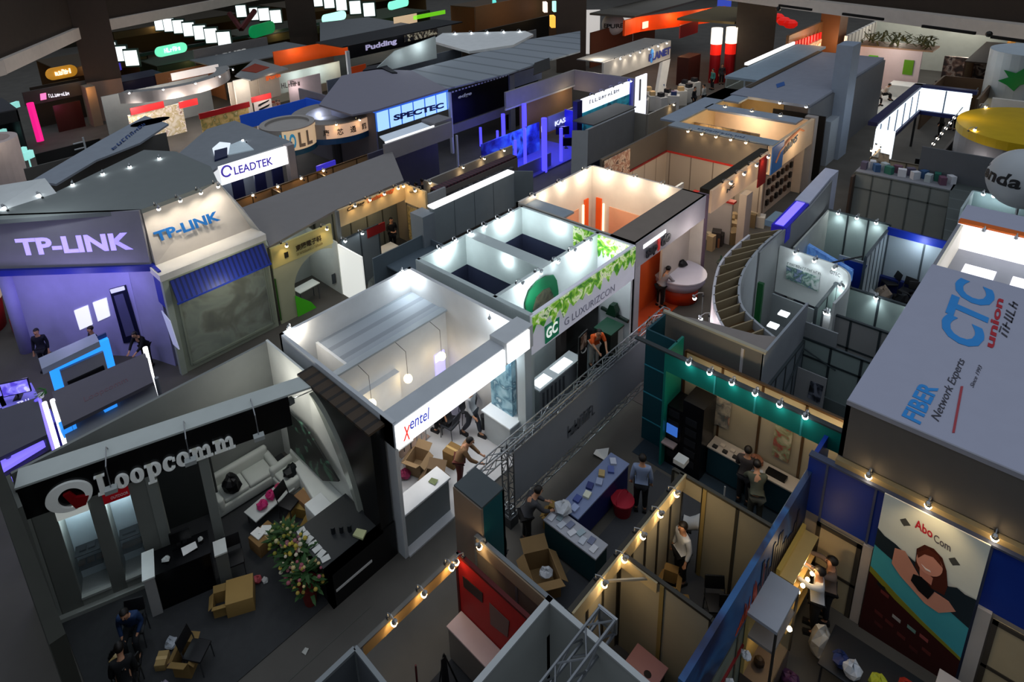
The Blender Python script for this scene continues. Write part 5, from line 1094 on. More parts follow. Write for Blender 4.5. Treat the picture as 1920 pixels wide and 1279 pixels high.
panel(('x', 21.9), [(1475, 497), (1537, 520), (1535, 547), (1474, 522)], .02, Mpic('greentext', [(.4, 'b4bcbc'), (.5, '7f9a90'), (.58, '3a5a52'), (.66, '6f7ea0'), (.8, 'c4cac8')], 4.5), Y, 'printed_panel')
textp('~16', ('x', 21.86), (1476, 496), (1540, 516), (1476, 491), M('4a5452', .5), Y, .01); textp('GTEC', ('x', 21.0), (1556, 512), (1575, 520), (1557, 506), M('3a4042', .5), Y, .01)
spots((22.03, 6.6, 3.0), (21.7, 4.95, 3.0), 3, (-1, 0), 16, COOL, '%s of the spotlights on the rounded white lettered wall', 'spotlights on the rounded white wall', arm=.3, tilt=-1, back=.5)
glow((20.6, 5.6, 3.0), COOL, 12, .15)
person((17.6, 5.75), 120, 'hold', 'b2401c', '17181c', 'person in orange top half hidden behind the ribbed canopy')
for i, (px, py) in enumerate(((1470, 586), (1450, 608))):
    q = P(px, py, 1.0); tag(MB().obox((q.x, q.y, .95), .3, .3, .05).build('lit_plate', M('e8eef2', .4, emit=1.2)), ['small lit plate on the white room counter, upper one', 'small lit plate on the white room counter, lower one'][i], 'light')
cabinet('counter', 'pale counter below the rounded white wall', 'counter', 19.2, 21.6, 5.0, 5.5, .95, 'a2a8a8', 'c4caca'); cabinet('counter', 'low dark counter inside the white room', 'counter', 18.6, 19.4, 5.6, 6.2, .7, '30343a', '3c4246')
# ================================================================ SHELL BOOTHS WITH GREY FRAMED PANELS (right of the bend)
S5 = T('exhibition_booth', 'grey framed shell booth holding a white board and a table', 'booth', (17, 4, 0)); PG = '93a29f'
shell(S5, (18.0, 2.6), (18.0, 4.85), .0, 2.5, '8fa09e', .84, rails=(1, .78), frame='3f494d'); MB().box(17.9, 17.96, 2.6, 4.8, 0, .9).build('dado', M('6c7878', .6), S5); shell(S5, (15.2, 4.8), (18.0, 4.8), 0, 2.4, '78828a', .8, frame='4d565a')
m = MB(); m.tube([(15.3, 4.7, 2.3), (16.6, 4.75, 1.4), (17.9, 4.75, 2.2)], .02, 6); m.tube([(17.9, 4.75, 2.2), (17.9, 3.9, 1.9)], .02, 6); m.build('brace_pole', M('3f494d', .4, .5), S5)
t = T('white_board', 'white board with a dark printed picture leaning in the grey framed booth', 'board', (17.5, 4.35, 0)); MB().slab([Vector(v) for v in ((17.55, 4.75, .3), (17.55, 4.0, .3), (17.62, 4.0, 1.75), (17.62, 4.75, 1.75))], .04).build('board', M('a2a4a6', .4), t)
MB().slab([Vector(v) for v in ((17.54, 4.4, .95), (17.54, 4.08, .9), (17.57, 4.05, 1.5), (17.57, 4.38, 1.5))], .02, Vector((-1, 0, 0))).build('picture', Mpic('boardpic', [(.4, '14161c'), (.5, '3a3f4c'), (.6, '8a90a0')], 4), t); MB().box(17.4, 17.65, 3.95, 4.8, 0, .3).build('base', M('3a4642', .5), t)
S4 = T('exhibition_booth', 'shell booth of plain grey squares one row behind the white board', 'booth', (19, 4, 0)); shell(S4, (19.73, 2.6), (19.73, 4.85), 0, 2.5, '8b8d8e', .82, rails=(1, .62, .2), frame='3c4448')
S3 = T('exhibition_booth', 'shell booth with pale green lit panels beside the rounded white wall', 'booth', (21, 4, 0)); shell(S3, (21.6, 2.6), (21.6, 5.1), 0, 2.5, 'a4b8b4', 1.1, frame='414a4e'); shell(S3, (19.75, 5.05), (21.6, 5.05), 0, 2.5, 'a4b8b4', .9, frame='414a4e')
L3 = [spot((21.6, y, 2.5), (-1, 0), 14, COOL, arm=.25) for y in (4.9, 3.9, 2.95)]; series(L3, '%s of the spotlights over the pale green lit panels', 'spotlights over the pale green panels')
L4 = [spot((19.73, y, 2.5), (-1, 0), 2, COOL, arm=.2) for y in (4.75, 4.68)]; series(L4, '%s of the two spotlights at the corner of the grey squares')
S1 = T('exhibition_booth', 'greenish lit shell booth with a blue headed black display wall', 'booth', (25, 5.5, 0)); shell(S1, (27.2, 4.9), (27.2, 7.0), 0, 2.5, 'a2b4b0', .75, frame='4a5456'); MB().box(21.8, 27.2, 3.2, 7.0, 0, .015).build('carpet', M('30343c', .9), S1)
MB().wall((23.2, 6.9), (27.2, 7.0), 0, 2.5, .06).build('side_wall', M('c8ccc4', .5), S1)
spots((27.2, 5.1, 2.5), (27.2, 6.8, 2.5), 3, (-1, 0), 20, COOL, '%s of the three bright spotlights over the greenish panels', 'bright spotlights over the greenish panels', arm=.3)
t = T('display_wall', 'black display wall with a pale blue lit header', 'display', (24.3, 6.3, 0)); MB().prism([(24.7, 6.85), (24.6, 6.85), (23.6, 5.1), (23.7, 5.1)], 0, 1.6).build('screen', M('07080c', .3), t); MB().prism([(24.75, 6.85), (24.55, 6.85), (23.55, 5.1), (23.75, 5.1)], 1.6, 2.05).build('header', Mpic('bluehead', [(.4, '3a62a8'), (.55, '5a8ac8'), (.65, '2a4a94')], 2., .35), t); MB().prism([(24.5, 6.95), (24.4, 6.95), (24.2, 6.55), (24.3, 6.55)], .3, 1.6).build('side_print', Mpic('sideprint', [(.4, '9098b0'), (.55, '2c3a68'), (.7, 'c4c8d4')], 4), t)
S2 = T('exhibition_booth', 'pale panelled booth with a royal blue header and hanging blue pennant', 'booth', (25, 4, 0)); shell(S2, (26.9, 2.6), (26.9, 4.85), 0, 2.3, 'a6b4bc', .95, frame='59646a'); MB().box(26.82, 26.9, 2.6, 4.9, 2.25, 2.55).build('header', M('142f9c', .45), S2); MB().box(26.7, 26.9, 2.6, 4.9, 0, .55).build('blue_base', M('16245c', .5), S2)
shell(S2, (24.2, 4.9), (26.9, 4.9), 0, 2.4, '9aa6aa', .5, frame='59646a'); MB().tube([(22.6, 5.9, 2.4), (24.2, 5.0, 2.4)], .03, 6).build('header_pole', METAL_D, S2); MB().tube([(23.0, 5.75, 0), (23.0, 5.75, 2.4)], .03, 6).build('post', METAL_D, S2)
MB().slab([Vector(v) for v in ((24.3, 5.6, 2.05), (24.3, 4.85, 2.05), (24.3, 5.05, .7))], .03).build('pennant', M('10318e', .5), S2); MB().box(24.6, 24.66, 4.9, 5.8, .3, 2.0).build('white_panel', M('aab4b6', .5), S2)
glow((26.4, 3.8, 2.2), (.8, .9, 1.), 20, .1)
L2 = [spot((25.9-i*.9, 2.6, 2.5), (0, 1), 0, COOL, arm=.2) for i in range(4)]; series(L2, '%s of the small spotlights along the side of the royal blue header booth')
for i, (px, py, c, l) in enumerate(((1600, 545, '1d3a7a', 'blue'), (1632, 552, 'c0c4c4', 'white'), (1655, 548, '8a7a6a', 'tan'), (1690, 560, '0e0f12', 'black'))): q = P(px, py, .3); crumple((q.x, q.y), .28, l+' bag on the floor behind the pale green panels', c, z=0, flat=.9)
for i, (px, py) in enumerate(((1612, 538), (1668, 532), (1700, 548), (1718, 558))): q = P(px, py, .4); chair((q.x, q.y), 40*i, ['leftmost', 'second', 'third', 'rightmost'][i]+' black chair in the clutter below the blue pennant')
person((23.4, 4.3), 30, 'sitlean', '4a4448', '17181c', 'person in grey brown seated below the blue pennant')
# booth with the big wall S2 and goods table, dark chairs
F_ = T('exhibition_booth', 'large grey green panelled booth wall with black chairs along its foot', 'booth', (30, 5.5, 0)); shell(F_, (32.0, 3.9), (32.0, 7.4), 0, 2.5, '8b908c', .7, rails=(1, .72), frame='6d7370'); MB().box(31.6, 32, 7.35, 7.45, 0, 2.4).build('end_panel', M('4a3c34', .6), F_)
MB().prism([(26.9, 2.65), (26.9, 3.25), (32, 3.95), (34, 4.0), (34, 3.0)], 2.5, 2.56).build('roof_strip', Mlines('stripseam', '3f4645', '565e5e', 'X', 1.1, .06, .7), F_)
for i in range(6):
    q = P((1600, 1622, 1650, 1672, 1697, 1730)[i], (392, 398, 408, 416, 424, 436)[i], 0); chair((q.x, q.y), -90, ORD[i]+' of the six black chairs at the foot of the grey green wall', group='black chairs at the grey green wall')
MB().box(32.0, 33.6, 3.9, 7.4, 2.5, 2.56).build('store_roof', M('7c7e84', .6), F_)
GD = []
for i in range(14):
    y = 7.2-i*.24; g_ = MB().obox((32.5+.35*(i % 2), y, 2.56+.17), .3, .22, .34, .3*i).build('goods_box', M(['5a5468', 'c4c6cc', '3a5a84', 'a8b4b8', '2c6a5c', '6a4a5c', 'd0d2d8'][i % 7], .5)); tag(g_, 'x', 'goods', 'goods on the panelled wall roof'); GD.append(g_)
series(GD, '%s of the goods boxes on top of the grey green wall')
t = T('wall_poster_group', 'dark blue screen on the pale booth wall behind the goods boxes', 'screen', (34.4, 6.2, 1.1)); MB().box(34.3, 34.36, 5.95, 6.65, 1.1, 1.7).build('screen', M('15306a', .4, emit=.15), t)
W_ = T('exhibition_booth', 'booth with beige poster panels in front of the blue light ring', 'booth', (35, 6.3, 0)); shell(W_, (34.5, 5.3), (34.5, 7.4), 0, 2.5, '9a9484', .7, frame='6a655a'); shell(W_, (34.5, 7.42), (38.5, 7.5), 0, 2.4, 'a08a66', .8, frame='7a6a50')
spots((34.8, 7.42, 2.5), (38.2, 7.45, 2.5), 4, (0, 1), 5, WARM, '%s of the warm spotlights on the thin yellow wall before the light ring', 'warm spotlights on the thin yellow wall', arm=.2)
MB().box(33.0, 33.08, 2.6, 5.3, 0, 3.9).build('dark_canvas', M('5b5e63', .7), W_)
panel(('x', 34.44), [(1648, 285), (1668, 290), (1666, 316), (1646, 312)], .02, Mpic('bpost', [(.4, 'b0a48e'), (.55, '8a8478'), (.65, '5a5450')], 4), W_, 'poster')
# cyan corner and balloon
N_ = T('exhibition_booth', 'pale cyan booth corner with a navy screen below the balloon', 'booth', (29, 2.6, 0)); MB().box(29.6, 29.7, .6, 3.0, 0, 3.6).build('wall', M('8fa6a8', .5), N_); MB().box(27.6, 29.6, 2.95, 3.02, 0, 3.6).build('side_wall', M('b2c2c4', .5), N_)
MB().box(29.5, 29.6, .4, 1.9, 1.2, 2.6).build('navy_screen', M('101c44', .4), N_)
spots((29.6, 1.6, 3.6), (29.6, 2.8, 3.6), 4, (-1, 0), 5, COOL, '%s of the spotlights on the pale cyan corner', 'spotlights on the pale cyan corner', arm=.3)
t = T('balloon', 'big white advertising balloon with black letters at the right edge', 'balloon', (27.9, 1.58, 0)); bc, br = P(1921, 336, 5.0), 1.02
MB().ball(bc, br, 40).build('skin', M('aab0b4', .5, var=.03), t, smooth=True); MB().tube([(bc.x, bc.y, 0), (bc.x, bc.y, bc.z-br+.05)], .04, 8).build('mast', METAL_L, t)
vs, fs = _glyphs('Tenda', .03, .1); mx_ = max(p.x for p in vs); my_ = max(p.y for p in vs); dv = (CAM-bc); dv.z = 0; az0 = math.atan2(dv.y, dv.x)
MB().add([bc+Vector((math.cos(az0+(p.x/mx_-1.02)*1.9)*math.cos(-.03+p.y/my_*.42-.0), math.sin(az0+(p.x/mx_-1.02)*1.9)*math.cos(-.03+p.y/my_*.42), math.sin(-.03+p.y/my_*.42)))*(br*(1.012 if p.z > 0 else .99)) for p in vs], fs).build('lettering', M('15171a', .5), t)
def poly(par, name, pts, z1, z0, mat, label=None):
    return MB().prism([(q.x, q.y) for q in (P(*p, z1) for p in pts)], z0, z1).build(name, mat, par, label)
def bx(par, name, x0, x1, y0, y1, z0, z1, mat): return MB().box(x0, x1, y0, y1, z0, z1).build(name, mat, par)
def quad(par, name, pts, t, mat):
    q = [Vector(p) for p in pts]; n = (q[1]-q[0]).cross(q[2]-q[0]).normalized()
    return MB().slab(q, t, n if n.dot(CAM-q[0]) < 0 else -n).build(name, mat, par)
def booth(label, loc): return T('exhibition_booth', label, 'booth', (*loc, 0))
def one(o, label, cat, group=None): return tag(o, label, cat, group)
PURL = M('7a6cff', .4, emit=1.1); WHL = M('ffffff', .4, emit=1.5)
# ================================================================ GREY ROOFED BOOTH WITH TWO LIT SIGNS
H_ = booth('dark grey roofed booth with a lit white sign panel and a purple lit entrance', (6, 23))
poly(H_, 'roof', [(-40, 415), (265, 393), (408, 340), (395, 312), (330, 284), (270, 281), (105, 360), (-40, 385)], 6.0, 5.85, M('6f7574', .75, var=.06))
quad(H_, 'roof_recess', [P(-30, 352, 6.3), P(84, 334, 6.3), P(106, 362, 6.0), P(-30, 405, 6.0)], .08, M('c6cac9', .5))
quad(H_, 'sign_panel', [P(265, 392, 6), P(408, 340, 6), P(472, 428, 3.95), P(292, 498, 3.95)], .14, M('cfc7bd', .5))
tri = [P(408, 340, 6), (9.75, 22.2, 4.4), (9.6, 20.6, 3.95), P(472, 428, 3.95)]; quad(H_, 'sign_return', tri, .1, M('b7b9b8', .5))
bx(H_, 'ledge', 5.75, 9.62, 20.25, 21.2, 3.72, 3.95, M('d4cfc6', .5)); bx(H_, 'front_wall', 5.9, 9.62, 20.35, 20.45, 0, 3.72, M('a3aa94', .55)); glow((7.8, 18.9, 3.2), (1., .97, .85), 45, .3); bx(H_, 'corner_post', 5.8, 6.0, 20.3, 20.5, 0, 3.72, M('98a092', .5)); bx(H_, 'end_wall', 9.55, 9.65, 20.45, 24.0, 0, 3.9, M('8c9096', .6))  # the light out front is added to brighten window and wall
quad(H_, 'awning', [(6.05, 20.33, 3.6), (9.5, 20.33, 3.6), (9.5, 19.95, 2.92), (6.05, 19.95, 2.92)], .05, Mlines('awn', '1b2f8e', '0f1c5c', 'X', .17, .07, .4)); bx(H_, 'awning_trim', 6.03, 9.52, 19.93, 19.99, 2.86, 2.92, M('2a3fa0', .4))
bx(H_, 'window_display', 6.25, 9.35, 20.33, 20.36, .3, 2.75, Mpic('tpwin', [(.3, '2a2418'), (.45, '5c5a48'), (.55, '8d9484'), (.7, '6a7468'), (.85, 'aab0a4')], .9, 0, 4, .15)); bx(H_, 'window_glass', 6.2, 9.4, 20.27, 20.3, .3, 2.75, M('b8c0b4', .05, alpha=.15))
m = MB(); 
for a, b, c, d in ((6.2, 9.4, 2.75, 2.82), (6.2, 9.4, .22, .3), (6.15, 6.22, .22, 2.82), (9.38, 9.45, .22, 2.82)): m.box(a, b, 20.24, 20.32, c, d)
m.build('window_frame', M('7f8676', .5), H_)
pts = [(292, 498), (472, 428)]; sa, sb = P(292, 498, 3.95), P(472, 428, 3.95); st = P(265, 392, 6); su = (sb-sa).normalized(); svv = (st-sa)
def onpl(px, py):
    n = su.cross(svv); d = ray(px, py); return CAM+d*((sa-CAM).dot(n)/d.dot(n))
a, b, c = onpl(294, 454), onpl(413, 412), onpl(286, 436)
text('lettering', 'TP-LINK', a, b-a, c-a, (b-a).length, (c-a).length, M('1f6ab4', .5), H_, .05, .035)
fa, fb = (5.85, 21.2), (1.2, 26.0)
MB().wall(fa, fb, 4.0, 6.0, .12).build('fascia', M('8a8890', .6), H_); textp('TP-LINK', ('w', fa, fb), (38, 478), (252, 466), (22, 447), M('a596ff', .4, emit=1.15), H_, .06, .04)
MB().wall((5.9, 21.1), (1.15, 25.9), 3.8, 4.02, .2).build('fascia_trim', M('1f2a8c', .5), H_); MB().wall((5.85, 20.5), (5.85, 21.3), 2.6, 4.0, .1).build('blue_return', M('26309a', .5), H_)
wa, wb = (5.4, 22.3), (2.3, 26.3); MB().wall(wa, wb, 0, 3.8, .12).build('inner_wall', M('a9a6d8', .5), H_); MB().wall((5.4, 22.3), (5.9, 21.0), 0, 3.8, .1).build('inner_return', M('9a98c0', .5), H_)
MB().lathe([(.28, 0), (.28, 3.8)], (2.35, 26.2, 0), 20).build('round_pier', M('a3a0dc', .5), H_, smooth=True)
PW = ('w', wa, wb)
for q in ([(142, 580), (167, 570), (176, 606), (153, 616)], [(177, 565), (202, 556), (209, 590), (187, 600)]): panel(PW, q, .1, M('eef0f4', .5, emit=.7), H_, 'wall_poster')
panel(PW, [(208, 540), (238, 532), (268, 636), (235, 641)], .1, M('0f1330', .4), H_, 'door_frame'); panel(PW, [(217, 552), (234, 547), (258, 622), (240, 628)], .12, M('55567a', .4), H_, 'door_leaf'); panel(PW, [(210, 540), (236, 533), (238, 540), (213, 547)], .13, M('d8dcf0', .4, emit=.5), H_, 'door_sign')
panel(('x', 5.72), [(304, 582), (320, 602), (337, 655), (326, 645)], .03, M('c4c8e4', .5, emit=.25), H_, 'leaning_panel')
for x, y, z, e in ((3.2, 22.6, 3.3, 45), (4.5, 21.6, 3.4, 30), (2.0, 24.2, 3.0, 40), (1.0, 22.5, 2.4, 30)): glow((x, y, z), (.5, .44, 1.), e, .15)
for p, e in ((P(275, 385, 5.9), 1), (P(320, 372, 6), 1), (P(360, 357, 6), 1), (P(395, 345, 6), 1)): pass
L = [spot(P(*p, 6.0), (-.1, -1), 60, NEUT, size=95, arm=.55, tilt=-1., back=.35) for p in ((290, 386), (330, 371), (368, 357), (400, 345))]; series(L, '%s of the four spotlights over the lit white sign panel', 'spotlights over the white sign panel')
L = [spot(P(*p, 6.0), (-.3, -1), 2, COOL, arm=.25) for p in ((137, 345), (193, 325), (243, 312), (298, 296))]; series(L, '%s of the four spotlights on the dark grey roof', 'spotlights on the dark grey roof')
L = [spot(P(*p, 6.0), (-.2, .9), 7, COOL, arm=.3) for p in ((15, 396), (80, 372))]; series(L, '%s of the two spotlights in the white roof recess')
glow(P(40, 375, 6.9), COOL, 60, .1); MB().lathe([(1.2, 4.62), (0, 4.62)], (P(282, 228, 4.62).x, P(282, 228, 4.62).y, 0), 20, sx=.9, sy=.5).build('roof_oval', M('1d3f7c', .5), H_)
quad(H_, 'rear_canvas', [P(60, 338, 4.6), P(190, 262, 4.6), P(272, 217, 4.6), P(316, 232, 4.6), P(262, 268, 4.6), P(180, 300, 4.6), P(105, 345, 4.6)], .1, M('8a929c', .7)); 
q0, q1 = P(215, 272, 4.62), P(278, 228, 4.62); text('roof_logo', '~8', P(212, 282, 4.62), P(268, 238, 4.62)-P(212, 282, 4.62), P(206, 276, 4.62)-P(212, 282, 4.62), 4.2, .5, M('1d3f7c', .5), H_, .02, .02)
bx(H_, 'rear_wall', 4.9, 11.6, 34.3, 34.4, 0, 4.5, M('5c5a56', .7))
person((2.55, 24.3), 150, 'stand', '10111e', '12131c', 'person in black standing at the purple lit demo counters'); person((3.95, 22.95), 100, 'walk', '141426', '2c3044', 'person in black at the end of the blue lit demo island'); person((5.2, 21.7), 120, 'lean', '0e0d12', '101014', 'person in black at the purple entrance by the dark door')
# demo islands in front of the purple entrance
I_ = booth('grey demo island with a blue lit frame and a dark faintly lettered roof', (3, 17.5))
poly(I_, 'roof', [(97, 735), (272, 662), (288, 716), (118, 800)], 3.0, 2.9, M('54515a', .6)); poly(I_, 'roof_step', [(118, 800), (288, 716), (297, 745), (126, 832)], 2.7, 2.5, M('6d6f70', .5)); poly(I_, 'lower_panel', [(126, 832), (297, 745), (312, 790), (140, 850)], 2.2, 2.0, M('4a4646', .25))  # lowest dark panel stands in for reflections on the floor
text('lettering', 'Loopcomm', P(160, 757, 3.0), P(232, 722, 3.0)-P(160, 757, 3.0), P(156, 745, 3.0)-P(160, 757, 3.0), 1.1, .3, M('5e4048', .5), I_, .006)
for x, y in ((1.9, 16.6), (4.1, 16.7), (4.2, 17.8), (2.0, 18.0)): MB().tube([(x, y, 0), (x, y, 2.9)], .06, 8).build('post', M('7a7c84', .4), I_)
for px, py in ((126, 795), (203, 754)): q = P(px, py, 2.85); MB().obox((q.x, q.y, 2.75), .32, .3, .3).build('blue_cube', M('2c8cf0', .4, emit=.9), I_)
poly(I_, 'header_board', [(72, 672), (178, 625), (186, 640), (78, 692)], 2.6, 2.4, M('8f98a8', .5)); a, b = P(85, 700, 2.0), P(188, 655, 2.0)
bx(I_, 'blue_frame', 2.2, 3.95, 20.6, 20.75, 1.0, 2.35, M('2a94ff', .4, emit=1.0)); bx(I_, 'frame_inset', 2.45, 3.7, 20.5, 20.62, .9, 2.05, M('8a8a90', .5)); bx(I_, 'dark_slot', 2.55, 3.6, 20.42, 20.5, 1.2, 1.6, M('0c0c10', .4)); bx(I_, 'frame_base', 2.15, 4.0, 20.5, 20.9, 0, 1.0, M('4a4a58', .5)); MB().box(2.2, 3.95, 20.75, 20.8, .0, 2.5).build('frame_back', M('30406a', .5), I_)
for px, py, py2 in ((272, 652, 722),): 
    q = P(px, py, 3.1); MB().tube([(q.x, q.y, 1.0), (q.x, q.y, 3.1)], .07, 8).build('light_post', WHL, I_)
J_ = booth('second dark roofed demo island with purple lit edges at the left edge', (.8, 17.3))
poly(J_, 'roof', [(-30, 778), (70, 745), (88, 815), (-30, 872)], 3.0, 2.9, M('4d4c58', .6)); poly(J_, 'lit_edge', [(0, 862), (78, 818), (84, 832), (5, 880)], 2.8, 2.7, PURL); poly(J_, 'lit_edge', [(12, 893), (95, 840), (108, 855), (18, 900)], 2.0, 1.9, PURL); poly(J_, 'lower_panel', [(0, 880), (88, 832), (95, 842), (10, 893)], 2.5, 2.4, M('4a4650', .5))
for px, py in ((83, 755), (98, 750)): q = P(px, py, 3.05); MB().tube([(q.x, q.y, .8), (q.x, q.y, 3.05)], .06, 8).build('light_post', WHL, J_)
q = P(70, 750, 3.0); MB().tube([(q.x, q.y, .5), (q.x, q.y, 3.0)], .09, 8).build('light_post', PURL, J_)
for x, y in ((.5, 16.6), (1.3, 16.6)): MB().tube([(x, y, 0), (x, y, 2.9)], .06, 8).build('post', M('6a6a78', .4), J_)
t = T('potted_plant', 'small green plant on top of the white light posts', 'plant', tuple(P(78, 745, 3.05))); o = t.location; b = MB()
for i in range(14): b.obox(o+Vector((math.cos(i*2.4)*.12, math.sin(i*2.4)*.12, .12+.02*(i % 4))), .03, .16, .005, i*2.4, .5)
b.build('foliage', M('2f6a2c', .6), t)['kind'] = 'stuff'; MB().lathe([(.06, 0), (.09, .1)], o, 10).build('pot', M('d8d8dc'), t)
for i, (x, y) in enumerate(((1.35, 21.6), (.55, 22.4))):
    t = cabinet('demo_counter', ['purple lit demo counter beside the blue frame', 'purple lit demo counter nearest the left edge'][i], 'counter', x-.45, x+.45, y-.7, y+.7, 1.0, '5a50b0', '8f88e0'); 
    tv((x, y+.2, 1.0), .8, .5, (-.5, -1), ['white and purple demo screen beside the blue frame', 'white and purple demo screen nearest the left edge'][i], Mpic('demoscr%d' % i, [(.4, '5a4ad0'), (.55, '9a90ff'), (.65, 'eeeaff')], 3, .7), 1.0)
t = cabinet('reception_counter', 'purple reception counter with a small lettered front at the left edge', 'counter', .3, 1.9, 19.6, 20.3, 1.1, '4a3ed0', '7d74e8'); textp('TP-LI', ('y', 19.57), (33, 760), (55, 752), (32, 754), M('e8e6ff', .4, emit=.8), t, .02, .02)
t = T('curved_counter', 'red curved counter with a pale lit top beyond the purple entrance', 'counter', (1.3, 29.2, 0)); MB().lathe([(.9, 0), (1.0, 1.3)], (1.3, 29.2, 0), 24).build('base', M('a81420', .5), t, smooth=True); MB().lathe([(1.05, 1.3), (1.05, 1.75), (0, 1.75)], (1.3, 29.2, 0), 24).build('top', M('e8c8b0', .5, emit=.25), t); bx(t, 'red_step', 2.2, 3.4, 27.6, 28.2, 0, .5, M('9c1a20', .5))
# ================================================================ YELLOW SIGN BOOTHS
S_ = booth('booth with a yellow green fascia and a round arched front beside the blue awning', (11, 22)); YL = M('c2b878', .5); CW = M('9aa08a', .5)
bx(S_, 'fascia', 9.75, 12.45, 20.35, 20.45, 2.4, 3.25, YL); m = MB()
arc_ = [(12.4, 2.42)]+[(11.75+1.25*math.cos(math.radians(a)), 1.15+1.2*math.sin(math.radians(a))) for a in range(60, 181, 10)]+[(10.5, 0)]
m.slab([Vector((x, 20.36, z)) for x, z in arc_+[(9.75, 0), (9.75, 2.42)]], .08, Vector((0, 1, 0))); m.build('arched_front', M('a8a98c', .5), S_)
MB().slab([Vector((x, 20.33, z)) for x, z in ((10.45, .95), (11.1, .35), (11.3, 0), (10.45, 0))], .03, Vector((0, -1, 0))).build('green_swoosh', M('3fa01c', .5, emit=.1), S_); bx(S_, 'green_edge', 9.72, 9.76, 20.3, 20.36, .2, 2.0, M('2f5a1c', .5))
quad(S_, 'lit_panel', [(12.6, 20.3, 2.3), (12.6, 18.7, 2.3), (12.6, 18.7, 0), (12.6, 20.3, 0)], .06, M('f0f2ec', .5, emit=.55)); bx(S_, 'rear_wall', 9.7, 14.6, 22.6, 22.7, 0, 2.5, M('a8aea8', .5)); bx(S_, 'divider', 12.56, 12.62, 20.3, 22.6, 0, 2.4, M('c4c8c0', .5))
panel(('x', 12.53), [(622, 515), (628, 512), (630, 530), (624, 533)], .02, M('4a5054', .5), S_, 'printed_mark')
textp('東陽電子科', ('y', 20.33), (555, 472), (603, 451), (553, 461), M('3a2c12', .5), S_, .02, .02); textp('~17', ('y', 20.33), (557, 480), (605, 458), (556, 475), M('8a7a4a', .5), S_, .01)
MB().lathe([(.09, 0), (.07, .02), (0, .02)], (0, 0, 0), 12); q = ony(537, 478, 20.33); MB().obox((q.x, 20.33, q.z), .16, .03, .22).build('logo', M('1c1c18', .5), S_)
glow((11.4, 21.3, 2.2), COOL, 22, .2); table((11.3, 20.9), 1.0, .5, .75, 5, 'white table inside the arched yellow green front', 'd4d8d0'); L = spots((9.95, 20.4, 3.25), (12.3, 20.4, 3.25), 2, (0, -1), 13, WARM, '%s of the two big spotlights on the yellow green fascia', 'spotlights on the yellow green fascia', arm=.45)
K_ = booth('booth with a long cream fascia lettered in black and orange', (15, 22)); CR_ = M('d8bc8c', .5)
bx(K_, 'fascia', 12.9, 16.45, 20.45, 20.55, 2.88, 3.62, CR_); bx(K_, 'end_fascia', 16.4, 16.5, 19.1, 20.5, 2.75, 3.62, CR_); bx(K_, 'end_fascia_grey', 16.5, 17.5, 19.0, 19.1, 2.5, 3.5, M('8e9092', .6)); bx(K_, 'post', 12.8, 12.92, 20.4, 20.55, 0, 3.62, M('6d7070', .5))
shell(K_, (12.9, 22.4), (17.4, 22.4), 0, 2.6, '80837a', .9, frame='55584e'); shell(K_, (17.4, 19.2), (17.4, 22.4), 0, 2.6, 'a89a84', .8, frame='6a6458'); shell(K_, (12.7, 20.2), (14.6, 20.2), 0, 2.45, '6c7478', .95, frame='454c50')
bx(K_, 'ochre_panel', 16.4, 16.45, 19.3, 20.4, .4, 2.6, Mpic('ochre', [(.4, '6a5a34'), (.55, 'a08a50'), (.7, '4a4030')], 4)); quad(K_, 'red_sign', [(14.0, 20.15, 2.45), (14.95, 20.15, 2.45), (14.95, 20.15, 2.05), (14.0, 20.15, 2.05)], .05, M('8c1c1c', .5))
textp('Casing', ('y', 20.42), (651, 399), (684, 384), (650, 390), M('2c2418', .5), K_, .02, .02, .2); textp('Technology', ('y', 20.42), (688, 384), (740, 360), (687, 374), M('d8642c', .5), K_, .02, .03, .1); textp('~7', ('x', 16.37), (768, 362), (784, 361), (768, 357), M('5a4a34', .5), K_, .01)
spots((13.2, 20.5, 3.62), (16.2, 20.5, 3.62), 4, (0, -1), 7, WARM, '%s of the spotlights along the cream fascia', 'spotlights along the cream fascia', arm=.35); spots((16.45, 19.3, 3.62), (16.45, 20.3, 3.62), 2, (-1, 0), 7, WARM, '%s of the two spotlights on the cream end panel', arm=.35)
glow((15.4, 21.4, 2.4), WARM, 22, .2); glow((13.6, 21.3, 2.3), COOL, 5, .2); L = [spot((x, 20.2, 2.45), (0, -1), 0, COOL, arm=.3) for x in (12.75, 13.6)]; series(L, '%s of the two white spotlights on the grey panel below the cream fascia')
table((15.4, 20.9), 1.1, .6, .75, 0, 'white display table with a white tray under the cream fascia', 'd0d0cc'); 
for i, (x, y, c, l) in enumerate(((15.9, 20.7, '4a2c2c', 'dark red bag'), (16.2, 20.2, '8a6a50', 'tan bag'), (15.6, 21.8, '2c2a2a', 'dark coat'), (14.9, 20.6, '6a5a4a', 'brown goods heap'))): crumple((x, y), .24, l+' on the floor below the cream fascia', c, 'goods', 'goods', flat=1.)
person((16.3, 21.5), 160, 'hold', '1c1a1a', '18181c', 'person in black at the beige partition below the cream fascia')
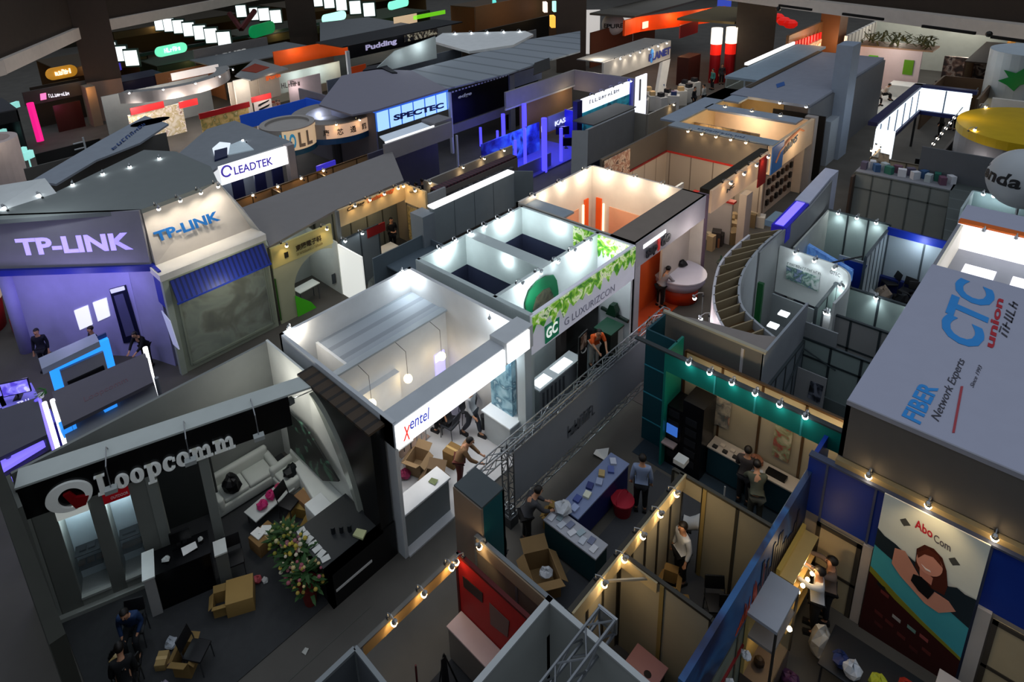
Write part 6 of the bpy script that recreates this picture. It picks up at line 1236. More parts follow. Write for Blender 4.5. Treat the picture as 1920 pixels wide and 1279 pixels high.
# grey canvas roof behind both, and the warm topped rear partition
X_ = booth('long grey canvas roofed booth block behind the cream and yellow fascias', (14, 23)); poly(X_, 'roof_canvas', [(425, 400), (735, 283), (757, 338), (632, 392), (505, 462), (497, 440)], 3.28, 3.18, M('84807e', .75, var=.05)); bx(X_, 'rear_wall', 10.3, 19.2, 24.7, 24.8, 0, 3.2, M('77706a', .6))
bx(X_, 'left_wall', 9.75, 9.85, 20.6, 24.7, 0, 3.2, M('77706a', .6))
R4 = booth('row of warm lit brown partitions behind the grey canvas roof', (15, 27)); shell(R4, (11.0, 27.2), (20.2, 27.2), 0, 2.55, 'a8825a', 1.6, frame='5a4630')
for x in (11.0, 13.6, 16.2): shell(R4, (x, 25.2), (x, 27.2), 0, 2.5, '7d6a50', 1., frame='5a4630')
spots((11.8, 26.6, 2.6), (17.0, 26.6, 2.6), 4, (0, 1), 45, WARM, '%s of the bright spotlights over the brown partitions', 'spotlights over the brown partitions', arm=.3)
for i in range(4): crumple((11.8+i*1.3, 26.4), .35, ['leftmost', 'second', 'third', 'rightmost'][i]+' dark goods heap among the brown partitions', ['2a2a30', '4a4040', '1c1e22', '55504a'][i], 'goods', 'goods', flat=1.2)
# grey box with the long light, and the low grey wall behind the white booth
G3 = booth('long grey box fascia with a bright light bar along its top', (18, 18)); bx(G3, 'fascia', 15.7, 20.7, 17.9, 18.1, 1.75, 3.42, M('8b9598', .6)); bx(G3, 'light_bar', 15.75, 20.7, 17.88, 18.25, 3.42, 3.5, M('ffffff', .4, emit=1.4)); m = MB()
for x in (16.9, 18.1, 19.3): m.box(x, x+.02, 17.89, 17.9, 1.75, 3.42)
m.build('seams', M('596266', .6), G3); quad(G3, 'end_board', [(20.7, 17.9, 3.5), (21.2, 17.2, 3.5), (21.2, 17.2, 1.8), (20.7, 17.9, 1.8)], .06, M('6f787b', .6)); bx(G3, 'left_pier', 15.1, 15.75, 17.85, 18.6, 0, 3.3, M('868e94', .55)); bx(G3, 'rear_wall', 15.6, 21.2, 19.0, 19.1, 0, 1.6, M('54504c', .6)); bx(G3, 'carpet', 13.0, 21.2, 15.3, 18.9, 0, .012, M('544c44', .9))
MB().tube([(17.2, 16.3, 0), (17.2, 16.3, 2.3)], .03, 6).build('pole', METAL_L, G3)
G4 = booth('low blue grey panelled wall right behind the white booth', (14, 17)); bx(G4, 'wall_panel', 12.6, 15.5, 17.95, 18.0, 0, 2.5, M('68757c', .6)); bx(G4, 'side_panel', 15.45, 15.5, 15.5, 18.0, 0, 2.2, M('66717a', .6)); bx(G4, 'front_panel', 12.6, 15.5, 15.45, 15.5, 0, 2.0, M('5f6a74', .6)); bx(G4, 'top_board', 13.2, 15.5, 15.5, 18.0, 1.9, 1.95, M('56636c', .6))
crumple((12.8, 18.3), .3, 'pale plastic sheeting hung at the end of the blue grey wall', '8f948c', 'sheet', 'plastic_sheet', 0, 2.2)
# ================================================================ BOOTHS BEHIND THE ORANGE FLOORED BOOTH
B5 = booth('booth with a dark brown upper wall, red line and cream lower panels', (25.7, 12.5)); bx(B5, 'upper_wall', 29.0, 29.12, 10.2, 15.0, 2.75, 4.0, M('6b6258', .6)); bx(B5, 'lower_wall', 28.95, 29.05, 10.2, 15.0, 0, 2.7, Mlines('crm', 'b9aa98', '7a6a5c', 'Y', 1.1, .05)); bx(B5, 'red_line', 28.93, 29.0, 10.2, 15.0, 2.68, 2.76, M('b02c22', .5, emit=.1))
bx(B5, 'upper_wall', 23.2, 29.1, 14.95, 15.05, 2.75, 4.0, M('5d554c', .6)); bx(B5, 'lower_wall', 25.5, 29.1, 14.9, 15.0, 0, 2.7, Mlines('crm2', 'b9aa98', '7a6a5c', 'X', 1.1, .05)); bx(B5, 'red_line', 25.5, 29.0, 14.88, 14.95, 2.68, 2.76, M('8a2420', .5))
bx(B5, 'front_beam', 22.9, 28.6, 10.0, 10.35, 3.75, 4.0, M('2a2418', .7)); bx(B5, 'inner_partition', 26.5, 26.6, 10.5, 12.3, 0, 2.0, M('b0a8a4', .5)); bx(B5, 'partition_cap', 26.4, 26.7, 10.4, 12.3, 2.0, 2.1, M('a82a24', .5)); bx(B5, 'top_sign', 29.12, 29.9, 10.0, 15.0, 3.96, 4.04, M('8d97a0', .6))
text('lettering', '~11', (29.35, 13.6, 4.04), (0, -1, 0), (1, 0, 0), 2.2, .22, M('3a4a68', .5), B5, .01)
bx(B5, 'cream_fascia', 23.0, 28.5, 9.9, 10.0, 3.0, 3.95, M('d0b090', .5, emit=.15)); bx(B5, 'red_plate', 27.4, 28.2, 9.85, 9.9, 2.6, 3.9, M('8c1c1c', .5)); textp('NC', ('y', 9.88), (1362, 362), (1376, 350), (1361, 356), M('2c2a2a', .5), B5, .02, .03); bx(B5, 'post', 25.9, 26.5, 9.7, 10.0, 0, 2.8, M('b8a898', .5)); bx(B5, 'grey_panel', 23.6, 25.6, 12.3, 12.4, 0, 2.8, M('7d8488', .5))
spots((29.0, 10.6, 4.0), (29.0, 14.2, 4.0), 5, (-1, 0), 9, WARM, '%s of the five warm spotlights on the dark brown upper wall', 'warm spotlights on the brown wall', arm=.3); glow((25.5, 12.5, 3.4), (1., .8, .6), 60, .3); glow((24.6, 10.6, 2.9), (1., .8, .55), 40, .2); glow((27.6, 10.8, 2.9), (1., .8, .55), 50, .2)  # last two lights are added to brighten the cartons
bx(B5, 'figure_print', 23.3, 25.4, 14.86, 14.92, 2.2, 3.9, Mpic('figs', [(.36, 'c8b098'), (.48, '8a4a34'), (.56, 'd8c0a8'), (.66, '5a3a30')], 3.5))
B6 = booth('booth of warm plywood coloured rooms with grey roof strips', (32, 12.5)); bx(B6, 'roof_strip', 30.0, 37.5, 14.9, 15.9, 3.9, 4.0, M('8b96a4', .7)); bx(B6, 'roof_strip', 33.0, 34.0, 10.4, 15.0, 3.9, 4.0, M('8b96a4', .7)); bx(B6, 'room_wall', 34.0, 34.1, 10.2, 15.0, 0, 3.95, M('dcc4a8', .55)); bx(B6, 'room_wall', 30.0, 37.4, 14.8, 14.9, 0, 3.95, M('b8a078', .55)); bx(B6, 'room_wall', 37.4, 37.5, 12.5, 15.5, 0, 3.95, M('b8a078', .55)); bx(B6, 'partition', 31.5, 31.6, 11.5, 14.8, 0, 3.6, Mpic('ply', [(.4, 'b89a6c'), (.52, '8a6a48'), (.6, 'cfae84')], 2)); bx(B6, 'rear_roof', 35.0, 37.5, 14.0, 15.9, 3.9, 4.0, M('8b96a4', .7))
bx(B6, 'front_fascia', 28.9, 34.2, 9.95, 10.1, 2.7, 4.0, M('d8bb98', .5)); bx(B6, 'blue_swoosh', 28.9, 30.2, 9.9, 9.95, 2.7, 4.0, M('2c5c94', .5, emit=.1)); bx(B6, 'end_pier', 34.2, 34.6, 9.9, 10.4, 0, 4.05, M('9a9490', .5)); MB().tube([ony(px, py, 9.9) for px, py in ((1454, 305), (1462, 285), (1480, 262), (1500, 242), (1507, 245))], .05, 6).build('sign_outline', M('b07048', .5, emit=.2), B6)
textp('Lu&XS', ('y', 9.9), (1468, 290), (1494, 263), (1467, 279), M('34424e', .5), B6, .03, .03, .2)
bx(B6, 'product_wall', 30.4, 34.0, 10.6, 10.7, 0, 2.6, M('b8a290', .55))
for i in range(24): bx(B6, 'wall_product', 30.6+(i % 6)*.56, 30.82+(i % 6)*.56, 10.5, 10.6, .4+(i//6)*.55, .68+(i//6)*.55, M(['2c2420', '4a3428', '1e1a18'][i % 3], .5))
spots((23.4, 9.95, 3.95), (28.2, 9.95, 3.95), 4, (0, -1), 14, WARM, '%s of the warm spotlights on the cream fascia by the oval sign', 'spotlights on the cream fascia by the oval sign', arm=.35); glow((31.6, 8.9, 3.9), (1., .8, .6), 35, .1)  # closing light is added to brighten the neighbouring front fascia
L = [spot((34.0, y, 3.95), (-1, 0), 20, WARM, arm=.3) for y in (14.2, 12.8, 11.4)]; series(L, '%s of the warm spotlights in the plywood room behind the oval sign', 'warm spotlights in the plywood room'); glow((32.8, 12.6, 3.4), (1., .78, .56), 110, .3); glow((35.6, 13.6, 3.4), WARM, 40, .3); glow((30.8, 13.8, 3.5), WARM, 22, .2); glow((31.5, 9.3, 3.4), (1., .78, .55), 18, .15)
B7 = booth('grey flat roofed booth with a dark entrance before the tall grey pier', (37, 12)); bx(B7, 'roof', 36.2, 50, 10.9, 15.0, 3.9, 4.05, M('868b98', .75)); bx(B7, 'roof', 40.0, 52, 15.0, 17.0, 3.9, 4.05, M('8a9ba8', .75)); bx(B7, 'roof_gap', 38, 50, 14.6, 14.9, 4.05, 4.1, M('4a4034', .75)); bx(B7, 'dark_doorway', 36.1, 36.2, 10.0, 12.6, 0, 3.6, M('0b0b0d', .5)); bx(B7, 'side_wall', 36.2, 50, 10.8, 10.9, 0, 3.9, M('5c5e62', .6)); bx(B7, 'tall_pier', 40.0, 41.4, 10.2, 11.0, 0, 6.6, M('8c98a8', .6)); bx(B7, 'pier_foot', 38.6, 40, 10.4, 10.9, 0, 2.6, M('98a0a8', .6)); bx(B7, 'light_bar', 43.5, 52, 17.0, 17.25, 4.05, 4.2, WHL); bx(B7, 'lit_wall', 43.0, 52, 16.9, 17.0, 2.6, 4.05, M('a6b4bc', .5))
panel(('z', 4.06), [(1455, 158), (1470, 153), (1472, 160), (1457, 165)], .01, M('2a5a9c', .5), B7, 'roof_mark')
L = [spot((36.2, y, 4.0), (-1, 0), 2, COOL, arm=.4) for y in (10.9, 12.2)]; series(L, '%s of the two bright spotlights over the dark doorway')
# goods heap on the aisle side
t = T('goods_shelf_row', 'row of cream cartons and goods piled before the oval sign booth', 'goods', (25, 9.2, 0))
rd = random.Random(21); GL2 = []
for i in range(26):
    q = P(rd.uniform(1332, 1440), 0, 0) if False else P(*(lambda u: (1330+u*105, 462-u*62+rd.uniform(-22, 18)))(rd.random()), 0); x, y = q.x, max(10.15, q.y); s = rd.uniform(.3, .55); h = rd.uniform(.3, .8)
    o = MB().obox((x, y, h/2), s, s*.8, h, rd.uniform(0, 1)).build('goods_carton', M(rd.choice(['a08458', 'b39a74', 'c8b89c', '7d6a4c', '8c5a3c', 'c4beb4', '3a3430']), .7)); one(o, 'x', 'box', 'cartons piled before the oval sign booth'); GL2.append(o)
bpy.data.objects.remove(t)
L = sorted(GL2, key=lambda o: proj(o.location)[0])
for i, o in enumerate(L): o['label'] = ('%s cartons before the oval sign, counted along the aisle' % ['%s of the nearer' % ORD[i], ''][0]) if i < 13 else ('%s of the farther cartons before the oval sign, counted along the aisle' % ORD[i-13])
t = T('pillar_display', 'blue grey display column before the oval sign booth', 'display', (26.4, 8.5, 0)); bx(t, 'column', 26.1, 26.7, 8.2, 8.7, 0, 1.7, M('42607c', .5)); MB().box(25.9, 27.0, 8.0, 8.9, 1.7, 1.95).build('top', M('5c7c94', .5), t)
cabinet('counter', 'mauve lit counter with purple trim beside the orange floored booth', 'counter', 23.0, 25.2, 8.0, 8.6, 1.0, '5c3c54', '8a7484')
t = T('potted_plant', 'dark green bush in a mauve planter beside the orange floored booth', 'plant', (22.7, 8.9, 0)); o = t.location; MB().lathe([(.35, 0), (.4, .7)], o, 12).build('planter', M('6a3a62', .5), t); b = MB()
for i in range(80):
    a = rd.uniform(0, 6.28); b.obox(o+Vector((math.cos(a)*rd.uniform(.1, .5), math.sin(a)*rd.uniform(.1, .5), rd.uniform(.7, 1.5))), .06, .22, .005, a, rd.uniform(-1, 1))
b.build('foliage', M('16321c', .7, var=.4), t)['kind'] = 'stuff'; tag(MB().tube([(22.3, 8.6, 0), (22.3, 8.6, 1.5)], .05, 8).build('light_tube', M('e8d8f0', .4, emit=1.2)), 'white light tube standing by the mauve planter', 'light')
glow((24.2, 8.2, 2.0), (1., .6, .8), 10, .1)
# ================================================================ LIGHTBOX BOOTH WITH GREY ROOF
A7 = booth('grey roofed booth with a white lightbox sign lettered in violet', (13.5, 30)); bx(A7, 'lightbox', 11.6, 15.2, 28.2, 28.35, 3.08, 4.0, M('ffffff', .4, emit=1.25)); quad(A7, 'lightbox_end', [(11.6, 28.2, 3.1), (11.1, 29.0, 4.0), (11.6, 28.35, 4.0), (11.6, 28.2, 3.9)], .05, M('e8ecf0', .4, emit=.8)); bx(A7, 'end_post', 15.2, 15.6, 28.1, 28.5, 0, 4.05, M('a8a0a0', .5))
poly(A7, 'roof', [(330, 292), (388, 242), (440, 226), (548, 266), (410, 312), (380, 335)], 4.0, 3.9, M('80858a', .75)); poly(A7, 'pit_glow_patch', [(402, 292), (398, 278), (412, 266), (432, 268), (428, 288)], 4.06, 4.0, M('e4ecf4', .5, emit=.6)); poly(A7, 'pit_glow_patch', [(428, 290), (430, 272), (455, 262), (476, 280)], 4.05, 4.0, M('b4c4cc', .5, emit=.2)); poly(A7, 'dark_screen', [(402, 300), (402, 282), (426, 276), (426, 292)], 4.1, 4.0, M('18244c', .4))  # glowing patches laid on the roof in place of a bright pit
MB().tube([ony(425, 321, 28.16)+Vector((.24*math.cos(a*PI/8), 0, .26*math.sin(a*PI/8))) for a in range(15)], .05, 6).build('logo_ring', M('5a4ac0', .5, emit=.4), A7); textp('LEADTEK', ('y', 28.18), (440, 328), (512, 308), (438, 313), M('5648bc', .5, emit=.45), A7, .02, .02)
bx(A7, 'rear_wall', 11.2, 15.4, 30.4, 30.5, 0, 3.9, M('7c8290', .6)); m = None
for x in (12.4, 13.6, 14.6): bx(A7, 'navy_panel', x, x+.6, 28.9, 29.0, 0, 2.9, M('141c48', .5))
spots((13.4, 30.5, 4.0), (15.0, 30.5, 4.0), 1, (0, 1), 8, COOL, 'single spotlight on the grey roof behind the violet lettered lightbox'); glow((13.2, 29.6, 2.5), COOL, 16, .2)
# ring fascias
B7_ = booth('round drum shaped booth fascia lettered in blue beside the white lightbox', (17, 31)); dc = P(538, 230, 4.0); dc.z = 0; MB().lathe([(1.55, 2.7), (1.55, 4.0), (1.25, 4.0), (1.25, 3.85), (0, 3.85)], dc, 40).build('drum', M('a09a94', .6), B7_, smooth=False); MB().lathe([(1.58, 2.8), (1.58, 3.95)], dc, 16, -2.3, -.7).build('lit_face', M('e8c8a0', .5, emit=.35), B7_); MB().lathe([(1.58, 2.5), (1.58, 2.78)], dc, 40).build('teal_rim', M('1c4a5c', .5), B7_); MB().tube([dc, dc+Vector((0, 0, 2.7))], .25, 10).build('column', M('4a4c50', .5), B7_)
for i, ch in enumerate('HOLL'):
    a = -2.38+i*.31; p = dc+Vector((math.cos(a)*1.62, math.sin(a)*1.62, 2.95)); text('lettering', ch, p, (-math.sin(a), math.cos(a), 0), (0, 0, 1), .36, .85, M('3c9cc8' if i < 2 else '6a5a4a', .5, emit=.2), B7_, .03, .04)
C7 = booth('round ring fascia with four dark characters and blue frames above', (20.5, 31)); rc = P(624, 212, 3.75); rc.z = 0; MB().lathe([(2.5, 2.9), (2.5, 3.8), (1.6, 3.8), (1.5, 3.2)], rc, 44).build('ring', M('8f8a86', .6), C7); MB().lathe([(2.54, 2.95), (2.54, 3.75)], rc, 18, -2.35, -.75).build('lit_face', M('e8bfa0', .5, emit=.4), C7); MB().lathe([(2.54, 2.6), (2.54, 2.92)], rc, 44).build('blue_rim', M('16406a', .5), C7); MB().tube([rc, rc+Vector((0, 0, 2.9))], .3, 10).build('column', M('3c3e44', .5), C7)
for i, ch in enumerate('康芯通訊'):
    a = -2.4+i*.3; p = rc+Vector((math.cos(a)*2.58, math.sin(a)*2.58, 3.15)); text('lettering', ch, p, (-math.sin(a), math.cos(a), 0), (0, 0, 1), .36, .38, M('2c2624', .5), C7, .03, .02)
bx(C7, 'blue_frame', 16.6, 21.2, 35.9, 36.0, 3.0, 3.9, M('1f4ab0', .5, emit=.25)); bx(C7, 'blue_frame', 21.2, 21.35, 33.6, 36.0, 3.0, 3.95, M('1f4ab0', .5, emit=.3)); bx(C7, 'screen', 17.0, 18.2, 28.5, 28.6, 1.4, 2.3, M('3a34c0', .4, emit=.6)); glow((20.6, 33.4, 3.4), (.6, .7, 1.), 25, .2); glow((17.4, 28.8, 2.6), WARM, 10, .2)
L = [spot(rc+Vector((math.cos(a)*2.45, math.sin(a)*2.45, 3.8)), (math.cos(a), math.sin(a)), 10, WARM, arm=.4) for a in (-2.1, -1.6, -1.1)]; series(L, '%s of the spotlights on the ring fascia with dark characters')
# light blue lightbox and black screen fascias
D7 = booth('long grey roofed booth with a light blue grid lightbox and a black sign board', (27, 30)); GB_ = Mlines('cell', '9cc8ff', '2a5cb0', 'X', .94, .09, .4, 0, 1.05)
bx(D7, 'lightbox', 21.45, 27.1, 28.75, 28.9, 3.0, 4.15, GB_); bx(D7, 'top_bar', 21.35, 27.15, 28.72, 28.95, 4.15, 4.42, M('2f6ce0', .5, emit=.6)); textp('SPECTEC', ('y', 28.72), (738, 227), (832, 202), (737, 216), M('1c3468', .5), D7, .03, .05)
bx(D7, 'black_board', 27.3, 32.85, 28.7, 28.9, 1.95, 4.0, M('05060e', .35)); textp('edge', ('y', 28.68), (859, 187), (884, 179), (858, 179), M('a0a6b0', .5, emit=.2), D7, .03, .02, .2); bx(D7, 'lower_band', 27.3, 32.85, 28.6, 28.9, 1.3, 1.9, M('77757a', .6)); bx(D7, 'board_edge', 27.25, 32.9, 28.68, 28.75, 4.0, 4.08, Mlines('dash', 'e8ecf0', '202228', 'X', .3, .14, .5))
bx(D7, 'post', 27.15, 27.3, 28.6, 28.8, 0, 4.1, M('c8ccd4', .5)); bx(D7, 'post', 32.9, 33.4, 28.6, 28.8, 0, 4.0, M('90949c', .5)); bx(D7, 'blue_grey_panel', 33.0, 36.6, 28.75, 28.9, 3.0, 4.0, M('7f8aa8', .5)); bx(D7, 'shade_board', 33.0, 36.5, 29.0, 29.1, 0, 3.9, M('0d0d0f', .6))  # black board stands in for the unlit space behind the blue booth
poly(D7, 'long_roof', [(838, 166), (952, 138), (1010, 118), (1088, 96), (1088, 58), (990, 74), (905, 97), (770, 132)], 4.5, 4.4, Mlines('lroof', '858d94', '6a7278', 'X', 1.9, .3, .7)); poly(D7, 'mauve_roof', [(598, 196), (640, 142), (700, 130), (772, 132), (838, 166), (705, 206), (660, 215)], 4.52, 4.42, M('7e7c88', .7, var=.04)); bx(D7, 'rear_wall', 24, 47, 37.5, 37.6, 0, 4.3, M('6f757a', .6)); bx(D7, 'side_wall', 21.4, 21.5, 28.9, 37, 0, 4.4, M('6c6a74', .6))
poly(D7, 'dark_skylight', [(680, 132), (690, 124), (722, 118), (728, 125), (745, 136), (735, 136), (715, 127)], 4.6, 4.52, M('0e0f18', .5)); quad(D7, 'curved_back_wall', [(27.0, 36.6, 4.2), (33.6, 36.6, 4.2), (33.6, 36.6, 5.9), (29.5, 36.6, 5.5)], .1, M('b0bab8', .5)); glow((31.8, 35.9, 5.5), COOL, 40, .15); glow((29.8, 35.9, 5.1), COOL, 12, .15)
poly(D7, 'dark_slot', [(1000, 140), (1002, 118), (1030, 108), (1032, 128)], 4.56, 4.5, M('0b0c0c', .6))
E7 = booth('white flat roofed booth glowing under roof spotlights', (39, 38)); poly(E7, 'roof', [(808, 76), (830, 62), (985, 58), (1000, 64), (962, 84), (880, 96)], 4.7, 4.5, M('d8dad8', .6)); bx(E7, 'wall', 35.8, 42, 36.0, 36.1, 0, 4.4, M('4c463e', .6)); L = []
for i, (px, py) in enumerate(((850, 62), (880, 61), (910, 60), (940, 59), (970, 58))): q = P(px, py, 4.75); L.append(spot(q, (-.4, -.9), 60, COOL, size=120, arm=.5))
series(L, '%s of the five spotlights on the glowing white roof', 'spotlights on the white roof')
F7 = booth('black fascia booth with violet lettering under a dark slatted roof', (36, 45)); bx(F7, 'fascia', 30.5, 40.5, 43.9, 44.0, 3.9, 5.0, M('0a0a10', .4)); textp('Pudding', ('y', 43.87), (686, 98), (744, 84), (684, 85), M('c0b8e0', .5, emit=.4), F7, .03, .04); bx(F7, 'roof', 30, 44, 44.0, 48.0, 4.9, 5.0, M('17181c', .7)); bx(F7, 'white_post', 30.2, 30.5, 43.8, 44.0, 0, 4.6, M('d0d4d8', .5)); poly(F7, 'grey_roof', [(600, 82), (600, 42), (690, 32), (770, 45), (770, 52)], 4.9, 4.8, M('65686a', .7)); bx(F7, 'goods_band', 36.5, 40.5, 43.8, 43.86, 4.3, 4.9, Mpic('gband', [(.45, '14141a'), (.55, '5a5040'), (.62, 'c8c0a8'), (.7, '1c1c20')], 3, .3)); glow((36, 43, 5.4), COOL, 20, .2)
# light pit fascia, beige wall with spots, striped red top
G7 = booth('grey fascia booth with a glowing white light pit on its top', (21.5, 25.5)); bx(G7, 'fascia', 18.9, 23.7, 24.9, 25.05, 2.85, 3.75, M('8d8b8c', .6)); quad(G7, 'lit_pit', [(19.2, 25.1, 3.76), (22.4, 25.1, 3.76), (22.6, 26.2, 3.76), (19.6, 26.2, 3.76)], .06, M('b4c0cc', .5, emit=.35)); bx(G7, 'light_bar', 19.1, 22.5, 25.05, 25.12, 3.75, 3.82, WHL); bx(G7, 'right_panel', 22.6, 23.9, 25.1, 26.2, 2.9, 3.9, M('7d7c80', .6)); bx(G7, 'post', 23.9, 24.0, 24.8, 24.9, 0, 2.9, M('c4c8d4', .5)); bx(G7, 'post', 18.9, 19.0, 24.9, 25.0, 0, 2.9, M('7c7c80', .5)); bx(G7, 'rear_wall', 18.9, 23.9, 26.4, 26.5, 0, 2.9, M('54525e', .6))
person((20.3, 23.8), 0, 'stand', '14141a', '121216', 'person in black on the violet grey floor under the light pit fascia'); person((19.8, 23.7), 40, 'stand', '1c1a20', '15151a', 'shorter person in black standing to the left under the light pit fascia')
H7 = booth('beige partition with a row of warm spotlights beside the blue lit booth', (22, 22)); bx(H7, 'wall_panel', 18.9, 25.4, 22.0, 22.1, 0, 2.5, M('9a948c', .55)); bx(H7, 'end_panel', 18.85, 18.95, 20.4, 22.0, 0, 2.6, M('8e8a84', .55)); bx(H7, 'striped_top', 17.9, 23.4, 20.0, 20.45, 2.85, 2.95, Mlines('redst', '4a1c2c', '1c0c14', 'X', .22, .08)); bx(H7, 'dark_letters', 18.4, 22.8, 19.7, 19.95, 2.3, 2.6, Mpic('dkl', [(.45, '1a1a1e'), (.55, '6a6a6a'), (.6, '202024')], 4)); bx(H7, 'counter_wall', 17.9, 23.4, 19.96, 20.0, 0, 2.85, M('6a6460', .6)); bx(H7, 'post', 17.9, 18.0, 20.4, 20.5, 0, 2.85, METAL_D)
spots((20.8, 22.0, 2.5), (24.9, 22.0, 2.5), 3, (0, -1), 14, WARM, '%s of the warm spotlights on the beige partition', 'warm spotlights on the beige partition by the blue booth', arm=.3); s = spot((18.9, 21.6, 2.6), (-.6, -.7), 12, WARM, arm=.3); s['label'] = 'bright warm spotlight at the end of the cream fascia'
# ================================================================ BLUE LIT BOOTH
J7 = booth('booth flooded with blue light and ringed by glowing blue columns', (28.5, 23)); BE = M('4a44ff', .4, emit=1.5); bx(J7, 'floor_deck', 25, 32.6, 22.0, 26.0, 0, .1, M('5a5ac0', .4)); bx(J7, 'rear_wall', 25.6, 30.9, 24.5, 24.6, 0, 1.95, Mpic('bluew', [(.35, '12126a'), (.5, '2a40b8'), (.6, '4a7ae0'), (.7, '1a1a50')], .9, .3)); bx(J7, 'side_wall', 33.4, 33.5, 21.6, 24.4, 0, 2.2, M('3a3ad0', .5)); bx(J7, 'name_board', 31.7, 34.4, 24.4, 24.5, 1.1, 2.1, M('707484', .5)); textp('KASDA', ('y', 24.37), (1040, 237), (1076, 221), (1040, 228), M('e4e8ff', .4, emit=.8), J7, .04, .03); bx(J7, 'front_wall', 25.0, 29.2, 22.3, 22.35, 0, .9, M('6a6a98', .5))
for i, (px, py, h, r) in enumerate(((985, 314, 2.5, .1), (1021, 322, 3.3, .16), (1052, 305, 2.2, .1), (1084, 290, 3.4, .14), (934, 293, 1.7, .08), (945, 280, 2.4, .13), (984, 278, 3.0, .15), (902, 274, 1.3, .09), (967, 316, 1.8, .09))): q = P(px, py, 0); MB().tube([(q.x, q.y, 0), (q.x, q.y, h)], r, 12).build('glowing_column', BE, J7)
for x, y in ((27, 24.5), (30, 23.6), (31.6, 23.2), (28.6, 22.8)): glow((x, y, 2.4), (.22, .22, 1.), 60, .2)
for i, (x, y) in enumerate(((30.6, 22.5), (30.4, 22.1))): tv((x, y, .9+.0*i), .8, .5, (-.7, -.7), ['upper dark screen in the blue lit booth', 'lower dark screen in the blue lit booth'][i], M('0a0a18', .3), 0.9 if i else 1.5)
K7 = booth('grey high walled booth with a white sign board and teal front', (33, 24)); bx(K7, 'wall', 29.4, 36.7, 25.9, 26.05, 2.95, 4.0, M('82807e', .6)); bx(K7, 'wall', 36.6, 36.75, 20.9, 26, 2.6, 4.0, M('7a7876', .6)); bx(K7, 'wall_edge', 29.3, 36.7, 25.85, 25.95, 2.85, 2.97, M('a8a8a4', .5)); bx(K7, 'warm_wall', 31.0, 36.6, 26.1, 26.2, 0, 2.9, M('8a6c4c', .5)); bx(K7, 'lightbox', 30.7, 35.8, 21.15, 21.3, 3.2, 4.0, M('f4f6ff', .4, emit=1.2)); textp('~10', ('y', 21.12), (1105, 195), (1160, 172), (1104, 188), M('3a4a6a', .5), K7, .02, .02); bx(K7, 'blue_post', 30.1, 30.6, 21.1, 21.4, 0, 4.0, M('16185c', .5)); bx(K7, 'blue_post', 35.9, 36.2, 21.1, 21.4, 0, 4.1, M('2a3090', .5, emit=.3))
bx(K7, 'teal_front', 30.8, 35.9, 21.2, 21.28, 1.9, 3.15, Mpic('tealf', [(.35, '14647c'), (.5, '2a9ab0'), (.62, '0f4a64')], 1.2, .22)); 
for x in (36.3, 36.75, 37.2): bx(K7, 'light_panel', x, x+.35, 20.95, 21.05, 1.4, 4.2, M('eef0ff', .4, emit=1.3))
spots((31.0, 21.3, 4.0), (36.4, 21.3, 4.0), 5, (0, -1), 0, COOL, '%s of the spotlights on the white sign board by the blue booth', 'spotlights on the white sign board', arm=.3); glow((35.4, 25.2, 2.7), WARM, 25, .2); glow((40.5, 22.5, 4.8), NEUT, 35, .2)
L7 = booth('grey slanted wall with a navy foot behind the orange floored booth', (31, 19)); bx(L7, 'wall', 28.7, 33.6, 19.45, 19.6, .9, 3.0, M('87888a', .6)); bx(L7, 'navy_foot', 28.7, 33.6, 19.4, 19.6, 0, .9, M('14182c', .5)); quad(L7, 'slanted_end', [(28.7, 19.4, 3.0), (28.2, 20.1, 3.0), (27.4, 19.6, .2), (27.9, 18.9, .2)], .2, M('969a9c', .6)); bx(L7, 'roof_band', 29.5, 34, 19.6, 21.0, 3.0, 3.06, M('4a4a48', .7)); bx(L7, 'beige_panel', 33.7, 37.0, 18.6, 18.7, 0, 2.8, M('9a948a', .55)); bx(L7, 'beige_panel', 33.6, 33.7, 18.7, 19.5, 0, 2.8, M('8c887f', .55)); s = spot((36.2, 18.6, 2.8), (0, -1), 14, WARM, arm=.3); s['label'] = 'single warm spotlight on the beige panel behind the dark brown wall'
bx(L7, 'dark_gap', 21.3, 28.0, 16.2, 17.0, 0, .9, M('17181c', .6))
M7 = booth('booth with a white spotlit fascia, blue letters and a slanting white pier', (43, 24)); bx(M7, 'fascia', 38.4, 47.8, 24.75, 24.9, 2.9, 4.3, M('d0c8be', .5)); MB().ball((44.9, 24.72, 3.6), .55, 14, sx=.5, sy=.08).build('logo', M('3f8ad0', .5, emit=.2), M7); textp('PLANET', ('y', 24.72), (1216, 116), (1256, 101), (1216, 102), M('2c3c94', .5), M7, .04, .04)
quad(M7, 'slanted_pier', [(46.4, 24.6, 2.9), (47.6, 24.6, 2.9), (44.0, 23.2, 0), (42.9, 23.2, 0)], .3, M('d8d4cc', .5)); bx(M7, 'roof', 38.4, 47.8, 24.9, 27.0, 4.25, 4.32, M('8f8c86', .6)); spots((38.8, 24.8, 4.3), (47.4, 24.8, 4.3), 6, (0, -1), 22, NEUT, '%s of the spotlights over the white fascia with blue letters', 'spotlights over the white fascia', arm=.5); glow((39, 25.6, 4.9), NEUT, 90, .2)
DS = []
